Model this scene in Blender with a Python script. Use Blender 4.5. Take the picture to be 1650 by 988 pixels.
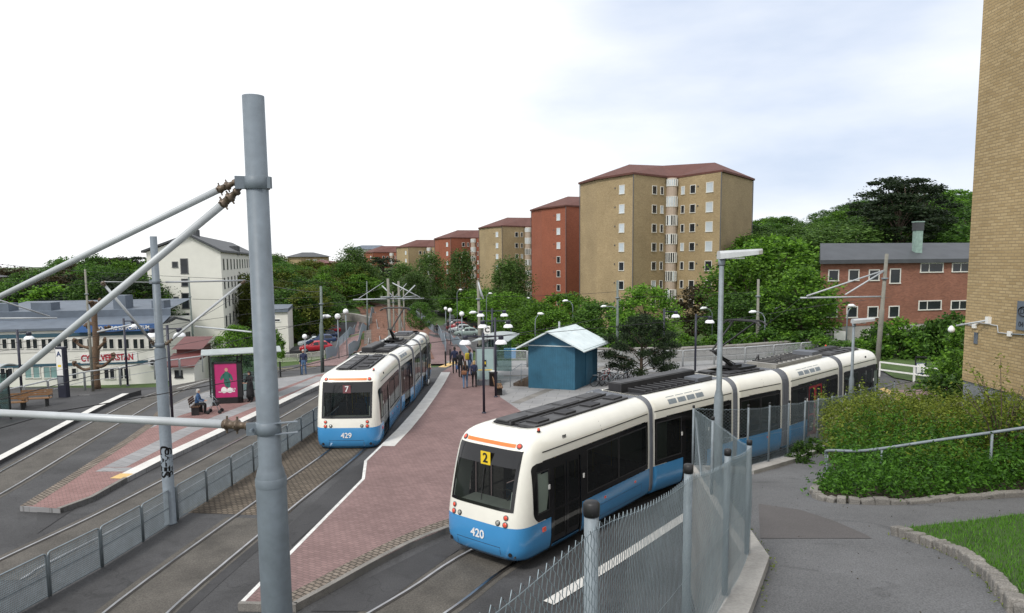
import bpy, bmesh, math, random
import numpy as np
from mathutils import Vector, Matrix
PI = math.pi
rad = math.radians
for _o in list(bpy.data.objects): bpy.data.objects.remove(_o)
scene = bpy.context.scene
COL = scene.collection
random.seed(7); np.random.seed(7)

# ---------------------------------------------------------------- camera
CAMZ = 7.8; FPX = 1150.0; CX = 825.0; CY = 536.0
PITCH = rad(5.9); ROLL = rad(0.5)
_d = Vector((0, math.cos(PITCH), -math.sin(PITCH)))
_r0 = Vector((1, 0, 0)); _u0 = Vector((0, math.sin(PITCH), math.cos(PITCH)))
_r = _r0*math.cos(ROLL) - _u0*math.sin(ROLL)
_u = _r0*math.sin(ROLL) + _u0*math.cos(ROLL)
CAM = Vector((0, 0, CAMZ))
cam = bpy.data.cameras.new('camera'); cam_o = bpy.data.objects.new('camera', cam); COL.objects.link(cam_o)
cam_o.matrix_world = Matrix(((_r.x, _u.x, -_d.x, 0), (_r.y, _u.y, -_d.y, 0), (_r.z, _u.z, -_d.z, CAMZ), (0, 0, 0, 1)))
cam.sensor_width = 36; cam.lens = FPX/1650*36; cam.shift_y = (CY-494)/1650
cam.clip_start = 0.1; cam.clip_end = 3000
scene.camera = cam_o

# ---------------------------------------------------------------- world + sun (thin overcast)
SUN_EL, SUN_AZ = rad(48), rad(215)      # azimuth from +Y clockwise
world = bpy.data.worlds.new('World'); scene.world = world; world.use_nodes = True
nt = world.node_tree; nt.nodes.clear()
n_out = nt.nodes.new('ShaderNodeOutputWorld'); n_bg = nt.nodes.new('ShaderNodeBackground')
n_sky = nt.nodes.new('ShaderNodeTexSky'); n_sky.sky_type = 'NISHITA'; n_sky.sun_disc = False
n_sky.sun_elevation = SUN_EL; n_sky.sun_rotation = SUN_AZ
n_tc = nt.nodes.new('ShaderNodeTexCoord')
n_map = nt.nodes.new('ShaderNodeMapping'); n_map.inputs['Scale'].default_value = (1.6, 1.6, 5.0); n_map.inputs['Location'].default_value = (3.1, 0.4, 0.25)
n_noi = nt.nodes.new('ShaderNodeTexNoise'); n_noi.inputs['Scale'].default_value = 1.0; n_noi.inputs['Detail'].default_value = 7; n_noi.inputs['Roughness'].default_value = 0.5
n_dot = nt.nodes.new('ShaderNodeVectorMath'); n_dot.operation = 'DOT_PRODUCT'; n_dot.inputs[1].default_value = (0.50, 0.79, 0.36)
n_mr = nt.nodes.new('ShaderNodeMapRange'); n_mr.inputs['From Min'].default_value = 0.86; n_mr.inputs['From Max'].default_value = 1.0
n_mr.inputs['To Min'].default_value = 0.0; n_mr.inputs['To Max'].default_value = 0.30
n_add = nt.nodes.new('ShaderNodeMath'); n_add.operation = 'ADD'
n_ramp = nt.nodes.new('ShaderNodeValToRGB')
n_ramp.color_ramp.elements[0].position = 0.56; n_ramp.color_ramp.elements[0].color = (12.6, 12.7, 12.9, 1)
n_ramp.color_ramp.elements[1].position = 0.86; n_ramp.color_ramp.elements[1].color = (6.9, 8.0, 10.0, 1)
n_mix = nt.nodes.new('ShaderNodeMix'); n_mix.data_type = 'RGBA'; n_mix.inputs[0].default_value = 0.88
L = nt.links.new
L(n_tc.outputs['Generated'], n_map.inputs['Vector']); L(n_map.outputs[0], n_noi.inputs['Vector'])
L(n_tc.outputs['Generated'], n_dot.inputs[0]); L(n_dot.outputs['Value'], n_mr.inputs['Value'])
L(n_noi.outputs['Fac'], n_add.inputs[0]); L(n_mr.outputs[0], n_add.inputs[1]); L(n_add.outputs[0], n_ramp.inputs['Fac'])
L(n_sky.outputs[0], n_mix.inputs[6]); L(n_ramp.outputs[0], n_mix.inputs[7]); L(n_mix.outputs[2], n_bg.inputs['Color'])
n_bg.inputs['Strength'].default_value = 0.098
L(n_bg.outputs[0], n_out.inputs[0])
sun = bpy.data.lights.new('sun', 'SUN'); sun.energy = 2.3; sun.angle = rad(10); sun.color = (1.0, 0.96, 0.9)
sun_o = bpy.data.objects.new('sun', sun); COL.objects.link(sun_o)
_sd = Vector((math.sin(SUN_AZ)*math.cos(SUN_EL), math.cos(SUN_AZ)*math.cos(SUN_EL), math.sin(SUN_EL)))
sun_o.rotation_euler = _sd.to_track_quat('Z', 'Y').to_euler()
scene.view_settings.view_transform = 'Standard'; scene.view_settings.look = 'None'
scene.view_settings.gamma = 1; scene.view_settings.use_curve_mapping = False
scene.view_settings.exposure = 0.0
scene.cycles.max_bounces = 6; scene.cycles.transparent_max_bounces = 12; scene.cycles.diffuse_bounces = 3
scene.cycles.glossy_bounces = 3; scene.cycles.transmission_bounces = 4; scene.cycles.caustics_reflective = False; scene.cycles.caustics_refractive = False

# ---------------------------------------------------------------- survey helpers: photo pixel -> world
def ray(px, py):
    v = _d*FPX + _r*(px-CX) - _u*(py-CY)
    return v/v.y
def at(px, py, Y): return CAM + ray(px, py)*Y
def on(px, py, zf):
    if not callable(zf):
        v = ray(px, py); return CAM+v*((zf-CAM.z)/v.z)
    v = ray(px, py); f = lambda t: (CAM.z+v.z*t) - zf(v.x*t, t)
    a = 0.5
    while a < 600:
        b = a*1.03+0.02
        if f(b) <= 0:
            for _ in range(30):
                m = (a+b)/2
                if f(m) > 0: a = m
                else: b = m
            p = CAM+v*b; return p
        a = b
    return CAM+v*600
def smooth(a, b, x):
    t = min(1, max(0, (x-a)/(b-a))); return t*t*(3-2*t)
CP = np.array([
 (-6,50,-.5),(-6,60,-1.0),(-12,80,-1.3),(-18,100,-1.4),(-26,130,-1.4),(-35,160,-1.0),(-55,190,1),(-75,210,3),
 (-14,42,-.1),(-20,46,0),(-22,54,-.6),(-15,52,-.6),(-22,62,-1.6),(-40,56,-5),(-30,60,-4.5),
 (-48,66,-4.6),(-60,75,-5),(-36,76,-5),(-40,90,-5.4),(-42,110,-5.5),(-28,92,-5),(-32,115,-5.5),(-24,84,-4.6),(-34,135,-4),
 (-80,70,-5),(-110,100,-6),(-70,140,-3),(-100,150,-4),(-160,160,-5),(-60,170,0),(-90,200,3),(-45,150,-2),(-150,220,-2),(-230,200,-5),
 (-8,90,-3.2),(-6,110,-4.6),(-8,122,-5),(-10,140,-5.4),(-5,170,-5),(-20,200,-4),(8,120,-5.4),(20,95,-5),(10,100,-5),(5,75,-2.4),
 (-2,60,-1.0),(5,52,-.1),(12,52,0),(25,52,0.1),(35,55,.3),(15,62,-.6),(28,66,.2),(45,62,.8),(40,76,1.5),(30,85,0),
 (45,95,5),(60,95,8),(80,100,9),(32,110,2),(50,130,10),(80,150,14),(30,150,2),(120,120,14),(20,180,0),(60,220,10),(160,220,16),
 (60,60,2),(90,60,4),(0,260,0),(-60,260,4),(-30,320,6),(-120,330,4),(-200,400,0),(0,450,6),(150,400,20),(-400,300,-6),(400,300,20)], float)
_C2 = 30.0
_n = len(CP); _A = np.zeros((_n+1, _n+1))
_A[:_n, :_n] = np.sqrt((CP[:, None, 0]-CP[None, :, 0])**2+(CP[:, None, 1]-CP[None, :, 1])**2+_C2)-np.eye(_n)*1.2
_A[:_n, _n] = 1; _A[_n, :_n] = 1
_W = np.linalg.solve(_A, np.append(CP[:, 2], 0))
_EL = [(0, -27.2), (36, -27.2), (39.6, -26.4), (43, -26.3), (47, -24.2), (50, -22.5), (54.6, -19.3), (60, -18.5), (400, -18.5)]
def hh(x, y):
    if x < -18 and y < 62 and y > 20:
        for (a, xa), (b, xb) in zip(_EL, _EL[1:]):
            if y <= b: xl = xa+(xb-xa)*(y-a)/(b-a); break
        k = smooth(.3, 5, xl-x)*(1-smooth(54, 62, y))
        h = h0_(x, y); return h+(-5.2-h)*k
    return h0_(x, y)
def h0_(x, y):
    if y < 38: return 0.0
    return float((np.sqrt((CP[:, 0]-x)**2+(CP[:, 1]-y)**2+_C2)*_W[:-1]).sum()+_W[-1])*smooth(38, 50, y)
def G(px, py): return on(px, py, hh)
_PZ = [(-30, 5.8), (0, 5.52), (2.9, 5.16), (8.7, 3.9), (20.3, 2.1), (26.5, 1.06), (33, .2), (38, 0.02), (900, 0.02)]
def pz(x, y):
    for (a, za), (b, zb) in zip(_PZ, _PZ[1:]):
        if y <= b: return za+(zb-za)*(y-a)/(b-a)
    return 0.02
def Q(px, py): return on(px, py, pz)

# ---------------------------------------------------------------- materials
def _new(name):
    m = bpy.data.materials.new(name); m.use_nodes = True
    return m, m.node_tree, m.node_tree.nodes['Principled BSDF']
def mat(name, col, rough=.6, metal=0., var=.12, scale=3., bump=0., bscale=40., spec=None, coat=0., col2=None, detail=5, fleck=0, fscale=120, cracks=0):
    m, t, b = _new(name)
    b.inputs['Roughness'].default_value = rough; b.inputs['Metallic'].default_value = metal
    if spec is not None: b.inputs['Specular IOR Level'].default_value = spec
    if coat: b.inputs['Coat Weight'].default_value = coat; b.inputs['Coat Roughness'].default_value = .12
    tc = t.nodes.new('ShaderNodeTexCoord')
    n = t.nodes.new('ShaderNodeTexNoise'); n.inputs['Scale'].default_value = scale; n.inputs['Detail'].default_value = detail; n.inputs['Roughness'].default_value = .62
    r = t.nodes.new('ShaderNodeValToRGB'); e = r.color_ramp.elements
    e[0].position = .3; e[1].position = .7
    c2 = col2 or tuple(c*(1+var) for c in col)
    e[0].color = (*[c*(1-var) for c in col], 1); e[1].color = (*c2, 1)
    t.links.new(tc.outputs['Object'], n.inputs['Vector']); t.links.new(n.outputs['Fac'], r.inputs['Fac'])
    out = r.outputs['Color']
    if fleck:
        n3 = t.nodes.new('ShaderNodeTexNoise'); n3.inputs['Scale'].default_value = fscale; n3.inputs['Detail'].default_value = 2
        t.links.new(tc.outputs['Object'], n3.inputs['Vector'])
        mr = t.nodes.new('ShaderNodeMapRange'); mr.inputs['From Min'].default_value = .35; mr.inputs['From Max'].default_value = .65
        mr.inputs['To Min'].default_value = 1-fleck; mr.inputs['To Max'].default_value = 1+fleck
        t.links.new(n3.outputs['Fac'], mr.inputs['Value'])
        vm = t.nodes.new('ShaderNodeVectorMath'); vm.operation = 'SCALE'
        t.links.new(out, vm.inputs[0]); t.links.new(mr.outputs[0], vm.inputs['Scale']); out = vm.outputs[0]
    if cracks:
        nd = t.nodes.new('ShaderNodeTexNoise'); nd.inputs['Scale'].default_value = 1.7; nd.inputs['Detail'].default_value = 6
        t.links.new(tc.outputs['Object'], nd.inputs['Vector'])
        sc_ = t.nodes.new('ShaderNodeVectorMath'); sc_.operation = 'SCALE'; sc_.inputs['Scale'].default_value = 1.1; t.links.new(nd.outputs['Color'], sc_.inputs[0])
        ad = t.nodes.new('ShaderNodeVectorMath'); ad.operation = 'ADD'; t.links.new(tc.outputs['Object'], ad.inputs[0]); t.links.new(sc_.outputs[0], ad.inputs[1])
        vo = t.nodes.new('ShaderNodeTexVoronoi'); vo.feature = 'DISTANCE_TO_EDGE'; vo.inputs['Scale'].default_value = cracks; t.links.new(ad.outputs[0], vo.inputs['Vector'])
        m1 = t.nodes.new('ShaderNodeMapRange'); m1.inputs['From Max'].default_value = .008*cracks/.3; m1.inputs['To Min'].default_value = .62; t.links.new(vo.outputs['Distance'], m1.inputs['Value'])
        # tar stains
        ns = t.nodes.new('ShaderNodeTexNoise'); ns.inputs['Scale'].default_value = .9; ns.inputs['Detail'].default_value = 3; ns.inputs['Distortion'].default_value = 1.5; t.links.new(tc.outputs['Object'], ns.inputs['Vector'])
        m2 = t.nodes.new('ShaderNodeMapRange'); m2.inputs['From Min'].default_value = .60; m2.inputs['From Max'].default_value = .72; m2.inputs['To Min'].default_value = 1.0; m2.inputs['To Max'].default_value = .72; t.links.new(ns.outputs['Fac'], m2.inputs['Value'])
        ml = t.nodes.new('ShaderNodeMath'); ml.operation = 'MULTIPLY'; t.links.new(m1.outputs[0], ml.inputs[0]); t.links.new(m2.outputs[0], ml.inputs[1])
        v2 = t.nodes.new('ShaderNodeVectorMath'); v2.operation = 'SCALE'; t.links.new(out, v2.inputs[0]); t.links.new(ml.outputs[0], v2.inputs['Scale']); out = v2.outputs[0]
    t.links.new(out, b.inputs['Base Color'])
    if bump:
        n2 = t.nodes.new('ShaderNodeTexNoise'); n2.inputs['Scale'].default_value = bscale; n2.inputs['Detail'].default_value = 4
        bp = t.nodes.new('ShaderNodeBump'); bp.inputs['Strength'].default_value = bump; bp.inputs['Distance'].default_value = .02
        t.links.new(tc.outputs['Object'], n2.inputs['Vector']); t.links.new(n2.outputs['Fac'], bp.inputs['Height']); t.links.new(bp.outputs[0], b.inputs['Normal'])
    return m
def brick(name, c1, c2, mortar, bw=.25, rh=.075, ms=.012, ground=False, rot=0., var=.12, vscale=.35, rough=.85, bump=.4, offset=.5, squash=1.0):
    """brick / paver pattern laid on walls (u along the wall, v up) or on the ground (x, y)"""
    m, t, b = _new(name); N = t.nodes.new; K = t.links.new
    b.inputs['Roughness'].default_value = rough; b.inputs['Specular IOR Level'].default_value = .25
    geo = N('ShaderNodeNewGeometry')
    if ground:
        mp = N('ShaderNodeMapping'); mp.inputs['Rotation'].default_value = (0, 0, rot); K(geo.outputs['Position'], mp.inputs['Vector']); vec = mp.outputs[0]
    else:
        cr = N('ShaderNodeVectorMath'); cr.operation = 'CROSS_PRODUCT'; cr.inputs[1].default_value = (0, 0, 1); K(geo.outputs['True Normal'], cr.inputs[0])
        nm = N('ShaderNodeVectorMath'); nm.operation = 'NORMALIZE'; K(cr.outputs[0], nm.inputs[0])
        dt = N('ShaderNodeVectorMath'); dt.operation = 'DOT_PRODUCT'; K(nm.outputs[0], dt.inputs[0]); K(geo.outputs['Position'], dt.inputs[1])
        sx = N('ShaderNodeSeparateXYZ'); K(geo.outputs['Position'], sx.inputs[0])
        cb = N('ShaderNodeCombineXYZ'); K(dt.outputs['Value'], cb.inputs[0]); K(sx.outputs[2], cb.inputs[1]); vec = cb.outputs[0]
    bt = N('ShaderNodeTexBrick'); bt.inputs['Scale'].default_value = 1.0; bt.offset = offset; bt.squash = squash
    bt.inputs['Brick Width'].default_value = bw; bt.inputs['Row Height'].default_value = rh; bt.inputs['Mortar Size'].default_value = ms; bt.inputs['Mortar Smooth'].default_value = .3
    bt.inputs['Color1'].default_value = (*c1, 1); bt.inputs['Color2'].default_value = (*c2, 1); bt.inputs['Mortar'].default_value = (*mortar, 1)
    K(vec, bt.inputs['Vector'])
    n = N('ShaderNodeTexNoise'); n.inputs['Scale'].default_value = vscale; n.inputs['Detail'].default_value = 6; n.inputs['Roughness'].default_value = .65; K(geo.outputs['Position'], n.inputs['Vector'])
    mr = N('ShaderNodeMapRange'); mr.inputs['From Min'].default_value = .3; mr.inputs['From Max'].default_value = .7; mr.inputs['To Min'].default_value = 1-var; mr.inputs['To Max'].default_value = 1+var
    K(n.outputs['Fac'], mr.inputs['Value'])
    vm = N('ShaderNodeVectorMath'); vm.operation = 'SCALE'; K(bt.outputs['Color'], vm.inputs[0]); K(mr.outputs[0], vm.inputs['Scale']); K(vm.outputs[0], b.inputs['Base Color'])
    if bump:
        bp = N('ShaderNodeBump'); bp.inputs['Strength'].default_value = bump; bp.inputs['Distance'].default_value = .01; bp.invert = True
        K(bt.outputs['Fac'], bp.inputs['Height']); K(bp.outputs[0], b.inputs['Normal'])
    return m
def leafmat(name, dark, light, rough=.55):
    m, t, b = _new(name)
    g = t.nodes.new('ShaderNodeNewGeometry'); r = t.nodes.new('ShaderNodeValToRGB')
    r.color_ramp.elements[0].color = (*dark, 1); r.color_ramp.elements[1].color = (*light, 1)
    oi = t.nodes.new('ShaderNodeObjectInfo')
    hs = t.nodes.new('ShaderNodeHueSaturation')
    mr = t.nodes.new('ShaderNodeMapRange'); mr.inputs['To Min'].default_value = .75; mr.inputs['To Max'].default_value = 1.3
    t.links.new(oi.outputs['Random'], mr.inputs['Value']); t.links.new(mr.outputs[0], hs.inputs['Value'])
    t.links.new(g.outputs['Random Per Island'], r.inputs['Fac']); t.links.new(r.outputs[0], hs.inputs['Color']); t.links.new(hs.outputs[0], b.inputs['Base Color'])
    b.inputs['Roughness'].default_value = rough; b.inputs['Specular IOR Level'].default_value = .25
    tr = t.nodes.new('ShaderNodeBsdfTranslucent'); t.links.new(hs.outputs[0], tr.inputs['Color'])
    mx = t.nodes.new('ShaderNodeMixShader'); mx.inputs[0].default_value = .38
    t.links.new(b.outputs[0], mx.inputs[1]); t.links.new(tr.outputs[0], mx.inputs[2])
    t.links.new(mx.outputs[0], t.nodes['Material Output'].inputs['Surface'])
    return m
def glassmat(name, tint, transp, rough=.04):
    m, t, b = _new(name)
    b.inputs['Base Color'].default_value = (*[c*.25 for c in tint], 1); b.inputs['Roughness'].default_value = rough; b.inputs['Specular IOR Level'].default_value = .8
    tr = t.nodes.new('ShaderNodeBsdfTransparent'); tr.inputs['Color'].default_value = (*tint, 1)
    mx = t.nodes.new('ShaderNodeMixShader'); mx.inputs[0].default_value = transp
    t.links.new(b.outputs[0], mx.inputs[1]); t.links.new(tr.outputs[0], mx.inputs[2])
    t.links.new(mx.outputs[0], t.nodes['Material Output'].inputs['Surface'])
    if 'tram' in name: b.inputs['Specular IOR Level'].default_value = .42; b.inputs['Base Color'].default_value = (.006, .007, .007, 1)
    return m
def lampmat(name, col, rough=.3, e=0.):
    m, t, b = _new(name); b.inputs['Base Color'].default_value = (*col, 1); b.inputs['Roughness'].default_value = rough
    return m
M = {}
M['asphalt'] = mat('asphalt', (.054, .054, .056), .82, var=.48, scale=.28, bump=.25, bscale=60, fleck=.22, fscale=35, detail=8, cracks=.22)
M['asphalt_dark'] = mat('asphalt_dark', (.040, .040, .042), .8, var=.35, scale=.5, bump=.2, bscale=60, fleck=.2, fscale=30, detail=8, cracks=.3)
M['asphalt_worn'] = mat('asphalt_worn', (.085, .078, .068), .9, var=.35, scale=.9, bump=.3, bscale=50, fleck=.25, fscale=25, detail=8)
M['path'] = mat('path_asphalt', (.12, .123, .128), .9, var=.24, scale=.38, bump=.5, bscale=90, fleck=.32, fscale=55, detail=8, cracks=.12)
M['path_dark'] = mat('path_patch_asphalt', (.094, .088, .088), .9, var=.14, scale=.7, bump=.35, bscale=90, fleck=.18, fscale=60, detail=8)
M['pinkpave'] = brick('pink_pavers', (.20, .13, .125), (.25, .165, .158), (.135, .098, .093), .21, .105, .010, ground=True, rot=rad(28), var=.16, vscale=.6)
M['pinkpave2'] = brick('pink_pavers_left', (.24, .14, .13), (.30, .18, .17), (.14, .10, .09), .21, .105, .010, ground=True, rot=rad(-35), var=.14, vscale=.5)
M['setts'] = brick('stone_setts', (.115, .095, .073), (.165, .137, .107), (.065, .054, .042), .2, .14, .03, ground=True, rot=rad(10), var=.3, vscale=.8, bump=.9)
M['sett_edge'] = brick('sett_edging', (.17, .14, .115), (.23, .195, .16), (.07, .06, .05), .2, .13, .02, ground=True, rot=rad(35), var=.2, vscale=1.2, bump=.8)
M['greypave'] = brick('grey_slabs', (.25, .25, .255), (.29, .29, .295), (.17, .17, .17), .7, .35, .012, ground=True, rot=rad(30), var=.12, vscale=.5, bump=.2)
M['plazapave'] = brick('plaza_slabs', (.27, .27, .275), (.31, .31, .31), (.2, .2, .2), 1.2, .6, .02, ground=True, rot=rad(8), var=.16, vscale=.3, bump=.1)
M['whitestone'] = mat('white_kerb_stone', (.62, .61, .58), .8, var=.12, scale=2.5, bump=.2, bscale=30, fleck=.08, fscale=40)
M['whitepaint'] = mat('white_road_paint', (.62, .62, .6), .7, var=.18, scale=4, fleck=.15, fscale=30)
M['yellowpaint'] = mat('yellow_tactile', (.62, .42, .16), .7, var=.12, scale=4)
M['granite'] = mat('granite_kerb', (.19, .18, .165), .85, var=.25, scale=2, bump=.4, bscale=30, fleck=.25, fscale=60)
M['concrete'] = mat('concrete', (.33, .32, .30), .88, var=.2, scale=1, bump=.3, bscale=20, fleck=.1, fscale=30, detail=8)
M['concrete_dark'] = mat('concrete_stained', (.2, .19, .175), .9, var=.35, scale=.6, bump=.3, bscale=15, detail=8)
M['rail'] = mat('rail_steel', (.42, .42, .43), .28, 1.0, var=.2, scale=3)
M['railside'] = mat('rail_groove', (.03, .026, .022), .7, var=.2, scale=6)
M['ballast'] = mat('red_ballast', (.15, .072, .045), .95, var=.4, scale=2, bump=.8, bscale=12, fleck=.35, fscale=9)
M['ballast_grey'] = mat('grey_ballast', (.12, .10, .085), .95, var=.4, scale=1.5, bump=.8, bscale=12, fleck=.3, fscale=9)
M['grass_ground'] = mat('grass_ground', (.045, .085, .018), .95, var=.4, scale=.25, col2=(.075, .13, .03), bump=.6, bscale=14, fleck=.25, fscale=8)
M['lawn'] = mat('lawn_soil', (.035, .075, .012), .95, var=.35, scale=1.3, bump=.5, bscale=30)
M['winglass_teal'] = mat('window_glass_teal', (.20, .33, .32), .12, 0, var=.2, scale=.7, spec=.8)
M['banner_blue'] = mat('banner_blue', (.05, .13, .33), .7, var=.05)
M['soil'] = mat('soil', (.05, .038, .025), .95, var=.3, scale=3, bump=.6, bscale=20)
M['polegrey'] = mat('pole_grey_paint', (.155, .185, .215), .48, .0, var=.13, scale=2.2, bump=.05, bscale=60, spec=.35, fleck=.05, fscale=14)
M['galv'] = mat('galvanised_steel', (.205, .24, .265), .6, .15, var=.16, scale=5, fleck=.06, fscale=30)
M['galv_rail'] = mat('railing_grey_green', (.22, .26, .285), .5, .3, var=.15, scale=4)
M['galv_light'] = mat('galvanised_light', (.46, .48, .49), .5, .2, var=.1, scale=5)
M['wire_galv'] = mat('fence_wire', (.27, .33, .365), .4, .5, var=.15, scale=6)
M['tube'] = mat('bracket_tube_white', (.43, .455, .475), .45, .1, var=.12, scale=1.5)
M['brass'] = mat('insulator_brown', (.115, .085, .06), .45, .3, var=.25, scale=20)
M['wire'] = mat('overhead_wire', (.03, .03, .033), .5, .3, var=.1)
M['darkpole'] = mat('lamp_post_navy', (.022, .024, .042), .42, .1, var=.15, scale=3)
M['greenpole'] = mat('post_grey_green', (.13, .16, .15), .6, .1, var=.2, scale=2)
M['concpole'] = mat('post_weathered', (.21, .205, .175), .8, .0, var=.22, scale=2)
M['dome'] = lampmat('lamp_dome_white', (.82, .84, .86), .35)
M['black'] = mat('black_plastic', (.012, .012, .013), .5, var=.2, scale=4)
M['rubber'] = mat('rubber', (.018, .018, .02), .8, var=.2)
M['cream'] = mat('tram_cream_paint', (.80, .79, .715), .24, 0, var=.045, scale=1.6, coat=.5, spec=.45)
M['cream_dirty'] = mat('tram_cream_roof', (.68, .66, .56), .3, 0, var=.07, scale=1.8, coat=.2, fleck=.02, fscale=8)
M['blue'] = mat('tram_blue_paint', (.055, .27, .56), .22, 0, var=.035, scale=1.3, coat=.6, spec=.45)
M['tramblack'] = mat('tram_black_glazing', (.006, .006, .007), .09, 0, var=.1, spec=.6)
M['bellows'] = mat('bellows_grey', (.115, .125, .145), .6, 0, var=.1, scale=3)
M['roofgrey'] = mat('tram_roof_grey', (.075, .076, .08), .7, 0, var=.3, scale=2.5, fleck=.1)
M['roofdark'] = mat('tram_roof_dark', (.022, .022, .025), .7, 0, var=.3, scale=3)
M['seatblue'] = mat('tram_seat', (.04, .06, .10), .8, var=.2)
M['floor_dark'] = mat('tram_floor', (.05, .05, .052), .7, var=.2)
M['poleyellow'] = mat('grab_pole', (.55, .38, .04), .4, var=.05)
M['interior'] = mat('tram_interior_panel', (.32, .31, .28), .6, var=.1)
M['orange'] = mat('orange_strip', (.85, .20, .045), .4, var=.04)
M['redlens'] = lampmat('red_lens', (.72, .09, .05), .15)
M['whitelens'] = lampmat('clear_lens', (.30, .31, .29), .1)
M['plate_dim'] = mat('line_plate_dim', (.20, .075, .085), .4, var=.05)
M['yellow'] = mat('yellow_panel', (.82, .58, .03), .5, var=.03)
M['white'] = mat('white_paint', (.78, .78, .76), .5, var=.05)
M['text_white'] = lampmat('lettering_white', (.8, .8, .8), .5)
M['text_dark'] = lampmat('lettering_dark', (.012, .014, .02), .5)
M['text_red'] = lampmat('lettering_red', (.42, .012, .03), .5)
M['text_blue'] = lampmat('lettering_blue', (.02, .045, .13), .5)
M['text_graf'] = lampmat('graffiti_black', (.008, .008, .008), .5)
M['tglass'] = glassmat('tram_glass', (.36, .46, .42), .24)
M['tglass_front'] = glassmat('tram_windscreen', (.72, .80, .78), .66)
M['glass_clear'] = glassmat('shelter_glass', (.72, .85, .84), .75)
M['winglass'] = mat('window_glass_dark', (.018, .022, .027), .12, 0, var=.6, scale=.5, spec=.5)
M['winglass_light'] = mat('window_blind_light', (.50, .56, .60), .12, 0, var=.12, scale=.7, spec=.8)
M['winframe'] = mat('window_frame_white', (.68, .67, .62), .5, var=.05)
M['winframe_dark'] = mat('window_frame_grey', (.09, .095, .10), .5, var=.1)
M['ybrick'] = brick('yellow_brick', (.33, .245, .13), (.44, .34, .195), (.25, .20, .13), .25, .085, .014, var=.13, vscale=.25)
M['ybrick_near'] = brick('yellow_brick_near', (.36, .262, .135), (.46, .35, .195), (.29, .225, .135), .27, .088, .013, var=.14, vscale=.45, bump=.6)
M['rbrick'] = brick('red_brick', (.27, .085, .05), (.35, .12, .068), (.19, .08, .055), .25, .085, .012, var=.1, vscale=.2)
M['rbrick_school'] = brick('red_brick_school', (.22, .085, .052), (.31, .13, .08), (.20, .13, .11), .25, .085, .012, var=.16, vscale=.5)
M['rooftile'] = mat('red_roof_tiles', (.105, .04, .03), .85, var=.2, scale=1.2, bump=.4, bscale=6)
M['roofmetal_dark'] = mat('dark_roof_sheet', (.055, .06, .066), .6, var=.2, scale=.8)
M['slate_blue'] = mat('blue_grey_roof', (.11, .135, .17), .6, var=.18, scale=.8)
M['redmetal'] = mat('red_roof_sheet', (.12, .035, .033), .6, var=.15, scale=1)
M['plaster'] = mat('cream_plaster', (.74, .735, .67), .9, var=.05, scale=.5, detail=8)
M['plaster_white'] = mat('white_plaster', (.66, .65, .60), .9, var=.05, scale=.5)
M['plinth'] = mat('grey_plinth', (.20, .215, .235), .85, var=.18, scale=.8, bump=.15, bscale=15)
M['tealband'] = mat('teal_band', (.03, .085, .12), .6, var=.08)
M['kioskblue'] = mat('kiosk_blue_boards', (.03, .125, .20), .6, var=.14, scale=2)
M['kioskroof'] = mat('kiosk_pale_roof', (.62, .70, .71), .6, var=.14, scale=1.3)
M['bark_pollard'] = mat('bark_pollard', (.13, .085, .055), .95, var=.35, scale=9, bump=.8, bscale=14)
M['bark'] = mat('bark', (.075, .055, .04), .95, var=.3, scale=6, bump=.6, bscale=12)
M['bark_birch'] = mat('bark_birch', (.42, .40, .36), .9, var=.4, scale=4)
M['skin'] = mat('skin', (.52, .31, .22), .55, var=.05)
M['leaf'] = leafmat('leaf_fresh_green', (.018, .06, .006), (.17, .34, .035))
M['leaf_mid'] = leafmat('leaf_mid_green', (.014, .046, .008), (.11, .225, .035))
M['leaf_olive'] = leafmat('leaf_olive', (.03, .048, .006), (.16, .19, .03))
M['leaf_birch'] = leafmat('leaf_birch', (.03, .07, .016), (.13, .225, .05))
M['leaf_pine'] = leafmat('needle_dark', (.008, .018, .008), (.035, .058, .022))
M['leaf_brown'] = leafmat('leaf_copper', (.022, .018, .008), (.075, .06, .026))
M['leaf_bush'] = leafmat('leaf_bush', (.012, .045, .006), (.10, .25, .025))
M['leaf_spirea'] = leafmat('leaf_spirea', (.06, .10, .012), (.30, .37, .055))
M['blossom'] = leafmat('blossom_cream', (.34, .34, .18), (.60, .58, .42))
M['grassblade'] = leafmat('grass_blade', (.035, .10, .010), (.13, .32, .03))

# ---------------------------------------------------------------- object helpers
def tag(o, label=None, cat=None, group=None, kind=None):
    if label: o['label'] = label
    if cat: o['category'] = cat
    if group: o['group'] = group
    if kind: o['kind'] = kind
    return o
def thing(name, label, cat, loc=(0, 0, 0), rz=0., group=None):
    o = bpy.data.objects.new(name, None); COL.objects.link(o); o.empty_display_size = .2
    o.location = loc; o.rotation_euler = (0, 0, rz)
    return tag(o, label, cat, group)
KIDS = {}
def adopt(o, parent):
    o.parent = parent; KIDS.setdefault(parent.name, []).append(o.name)
def dup(root, loc=None, rz=None, label=None, group=None, scale=None, parent=None, cat=None):
    c = root.copy(); COL.objects.link(c)
    if parent: c.parent = parent; KIDS.setdefault(parent.name, []).append(c.name)
    if loc is not None: c.location = loc
    if rz is not None: c.rotation_euler = (0, 0, rz)
    if scale is not None: c.scale = scale if hasattr(scale, '__len__') else (scale,)*3
    if label: c['label'] = label
    if group: c['group'] = group
    if cat: c['category'] = cat
    for k in KIDS.get(root.name, []): dup(bpy.data.objects[k], parent=c)
    return c
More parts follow.
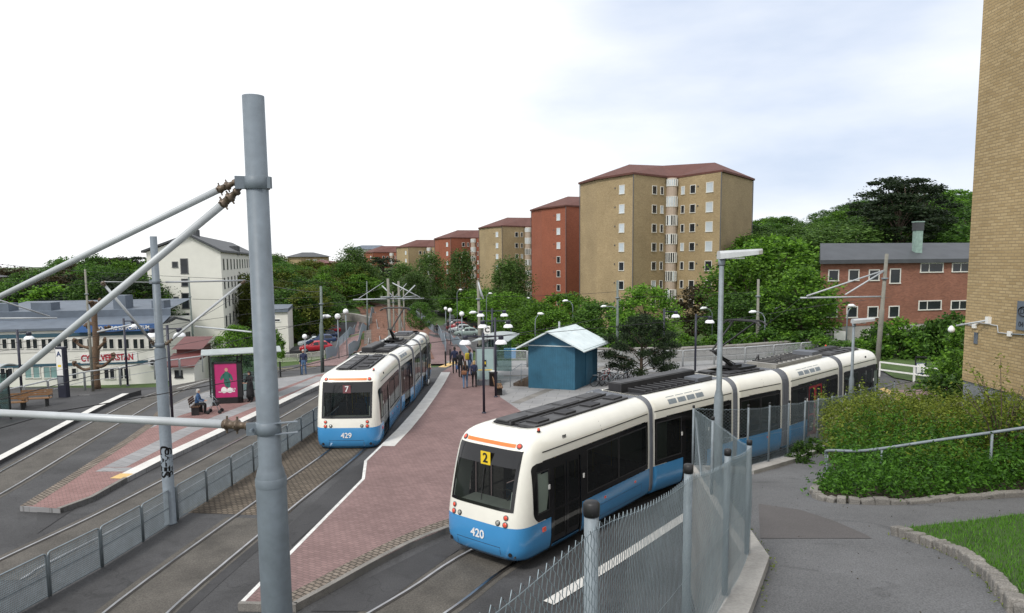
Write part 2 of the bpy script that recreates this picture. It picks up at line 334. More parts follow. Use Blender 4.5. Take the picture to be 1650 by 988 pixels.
class MB:
    """collects shapes, then links them as ONE mesh object"""
    def __init__(s): s.v = []; s.f = []; s.m = []; s.mi = 0; s.sm = []; s.smooth = False
    def use(s, i, smooth=None):
        s.mi = i
        if smooth is not None: s.smooth = smooth
        return s
    def add(s, vs, fs):
        n = len(s.v); s.v.extend([tuple(v) for v in vs]); s.f.extend([tuple(i+n for i in f) for f in fs])
        s.m.extend([s.mi]*len(fs)); s.sm.extend([s.smooth]*len(fs)); return s
    def box(s, c, d, rz=0., rot=None):
        x, y, z = d[0]/2, d[1]/2, d[2]/2
        R = rot or Matrix.Rotation(rz, 3, 'Z'); C = Vector(c)
        vs = [C+R@Vector(p) for p in ((-x,-y,-z),(x,-y,-z),(x,y,-z),(-x,y,-z),(-x,-y,z),(x,-y,z),(x,y,z),(-x,y,z))]
        return s.add(vs, [(0,3,2,1),(4,5,6,7),(0,1,5,4),(1,2,6,5),(2,3,7,6),(3,0,4,7)])
    def bar(s, a, b, w, h, up=(0, 0, 1)):
        a = Vector(a); b = Vector(b); d = b-a; l = d.length
        if l < 1e-6: return s
        x = d/l; u = Vector(up)
        if abs(x.dot(u)) > .99: u = Vector((0, 1, 0))
        y = u.cross(x).normalized(); z = x.cross(y)
        return s.box((a+b)/2, (l, w, h), rot=Matrix((x, y, z)).transposed())
    def tube(s, a, b, r0, r1=None, n=8, cap=True):
        return s.poly([a, b], [r0, r0 if r1 is None else r1], n, cap)
    def poly(s, pts, rs, n=8, cap=True, closed=False):
        pts = [Vector(p) for p in pts]
        if not hasattr(rs, '__len__'): rs = [rs]*len(pts)
        vs = []; fs = []; K = len(pts); prev = None
        for i, p in enumerate(pts):
            t = (pts[min(i+1, K-1)]-pts[max(i-1, 0)])
            if t.length < 1e-9: t = Vector((0, 0, 1))
            t.normalize()
            if prev is None:
                u = Vector((0, 0, 1)) if abs(t.z) < .9 else Vector((1, 0, 0))
                x = t.cross(u).normalized()
            else:
                x = (prev-t*prev.dot(t))
                x = x.normalized() if x.length > 1e-6 else t.orthogonal().normalized()
            prev = x; y = t.cross(x)
            for k in range(n):
                a = 2*PI*k/n; vs.append(p+(x*math.cos(a)+y*math.sin(a))*rs[i])
        for i in range(K-1):
            for k in range(n): fs.append((i*n+k, i*n+(k+1) % n, (i+1)*n+(k+1) % n, (i+1)*n+k))
        if cap: fs.append(tuple(range(n-1, -1, -1))); fs.append(tuple((K-1)*n+k for k in range(n)))
        return s.add(vs, fs)
    def lathe(s, prof, c=(0, 0, 0), n=16, axis='Z'):
        vs = []; fs = []; C = Vector(c)
        for r, z in prof:
            for k in range(n):
                a = 2*PI*k/n
                p = Vector((r*math.cos(a), r*math.sin(a), z))
                if axis == 'Y': p = Vector((p.x, p.z, p.y))
                if axis == 'X': p = Vector((p.z, p.x, p.y))
                vs.append(C+p)
        for i in range(len(prof)-1):
            for k in range(n): fs.append((i*n+k, i*n+(k+1) % n, (i+1)*n+(k+1) % n, (i+1)*n+k))
        if prof[0][0] > 1e-4: fs.append(tuple(range(n-1, -1, -1)))
        if prof[-1][0] > 1e-4: fs.append(tuple((len(prof)-1)*n+k for k in range(n)))
        return s.add(vs, fs)
    def prism(s, poly, z0, z1):
        n = len(poly)
        vs = [(p[0], p[1], z0) for p in poly]+[(p[0], p[1], z1) for p in poly]
        fs = [tuple(range(n-1, -1, -1)), tuple(range(n, 2*n))]+[(i, (i+1) % n, (i+1) % n+n, i+n) for i in range(n)]
        return s.add(vs, fs)
    def quad(s, a, b, c, d): return s.add([a, b, c, d], [(0, 1, 2, 3)])
    def build(s, name, mats, parent=None, world=False, flip=False):
        me = bpy.data.meshes.new(name)
        v = s.v
        if world and parent is not None:
            o0 = parent.location; v = [(p[0]-o0[0], p[1]-o0[1], p[2]-o0[2]) for p in v]
        me.from_pydata([tuple(p) for p in v], [], s.f); me.update()
        if not hasattr(mats, '__len__') or isinstance(mats, str): mats = [mats]
        for m in mats: me.materials.append(M[m] if isinstance(m, str) else m)
        me.polygons.foreach_set('material_index', s.m)
        me.polygons.foreach_set('use_smooth', s.sm)
        bm = bmesh.new(); bm.from_mesh(me); bmesh.ops.recalc_face_normals(bm, faces=bm.faces[:])
        bm.to_mesh(me); bm.free()
        o = bpy.data.objects.new(name, me); COL.objects.link(o)
        if parent is not None: adopt(o, parent)
        return o
def bevel(o, w=.01, seg=2, ang=40):
    bm = bmesh.new(); bm.from_mesh(o.data)
    es = [e for e in bm.edges if len(e.link_faces) == 2 and e.calc_face_angle(0) > rad(ang)]
    bmesh.ops.bevel(bm, geom=es, offset=w, segments=seg, profile=.5, affect='EDGES', clamp_overlap=True)
    bm.to_mesh(o.data); bm.free(); return o
def drape(name, poly, zf, off, m, step=2., kind='structure', top_only=True, parent=None):
    """a sheet cut from a plan outline and laid on a height function"""
    bm = bmesh.new(); vs = [bm.verts.new((p[0], p[1], 0)) for p in poly]; bm.faces.new(vs)
    xs = [p[0] for p in poly]; ys = [p[1] for p in poly]
    for ax, lo, hi in ((0, min(xs), max(xs)), (1, min(ys), max(ys))):
        k = math.floor(lo/step)*step+step
        while k < hi:
            co = (k, 0, 0) if ax == 0 else (0, k, 0); no = (1, 0, 0) if ax == 0 else (0, 1, 0)
            bmesh.ops.bisect_plane(bm, geom=bm.verts[:]+bm.edges[:]+bm.faces[:], plane_co=co, plane_no=no); k += step
    bmesh.ops.triangulate(bm, faces=bm.faces[:])
    for v in bm.verts: v.co.z = (zf(v.co.x, v.co.y) if callable(zf) else zf)+off
    bmesh.ops.recalc_face_normals(bm, faces=bm.faces[:])
    if sum(f.normal.z for f in bm.faces) < 0: bmesh.ops.reverse_faces(bm, faces=bm.faces[:])
    me = bpy.data.meshes.new(name); bm.to_mesh(me); bm.free(); me.materials.append(M[m])
    o = bpy.data.objects.new(name, me); COL.objects.link(o)
    if kind: o['kind'] = kind
    if parent: adopt(o, parent)
    return o
def resample(pts, d):
    out = [Vector(pts[0])]
    for a, b in zip(pts, pts[1:]):
        a = Vector(a); b = Vector(b); n = max(1, int(round((b-a).length/d)))
        for i in range(1, n+1): out.append(a.lerp(b, i/n))
    return out
def catmull(pts, k=6):
    pts = [Vector(p) for p in pts]; P = [pts[0]*2-pts[1]]+pts+[pts[-1]*2-pts[-2]]; out = []
    for i in range(1, len(P)-2):
        for j in range(k):
            t = j/k; a, b, c, d = P[i-1], P[i], P[i+1], P[i+2]
            out.append(.5*((2*b)+(-a+c)*t+(2*a-5*b+4*c-d)*t*t+(-a+3*b-3*c+d)*t*t*t))
    out.append(pts[-1]); return out
def offset_line(pts, d):
    """plan offset to the left of the walking direction"""
    out = []
    for i, p in enumerate(pts):
        t = pts[min(i+1, len(pts)-1)]-pts[max(i-1, 0)]; t = Vector((t.x, t.y)).normalized()
        out.append(Vector((p.x-t.y*d, p.y+t.x*d, p.z if len(p) > 2 else 0)))
    return out
def strip(name, pts, w, zf, off, m, kind='structure', h=None, parent=None, d0=None):
    """ribbon of width w along a line (or a raised kerb when h is given)"""
    a = offset_line(pts, w/2 if d0 is None else d0); b = offset_line(pts, -w/2 if d0 is None else d0-w); mb = MB()
    Z = lambda p: (zf(p.x, p.y) if callable(zf) else zf)+off
    n = len(pts); vs = []; fs = []
    for p, q in zip(a, b):
        if h is None: vs += [(p.x, p.y, Z(p)), (q.x, q.y, Z(q))]
        else: vs += [(p.x, p.y, Z(p)), (p.x, p.y, Z(p)+h), (q.x, q.y, Z(q)+h), (q.x, q.y, Z(q))]
    for i in range(n-1):
        if h is None: fs.append((2*i, 2*i+1, 2*i+3, 2*i+2))
        else:
            for k in range(3): fs.append((4*i+k, 4*i+k+1, 4*i+5+k, 4*i+4+k))
    if h is not None: fs += [(0, 1, 2, 3), tuple(4*(n-1)+k for k in (3, 2, 1, 0))]
    mb.add(vs, fs)
    o = mb.build(name, m, parent)
    if h is None and sum(p.normal.z for p in o.data.polygons) < 0: o.data.flip_normals()
    if kind: o['kind'] = kind
    return o
def text(s, size, m, parent=None, loc=(0, 0, 0), rot=(0, 0, 0), name='lettering', depth=.004, align='CENTER', bold=0.0, squeeze=1.0):
    cu = bpy.data.curves.new(name, 'FONT'); cu.body = s; cu.size = size; cu.align_x = align; cu.align_y = 'CENTER'; cu.extrude = depth; cu.offset = bold
    t = bpy.data.objects.new(name, cu); COL.objects.link(t)
    me = bpy.data.meshes.new_from_object(t.evaluated_get(bpy.context.evaluated_depsgraph_get()))
    bpy.data.objects.remove(t); me.name = name; me.materials.clear(); me.materials.append(M[m])
    if squeeze != 1.0: me.transform(Matrix.Diagonal((squeeze, 1, 1, 1)))
    o = bpy.data.objects.new(name, me); COL.objects.link(o); o.location = loc; o.rotation_euler = rot
    if parent is not None: adopt(o, parent)
    return o
# ================================================================ THE SETTING
# ---- ground: one sheet to the horizon
def ground():
    xs = np.concatenate([np.arange(-900, -150, 50), np.arange(-150, -60, 6), np.arange(-60, 60, 1.5), np.arange(60, 160, 6), np.arange(160, 901, 50)])
    ys = np.concatenate([np.arange(-60, 20, 12), np.arange(21, 130, 1.5), np.arange(130, 260, 6), np.arange(260, 1500, 60)])
    vs = []
    for y in ys:
        for x in xs:
            z = hh(x, y) if y < 420 else hh(x, 420)*max(0, 1-(y-420)/600)
            vs.append((x, y, z-(.07 if y < 60 else .1)))
    nx = len(xs); fs = [(j*nx+i, j*nx+i+1, (j+1)*nx+i+1, (j+1)*nx+i) for j in range(len(ys)-1) for i in range(nx-1)]
    mb = MB(); mb.smooth = True; mb.add(vs, fs); o = mb.build('ground', 'grass_ground')
    o['kind'] = 'structure'
ground()
xy = lambda v: (v.x, v.y)
# ---- asphalt round the tracks
RB = [(82, 646), (140, 630), (197, 622), (253, 612), (330, 600), (440, 586), (520, 583), (565, 577)]
road_poly = [(-27.1, 2), (-27.1, 34)] + [xy(G(*p) if p[1] < 598 else on(p[0], p[1], 0)) for p in RB] + [xy(G(700, 592)), xy(G(735, 583)), (0, 54), (14, 54), (30, 55), (48, 55), (48, 2)]
drape('road', road_poly, hh, -.012, 'asphalt')

# ---- tracks
def rails(name, c, zf=hh, d=.72):
    for k, s in enumerate((1, -1)):
        l = offset_line(c, s*d)
        strip(name+'_groove', offset_line(l, -.055*1), .075, zf, .006, 'railside')
        strip(name, l, .062, zf, .014, 'rail')
ra = [G(*p) for p in ((-60, 935), (0, 902), (149, 832), (263, 773), (345.6, 729.6), (452, 673), (509, 640))]
t2 = offset_line(catmull(ra, 3), -.72)
t2 = t2 + [Vector((-10.4, 44, 0)), Vector((-10.2, 50, 0))] + [Vector((*xy(G(603, 553)), 0)), Vector((*xy(G(600, 521)), 0)), Vector((*xy(G(592, 500)), 0)), Vector((*xy(G(560, 487)), 0))]
t2 = catmull([Vector((p.x, p.y, 0)) for p in t2], 3)
n3 = Vector((-6.85, 29.3, 0))
t3 = [Vector((-8.42, 12.0, 0)), Vector((-8.45, 15.7, 0)), Vector((-7.7, 22.5, 0)), n3, Vector((-6.75, 36, 0)), Vector((-6.6, 44, 0)), Vector((-7.0, 52, 0)),
      *[Vector((*xy(G(*p)), 0)) for p in ((655, 530), (645, 510), (622, 496), (585, 488))]]
t3 = catmull(t3, 5)
_e = [on(1043.9, 665.6, 2.95), on(1184, 631.6, 2.95), on(1266.5, 615.7, 2.95), on(1354, 592.4, 2.95), on(1412, 577.8, 2.95)]
_e = [Vector((p.x, p.y, 0)) for p in _e]
NODES420 = [Vector((-.92, 17.55, 0))] + offset_line(_e, 1.27)
t4 = catmull([Vector((-3.8, 13.0, 0)), Vector((-1.95, 15.8, 0)), Vector((-.45, 18.3, 0))] + NODES420[1:] + [Vector((21, 40, 0)), Vector((27, 44, 0))], 5)
t1 = catmull([Vector((*xy(G(*p)), 0)) for p in ((-90, 826), (0, 778), (104, 718), (183, 674), (255, 638), (330, 613), (420, 600), (500, 592))], 5)
for nm, t in (('rail', t1), ('rail', t2), ('rail', t3), ('rail', t4)):
    if t is not t3: strip('track_bed', t, 1.9, hh, -.006, 'asphalt_worn')
    rails(nm, t)
# setts under track 3, worn asphalt nearer
drape('track_setts', [xy(on(*p, 0)) for p in ((292, 826), (461, 831), (583, 722))] + [(-6.0, 36), (-5.9, 46), (-7.3, 46), (-8.9, 33.5)], hh, -.004, 'setts')
strip('track_bed', [p for p in t3 if p.y < 21.7], 1.9, hh, -.006, 'asphalt_worn')
strip('track_bed_joint', offset_line([p for p in t3 if p.y < 21.7], -1.05), .3, hh, -.004, 'asphalt_dark')
# far open track on red ballast
far = [p for p in t3 if p.y > 52]; farl = [p for p in t2 if p.y > 52]
strip('track_ballast', far, 3.4, hh, .12, 'ballast')
strip('track_ballast', farl, 3.4, hh, .123, 'ballast')
drape('track_ballast', [xy(G(*p)) for p in ((598, 556), (596, 535), (599, 510), (597, 498), (612, 492), (645, 493), (657, 498), (676, 515), (694, 534), (690, 548), (650, 562))], hh, .10, 'ballast', step=2)
drape('track_verge', [xy(G(*p)) for p in ((586, 560), (590, 530), (595, 500), (601, 500), (600, 515), (598, 535), (599, 558))], hh, .12, 'ballast_grey', step=2)
for t in (far, farl): rails('rail', t, lambda x, y: hh(x, y)+.28)

# ---- middle platform and the plaza that grows out of it (top at 0.22)
PT = .15
edgeC = [on(x, y, PT) for x, y in ((385, 972), (583, 772), (587, 743), (612, 719), (641, 691), (665, 664), (684, 640), (700, 618), (711, 600), (728, 590))]
lowC = [on(x, y, PT) for x, y in ((478, 974), (530, 946), (600, 907), (660, 876), (718, 852))]
alongT4 = offset_line([p for p in t4 if p.y > 19.5 and p.y < 38.5], 1.62)
plaza_far = [Vector((-5, 53.5, 0)), Vector((10, 53.2, 0)), Vector((18.5, 52.4, 0)), Vector((21.5, 48, 0)), Vector((20.8, 42, 0))]
polyC = [xy(p) for p in edgeC] + [xy(p) for p in plaza_far] + [xy(p) for p in reversed(alongT4)] + [xy(p) for p in reversed(lowC)]
mb = MB(); mb.prism(polyC, -.15, PT); o = mb.build('platform_middle', 'concrete_dark'); o['kind'] = 'structure'
pinkC = [xy(p) for p in edgeC] + [xy(on(790, 590, PT)), xy(on(806, 640, PT)), (2.0, 30), ] + [xy(p) for p in reversed([q for q in alongT4 if q.y < 26])] + [xy(p) for p in reversed(lowC)]
drape('pavement_pink', pinkC, PT, .006, 'pinkpave', step=50)
greyC = [xy(on(790, 590, PT)), xy(on(806, 640, PT)), (2.0, 30)] + [xy(q) for q in alongT4 if q.y >= 26] + [xy(p) for p in reversed(plaza_far)]
drape('plaza', greyC, PT, .004, 'plazapave', step=50)
for p0, p1 in (((812, 606), (1100, 600)), ((830, 650), (990, 585)), ((960, 640), (1180, 586))):
    strip('plaza_band', [on(*p0, PT), on(*p1, PT)], .5, PT, .009, 'concrete_dark')
V0 = lambda pts: [Vector((p.x, p.y, 0)) for p in pts]
strip('platform_edge_stone', V0(edgeC[3:9]), .62, PT, .012, 'whitestone', d0=0.0)
strip('platform_edge_line', V0(edgeC[0:4]), .11, PT, .012, 'whitepaint', d0=0.0)
strip('platform_sett_border', catmull(V0(lowC)+[Vector((*xy(alongT4[1]), 0))], 4), .55, PT, .010, 'sett_edge', d0=.55)
strip('kerb', catmull(V0(lowC)+[Vector((*xy(alongT4[1]), 0))], 4), .14, 0, -.02, 'granite', h=.19, d0=.14)
strip('kerb', V0([edgeC[0], lowC[0]]), .12, 0, -.02, 'granite', h=.19, d0=0.06)

# ---- left platform
PL = lambda *a: [Vector((*xy(on(x, y, PT)), 0)) for x, y in a]
rightL = PL((97, 820), (150, 801), (205, 770), (260, 742), (350, 700), (450, 652), (512, 622), (560, 600))
leftL = PL((32, 816), (120, 761), (205, 706), (236, 684), (252, 664), (300, 641), (347, 626), (430, 611), (512, 602), (552, 596))
mb = MB(); mb.prism([xy(p) for p in leftL+rightL[::-1]], -.15, PT); o = mb.build('platform_left', 'greypave'); o['kind'] = 'structure'
drape('pavement_pink_left', [xy(p) for p in PL((34, 815), (120, 761), (205, 706), (238, 692), (292, 669), (350, 652), (420, 638), (512, 604), (552, 597))+rightL[::-1]], PT, .006, 'pinkpave2', step=50)
strip('pavement_grey_band', PL((185, 753), (300, 695), (396, 657), (470, 628), (520, 607)), .85, PT, .010, 'greypave')
strip('pavement_grey_band', PL((160, 757), (228, 757)), .5, PT, .0105, 'greypave')
strip('platform_edge_stone', rightL[2:], .5, PT, .012, 'whitestone', d0=.5)
strip('platform_tactile_end', PL((199, 772), (216, 764)), .5, PT, .016, 'yellowpaint', d0=.52)
strip('kerb', rightL[:3], .14, 0, -.02, 'granite', h=.19, d0=.14)
strip('platform_sett_border', leftL[:5], .4, PT, .010, 'sett_edge', d0=0)
strip('kerb', leftL[4:], .14, 0, -.02, 'granite', h=.18, d0=0)
# white tape edging and drain cover on the far-left stop
edgeFL = PL((-120, 808), (0, 742), (60, 710), (112, 682), (165, 654), (208, 634))
mb = MB(); mb.prism([xy(p) for p in edgeFL]+[(-22.3, 42.3), (-29.5, 38.0), (-34, 33), (-34, 22)], -.15, PT); o = mb.build('platform_far_left', 'asphalt_dark'); o['kind'] = 'structure'
strip('platform_edge_stone', edgeFL, .38, PT, .010, 'whitestone', d0=.38)
# painted lines
for pts, w in ((((60, 730), (210, 655), (290, 628)), 0.0), (((285, 626), (330, 614), (400, 602)), .12), (((126, 637), (212, 634)), .12),
               (((440, 592), (520, 589)), .12)):
    if w: strip('road_line', [Vector((*xy(G(*p)), 0)) for p in pts], w, hh, .008, 'whitepaint')
strip('road_line', [Vector((*xy(G(*p)), 0)) for p in ((650, 592), (671, 575), (676, 560), (670, 545))], .2, hh, .012, 'whitepaint')
strip('road_line', [Vector((*xy(G(*p)), 0)) for p in ((444, 595), (560, 587))], .14, hh, .010, 'yellowpaint')
strip('road_edge_line', [Vector((*xy(on(*p, 0)), 0)) for p in ((884, 972), (990, 906), (1110, 828), (1180, 790), (1260, 752))], .3, 0, .010, 'whitestone')
strip('crossing_tactile', PL((712, 592), (735, 583)), .6, PT, .013, 'yellowpaint')
# patched asphalt
for poly in ([(60, 860), (150, 800), (330, 700), (300, 690), (60, 800)], [(470, 880), (585, 775), (585, 745), (560, 760), (462, 850)]):
    drape('road_patch', [xy(on(*p, 0)) for p in poly], 0, .002, 'asphalt_dark', step=50)
drape('road_patch', [xy(on(*p, 0)) for p in ((500, 985), (560, 948), (720, 868), (740, 885), (600, 985))], 0, .002, 'asphalt_dark', step=50)

# ---- right-hand street beyond the tram
drape('pavement_pink_right', [xy(on(*p, .02)) for p in ((1430, 628), (1478, 623), (1520, 628), (1560, 640), (1560, 700), (1440, 700), (1405, 650))], .0, .03, 'pinkpave', step=50)
strip('street_kerb_line', [Vector((*xy(on(*p, .02)), 0)) for p in ((1395, 618), (1420, 626), (1449, 641), (1462, 660))], .45, .03, .015, 'yellowpaint')

drape('verge', [xy(on(*p, .02)) for p in ((1418, 600), (1440, 612), (1500, 622), (1560, 634), (1640, 640), (1660, 585), (1500, 575), (1418, 578))], hh, .06, 'grass_ground', step=3)
drape('yard', [(-60, 32), (-27.6, 32), (-27.6, 36), (-26.9, 39.6), (-26.8, 43), (-24.9, 47), (-23.2, 50), (-21.5, 53), (-22, 62), (-34, 72), (-60, 72)], hh, .03, 'asphalt', step=1.2)
# ---- lower ways beyond the stop
S = lambda *a: [Vector((*xy(G(x, y)), 0)) for x, y in a]
strip('path', catmull(S((712, 588), (728, 565), (716, 547), (700, 532)), 5), 4.2, hh, .07, 'pinkpave')
drape('parking', [xy(p) for p in S((690, 545), (735, 560), (835, 575), (905, 545), (860, 525), (800, 512), (740, 518), (700, 528))], hh, .02, 'asphalt', step=1.5)
strip('road', catmull(S((835, 560), (800, 527), (760, 514), (715, 506), (680, 498)), 5), 7, hh, .035, 'asphalt')
drape('parking', [xy(p) for p in S((455, 575), (520, 574), (560, 545), (583, 520), (520, 523), (500, 528))], hh, .02, 'asphalt', step=1.5)
strip('path', catmull(S((520, 590), (560, 560), (583, 535), (590, 515), (592, 505)), 5), 3.0, hh, .035, 'pinkpave')

# ---- the raised path on the right with its retaining wall
FL = [Vector((-1.6, -2.0, 0)), Vector((-.62, .8, 0)), Vector((.36, 2.9, 0)), Vector((1.27, 4.9, 0)), Vector((2.13, 6.8, 0)), Vector((3.0, 8.75, 0)), Vector((3.75, 13.0, 0)), Vector((4.42, 17.0, 0))]
farf = [Q(1205, 762), Q(1240, 752), Q(1271, 743), Q(1297, 733), Q(1318, 722), Q(1340, 710), Q(1362, 698), Q(1386, 686), Q(1410, 675), Q(1440, 668)]
FF = [Vector((4.42, 17.0, 0))] + [Vector((p.x, p.y, 0)) for p in farf]
wallline = FL+FF[1:]
pathpoly = [xy(p) for p in offset_line(wallline, -.02)] + [(24, 40), (24, -8), (-2, -8)]
drape('path', pathpoly, pz, 0, 'path', step=1.0)
mb = MB(); mb.smooth = False
o_in = offset_line(wallline, .10); o_out = offset_line(wallline, -.24)
n = len(wallline); vs = []
for a, b in zip(o_in, o_out):
    z = pz(a.x, a.y); vs += [(a.x, a.y, -.3), (a.x, a.y, z+.14), (b.x, b.y, z+.14), (b.x, b.y, z-.4)]
fs = [(4*i+k, 4*i+k+1, 4*i+5+k, 4*i+4+k) for i in range(n-1) for k in range(3)]
mb.add(vs, fs); o = mb.build('retaining_wall', 'concrete'); tag(o, 'long concrete retaining wall with a kerb top under the chain-link fence', 'wall')
drape('path_patch', [xy(Q(*p)) for p in ((1222, 812), (1290, 822), (1345, 840), (1395, 862), (1405, 868), (1225, 868))], pz, .006, 'path_dark', step=1.0)
# lawn with granite kerb
kerb_l = catmull([Vector((*xy(Q(*p)), 0)) for p in ((1440, 861), (1500, 880), (1545, 898), (1585, 925), (1615, 955), (1640, 990))], 5)
kerb_l += [Vector((kerb_l[-1].x+.4, kerb_l[-1].y-1.5, 0)), Vector((kerb_l[-1].x+.5, kerb_l[-1].y-4, 0))]
lawn_poly = [xy(p) for p in kerb_l] + [(13.6, -1), (13.6, 13.2)] + [xy(Q(*p)) for p in ((1650, 834), (1560, 846), (1470, 856))]
drape('lawn', lawn_poly, pz, .07, 'lawn', step=.7)
def kerbstones(name, line, w, h, z0, m, gap=.02, L=.8, jit=.02, label=None):
    pts = resample(line, L); mb = MB(); rnd = random.Random(5)
    for a, b in zip(pts, pts[1:]):
        d = (b-a); u = d.normalized()*gap/2
        za = pz(a.x, a.y)+z0+rnd.uniform(-jit, jit); zb = pz(b.x, b.y)+z0+rnd.uniform(-jit, jit)
        j = rnd.uniform(-jit, jit)
        A = a+u; B = b-u; A = Vector((A.x+j, A.y, za)); B = Vector((B.x+j, B.y, zb))
        mb.bar(A, B, w, h)
    o = mb.build(name, m); bevel(o, .02, 2); o['kind'] = 'structure'; return o
kerbstones('kerb', kerb_l, .17, .2, .03, 'granite', L=.75)
BE = [Vector((*xy(Q(*p)), 0)) for p in ((1352, 765), (1325, 778), (1312, 797), (1335, 808), (1385, 812), (1460, 812), (1540, 806), (1650, 800), (1720, 797))]
bush_edge = catmull(BE, 3)
kerbstones('bed_edging', bush_edge, .16, .16, .02, 'granite', L=.9, jit=.03)
drape('planting_bed', [xy(p) for p in bush_edge]+[(20, 24), (14, 30), (11, 26)], pz, .03, 'soil', step=1.)
# ================================================================ LAWN GRASS (blades)
def in_poly(x, y, P):
    c = False; j = len(P)-1
    for i in range(len(P)):
        if (P[i][1] > y) != (P[j][1] > y) and x < (P[j][0]-P[i][0])*(y-P[i][1])/(P[j][1]-P[i][1])+P[i][0]: c = not c
        j = i
    return c
def blades(name, poly, zf, n, h, w, m, label, seed=3, zoff=.07):
    rnd = np.random.RandomState(seed); xs = [p[0] for p in poly]; ys = [p[1] for p in poly]
    V = []; F = []; k = 0; tries = 0
    while k < n and tries < n*6:
        tries += 1
        x = rnd.uniform(min(xs), max(xs)); y = min(ys)+(max(ys)-min(ys))*rnd.rand()
        if y < 3 or not in_poly(x, y, poly): continue
        z = zf(x, y)+zoff-.01; a = rnd.rand()*2*PI; l = h*rnd.uniform(.5, 1.3); b = rnd.rand()*2*PI; t = l*rnd.uniform(.1, .7)
        dx, dy = math.cos(a)*w, math.sin(a)*w
        V += [(x-dx, y-dy, z), (x+dx, y+dy, z), (x+math.cos(b)*t, y+math.sin(b)*t, z+l)]; F.append((3*k, 3*k+1, 3*k+2)); k += 1
    me = bpy.data.meshes.new(name); me.from_pydata(V, [], F); me.materials.append(M[m])
    o = bpy.data.objects.new(name, me); COL.objects.link(o); tag(o, label, 'grass', kind='stuff'); return o
blades('grass', lawn_poly, pz, 60000, .07, .006, 'grassblade', 'mown green grass on the lawn behind the curved granite kerb')
vergep = [xy(p) for p in offset_line(resample(kerb_l, .6), -.10)] + [xy(p) for p in reversed(offset_line(resample(kerb_l, .6), -.22))]
# ================================================================ TRAMS
ROWS = [(.26, 1.14, -.34), (.30, 1.22, -.16), (.42, 1.285, -.05), (.62, 1.315, 0), (.90, 1.325, 0), (1.18, 1.325, -.02), (1.60, 1.323, -.10), (2.05, 1.316, -.20), (2.40, 1.308, -.29), (2.72, 1.298, -.39),
        (2.93, 1.288, -.46), (3.05, 1.265, -.52), (3.15, 1.22, -.58), (3.24, 1.15, -.67), (3.31, 1.06, -.79), (3.36, .95, -.95), (3.39, .84, -1.15), (3.40, .76, -1.30), (3.33, .73, -1.36)]
def _lerp(z, k):
    R = ROWS[:-1]
    if z <= R[0][0]: return R[0][k]
    for a, b in zip(R, R[1:]):
        if z <= b[0]: return a[k]+(b[k]-a[k])*(z-a[0])/(b[0]-a[0])
    return R[-1][k]
NOSE_R, NOSE_N = 1.1, 4.8
def side_y(x, z, L, nose):
    W = _lerp(z, 1)
    if not nose: return W
    tip = L+_lerp(z, 2); s = tip-x
    if s >= NOSE_R: return W
    q = 1-max(0, s)/NOSE_R
    return W*max(0, 1-q**NOSE_N)**(1/NOSE_N)
def front_x(y, z, L):
    W = _lerp(z, 1); q = min(1, abs(y)/W)
    return L+_lerp(z, 2)-NOSE_R*(1-(1-q**NOSE_N)**(1/NOSE_N))
def spans(a, b, d):
    n = max(1, int(math.ceil((b-a)/d-1e-6))); return [a+(b-a)*i/n for i in range(n)]
def grid_lines(cuts, d):
    out = []
    for a, b in zip(cuts, cuts[1:]): out += spans(a, b, d)
    return out+[cuts[-1]]
def side_patch(name, m, x0, x1, z0, z1, sg, L, nose, off=.006, holes=(), rnd=None, parent=None, d=.12, thick=0, mats=None):
    """a panel lying on the curved side skin; holes = (xa, xb, za, zb); rnd = radius of the corners at the nose end"""
    xc = sorted({round(v, 4) for v in [x0, x1]+[h[0] for h in holes]+[h[1] for h in holes]})
    zc = sorted({round(v, 4) for v in [z0, z1]+[h[2] for h in holes]+[h[3] for h in holes]+([z0+rnd, z1-rnd*.6] if rnd else [])})
    X = grid_lines(xc, d); Z = grid_lines(zc, .06 if rnd else .14)
    def xe(z):
        if not rnd: return x1
        e = x1
        if z < z0+rnd: e = x1-rnd+math.sqrt(max(0, rnd*rnd-(z0+rnd-z)**2))
        r2 = rnd*.6
        if z > z1-r2: e = x1-r2+math.sqrt(max(0, r2*r2-(z-z1+r2)**2))
        return e
    xlast = xc[-2]
    mb = MB(); mb.smooth = True; idx = {}
    for i, x in enumerate(X):
        for j, z in enumerate(Z):
            xx = x
            if rnd and x > xlast: xx = xlast+(x-xlast)*(xe(z)-xlast)/(x1-xlast)
            idx[i, j] = len(mb.v); mb.v.append((xx, sg*(side_y(xx, z, L, nose)+off), z))
    for i in range(len(X)-1):
        for j in range(len(Z)-1):
            cx = (X[i]+X[i+1])/2; cz = (Z[j]+Z[j+1])/2
            if any(h[0] < cx < h[1] and h[2] < cz < h[3] for h in holes): continue
            f = (idx[i, j], idx[i+1, j], idx[i+1, j+1], idx[i, j+1]); mb.f.append(f if sg < 0 else f[::-1]); mb.m.append(0); mb.sm.append(True)
    me = bpy.data.meshes.new(name); me.from_pydata(mb.v, [], mb.f); me.materials.append(M[m]); me.polygons.foreach_set('use_smooth', mb.sm); me.update()
    o = bpy.data.objects.new(name, me); COL.objects.link(o)
    if parent is not None: adopt(o, parent)
    return o
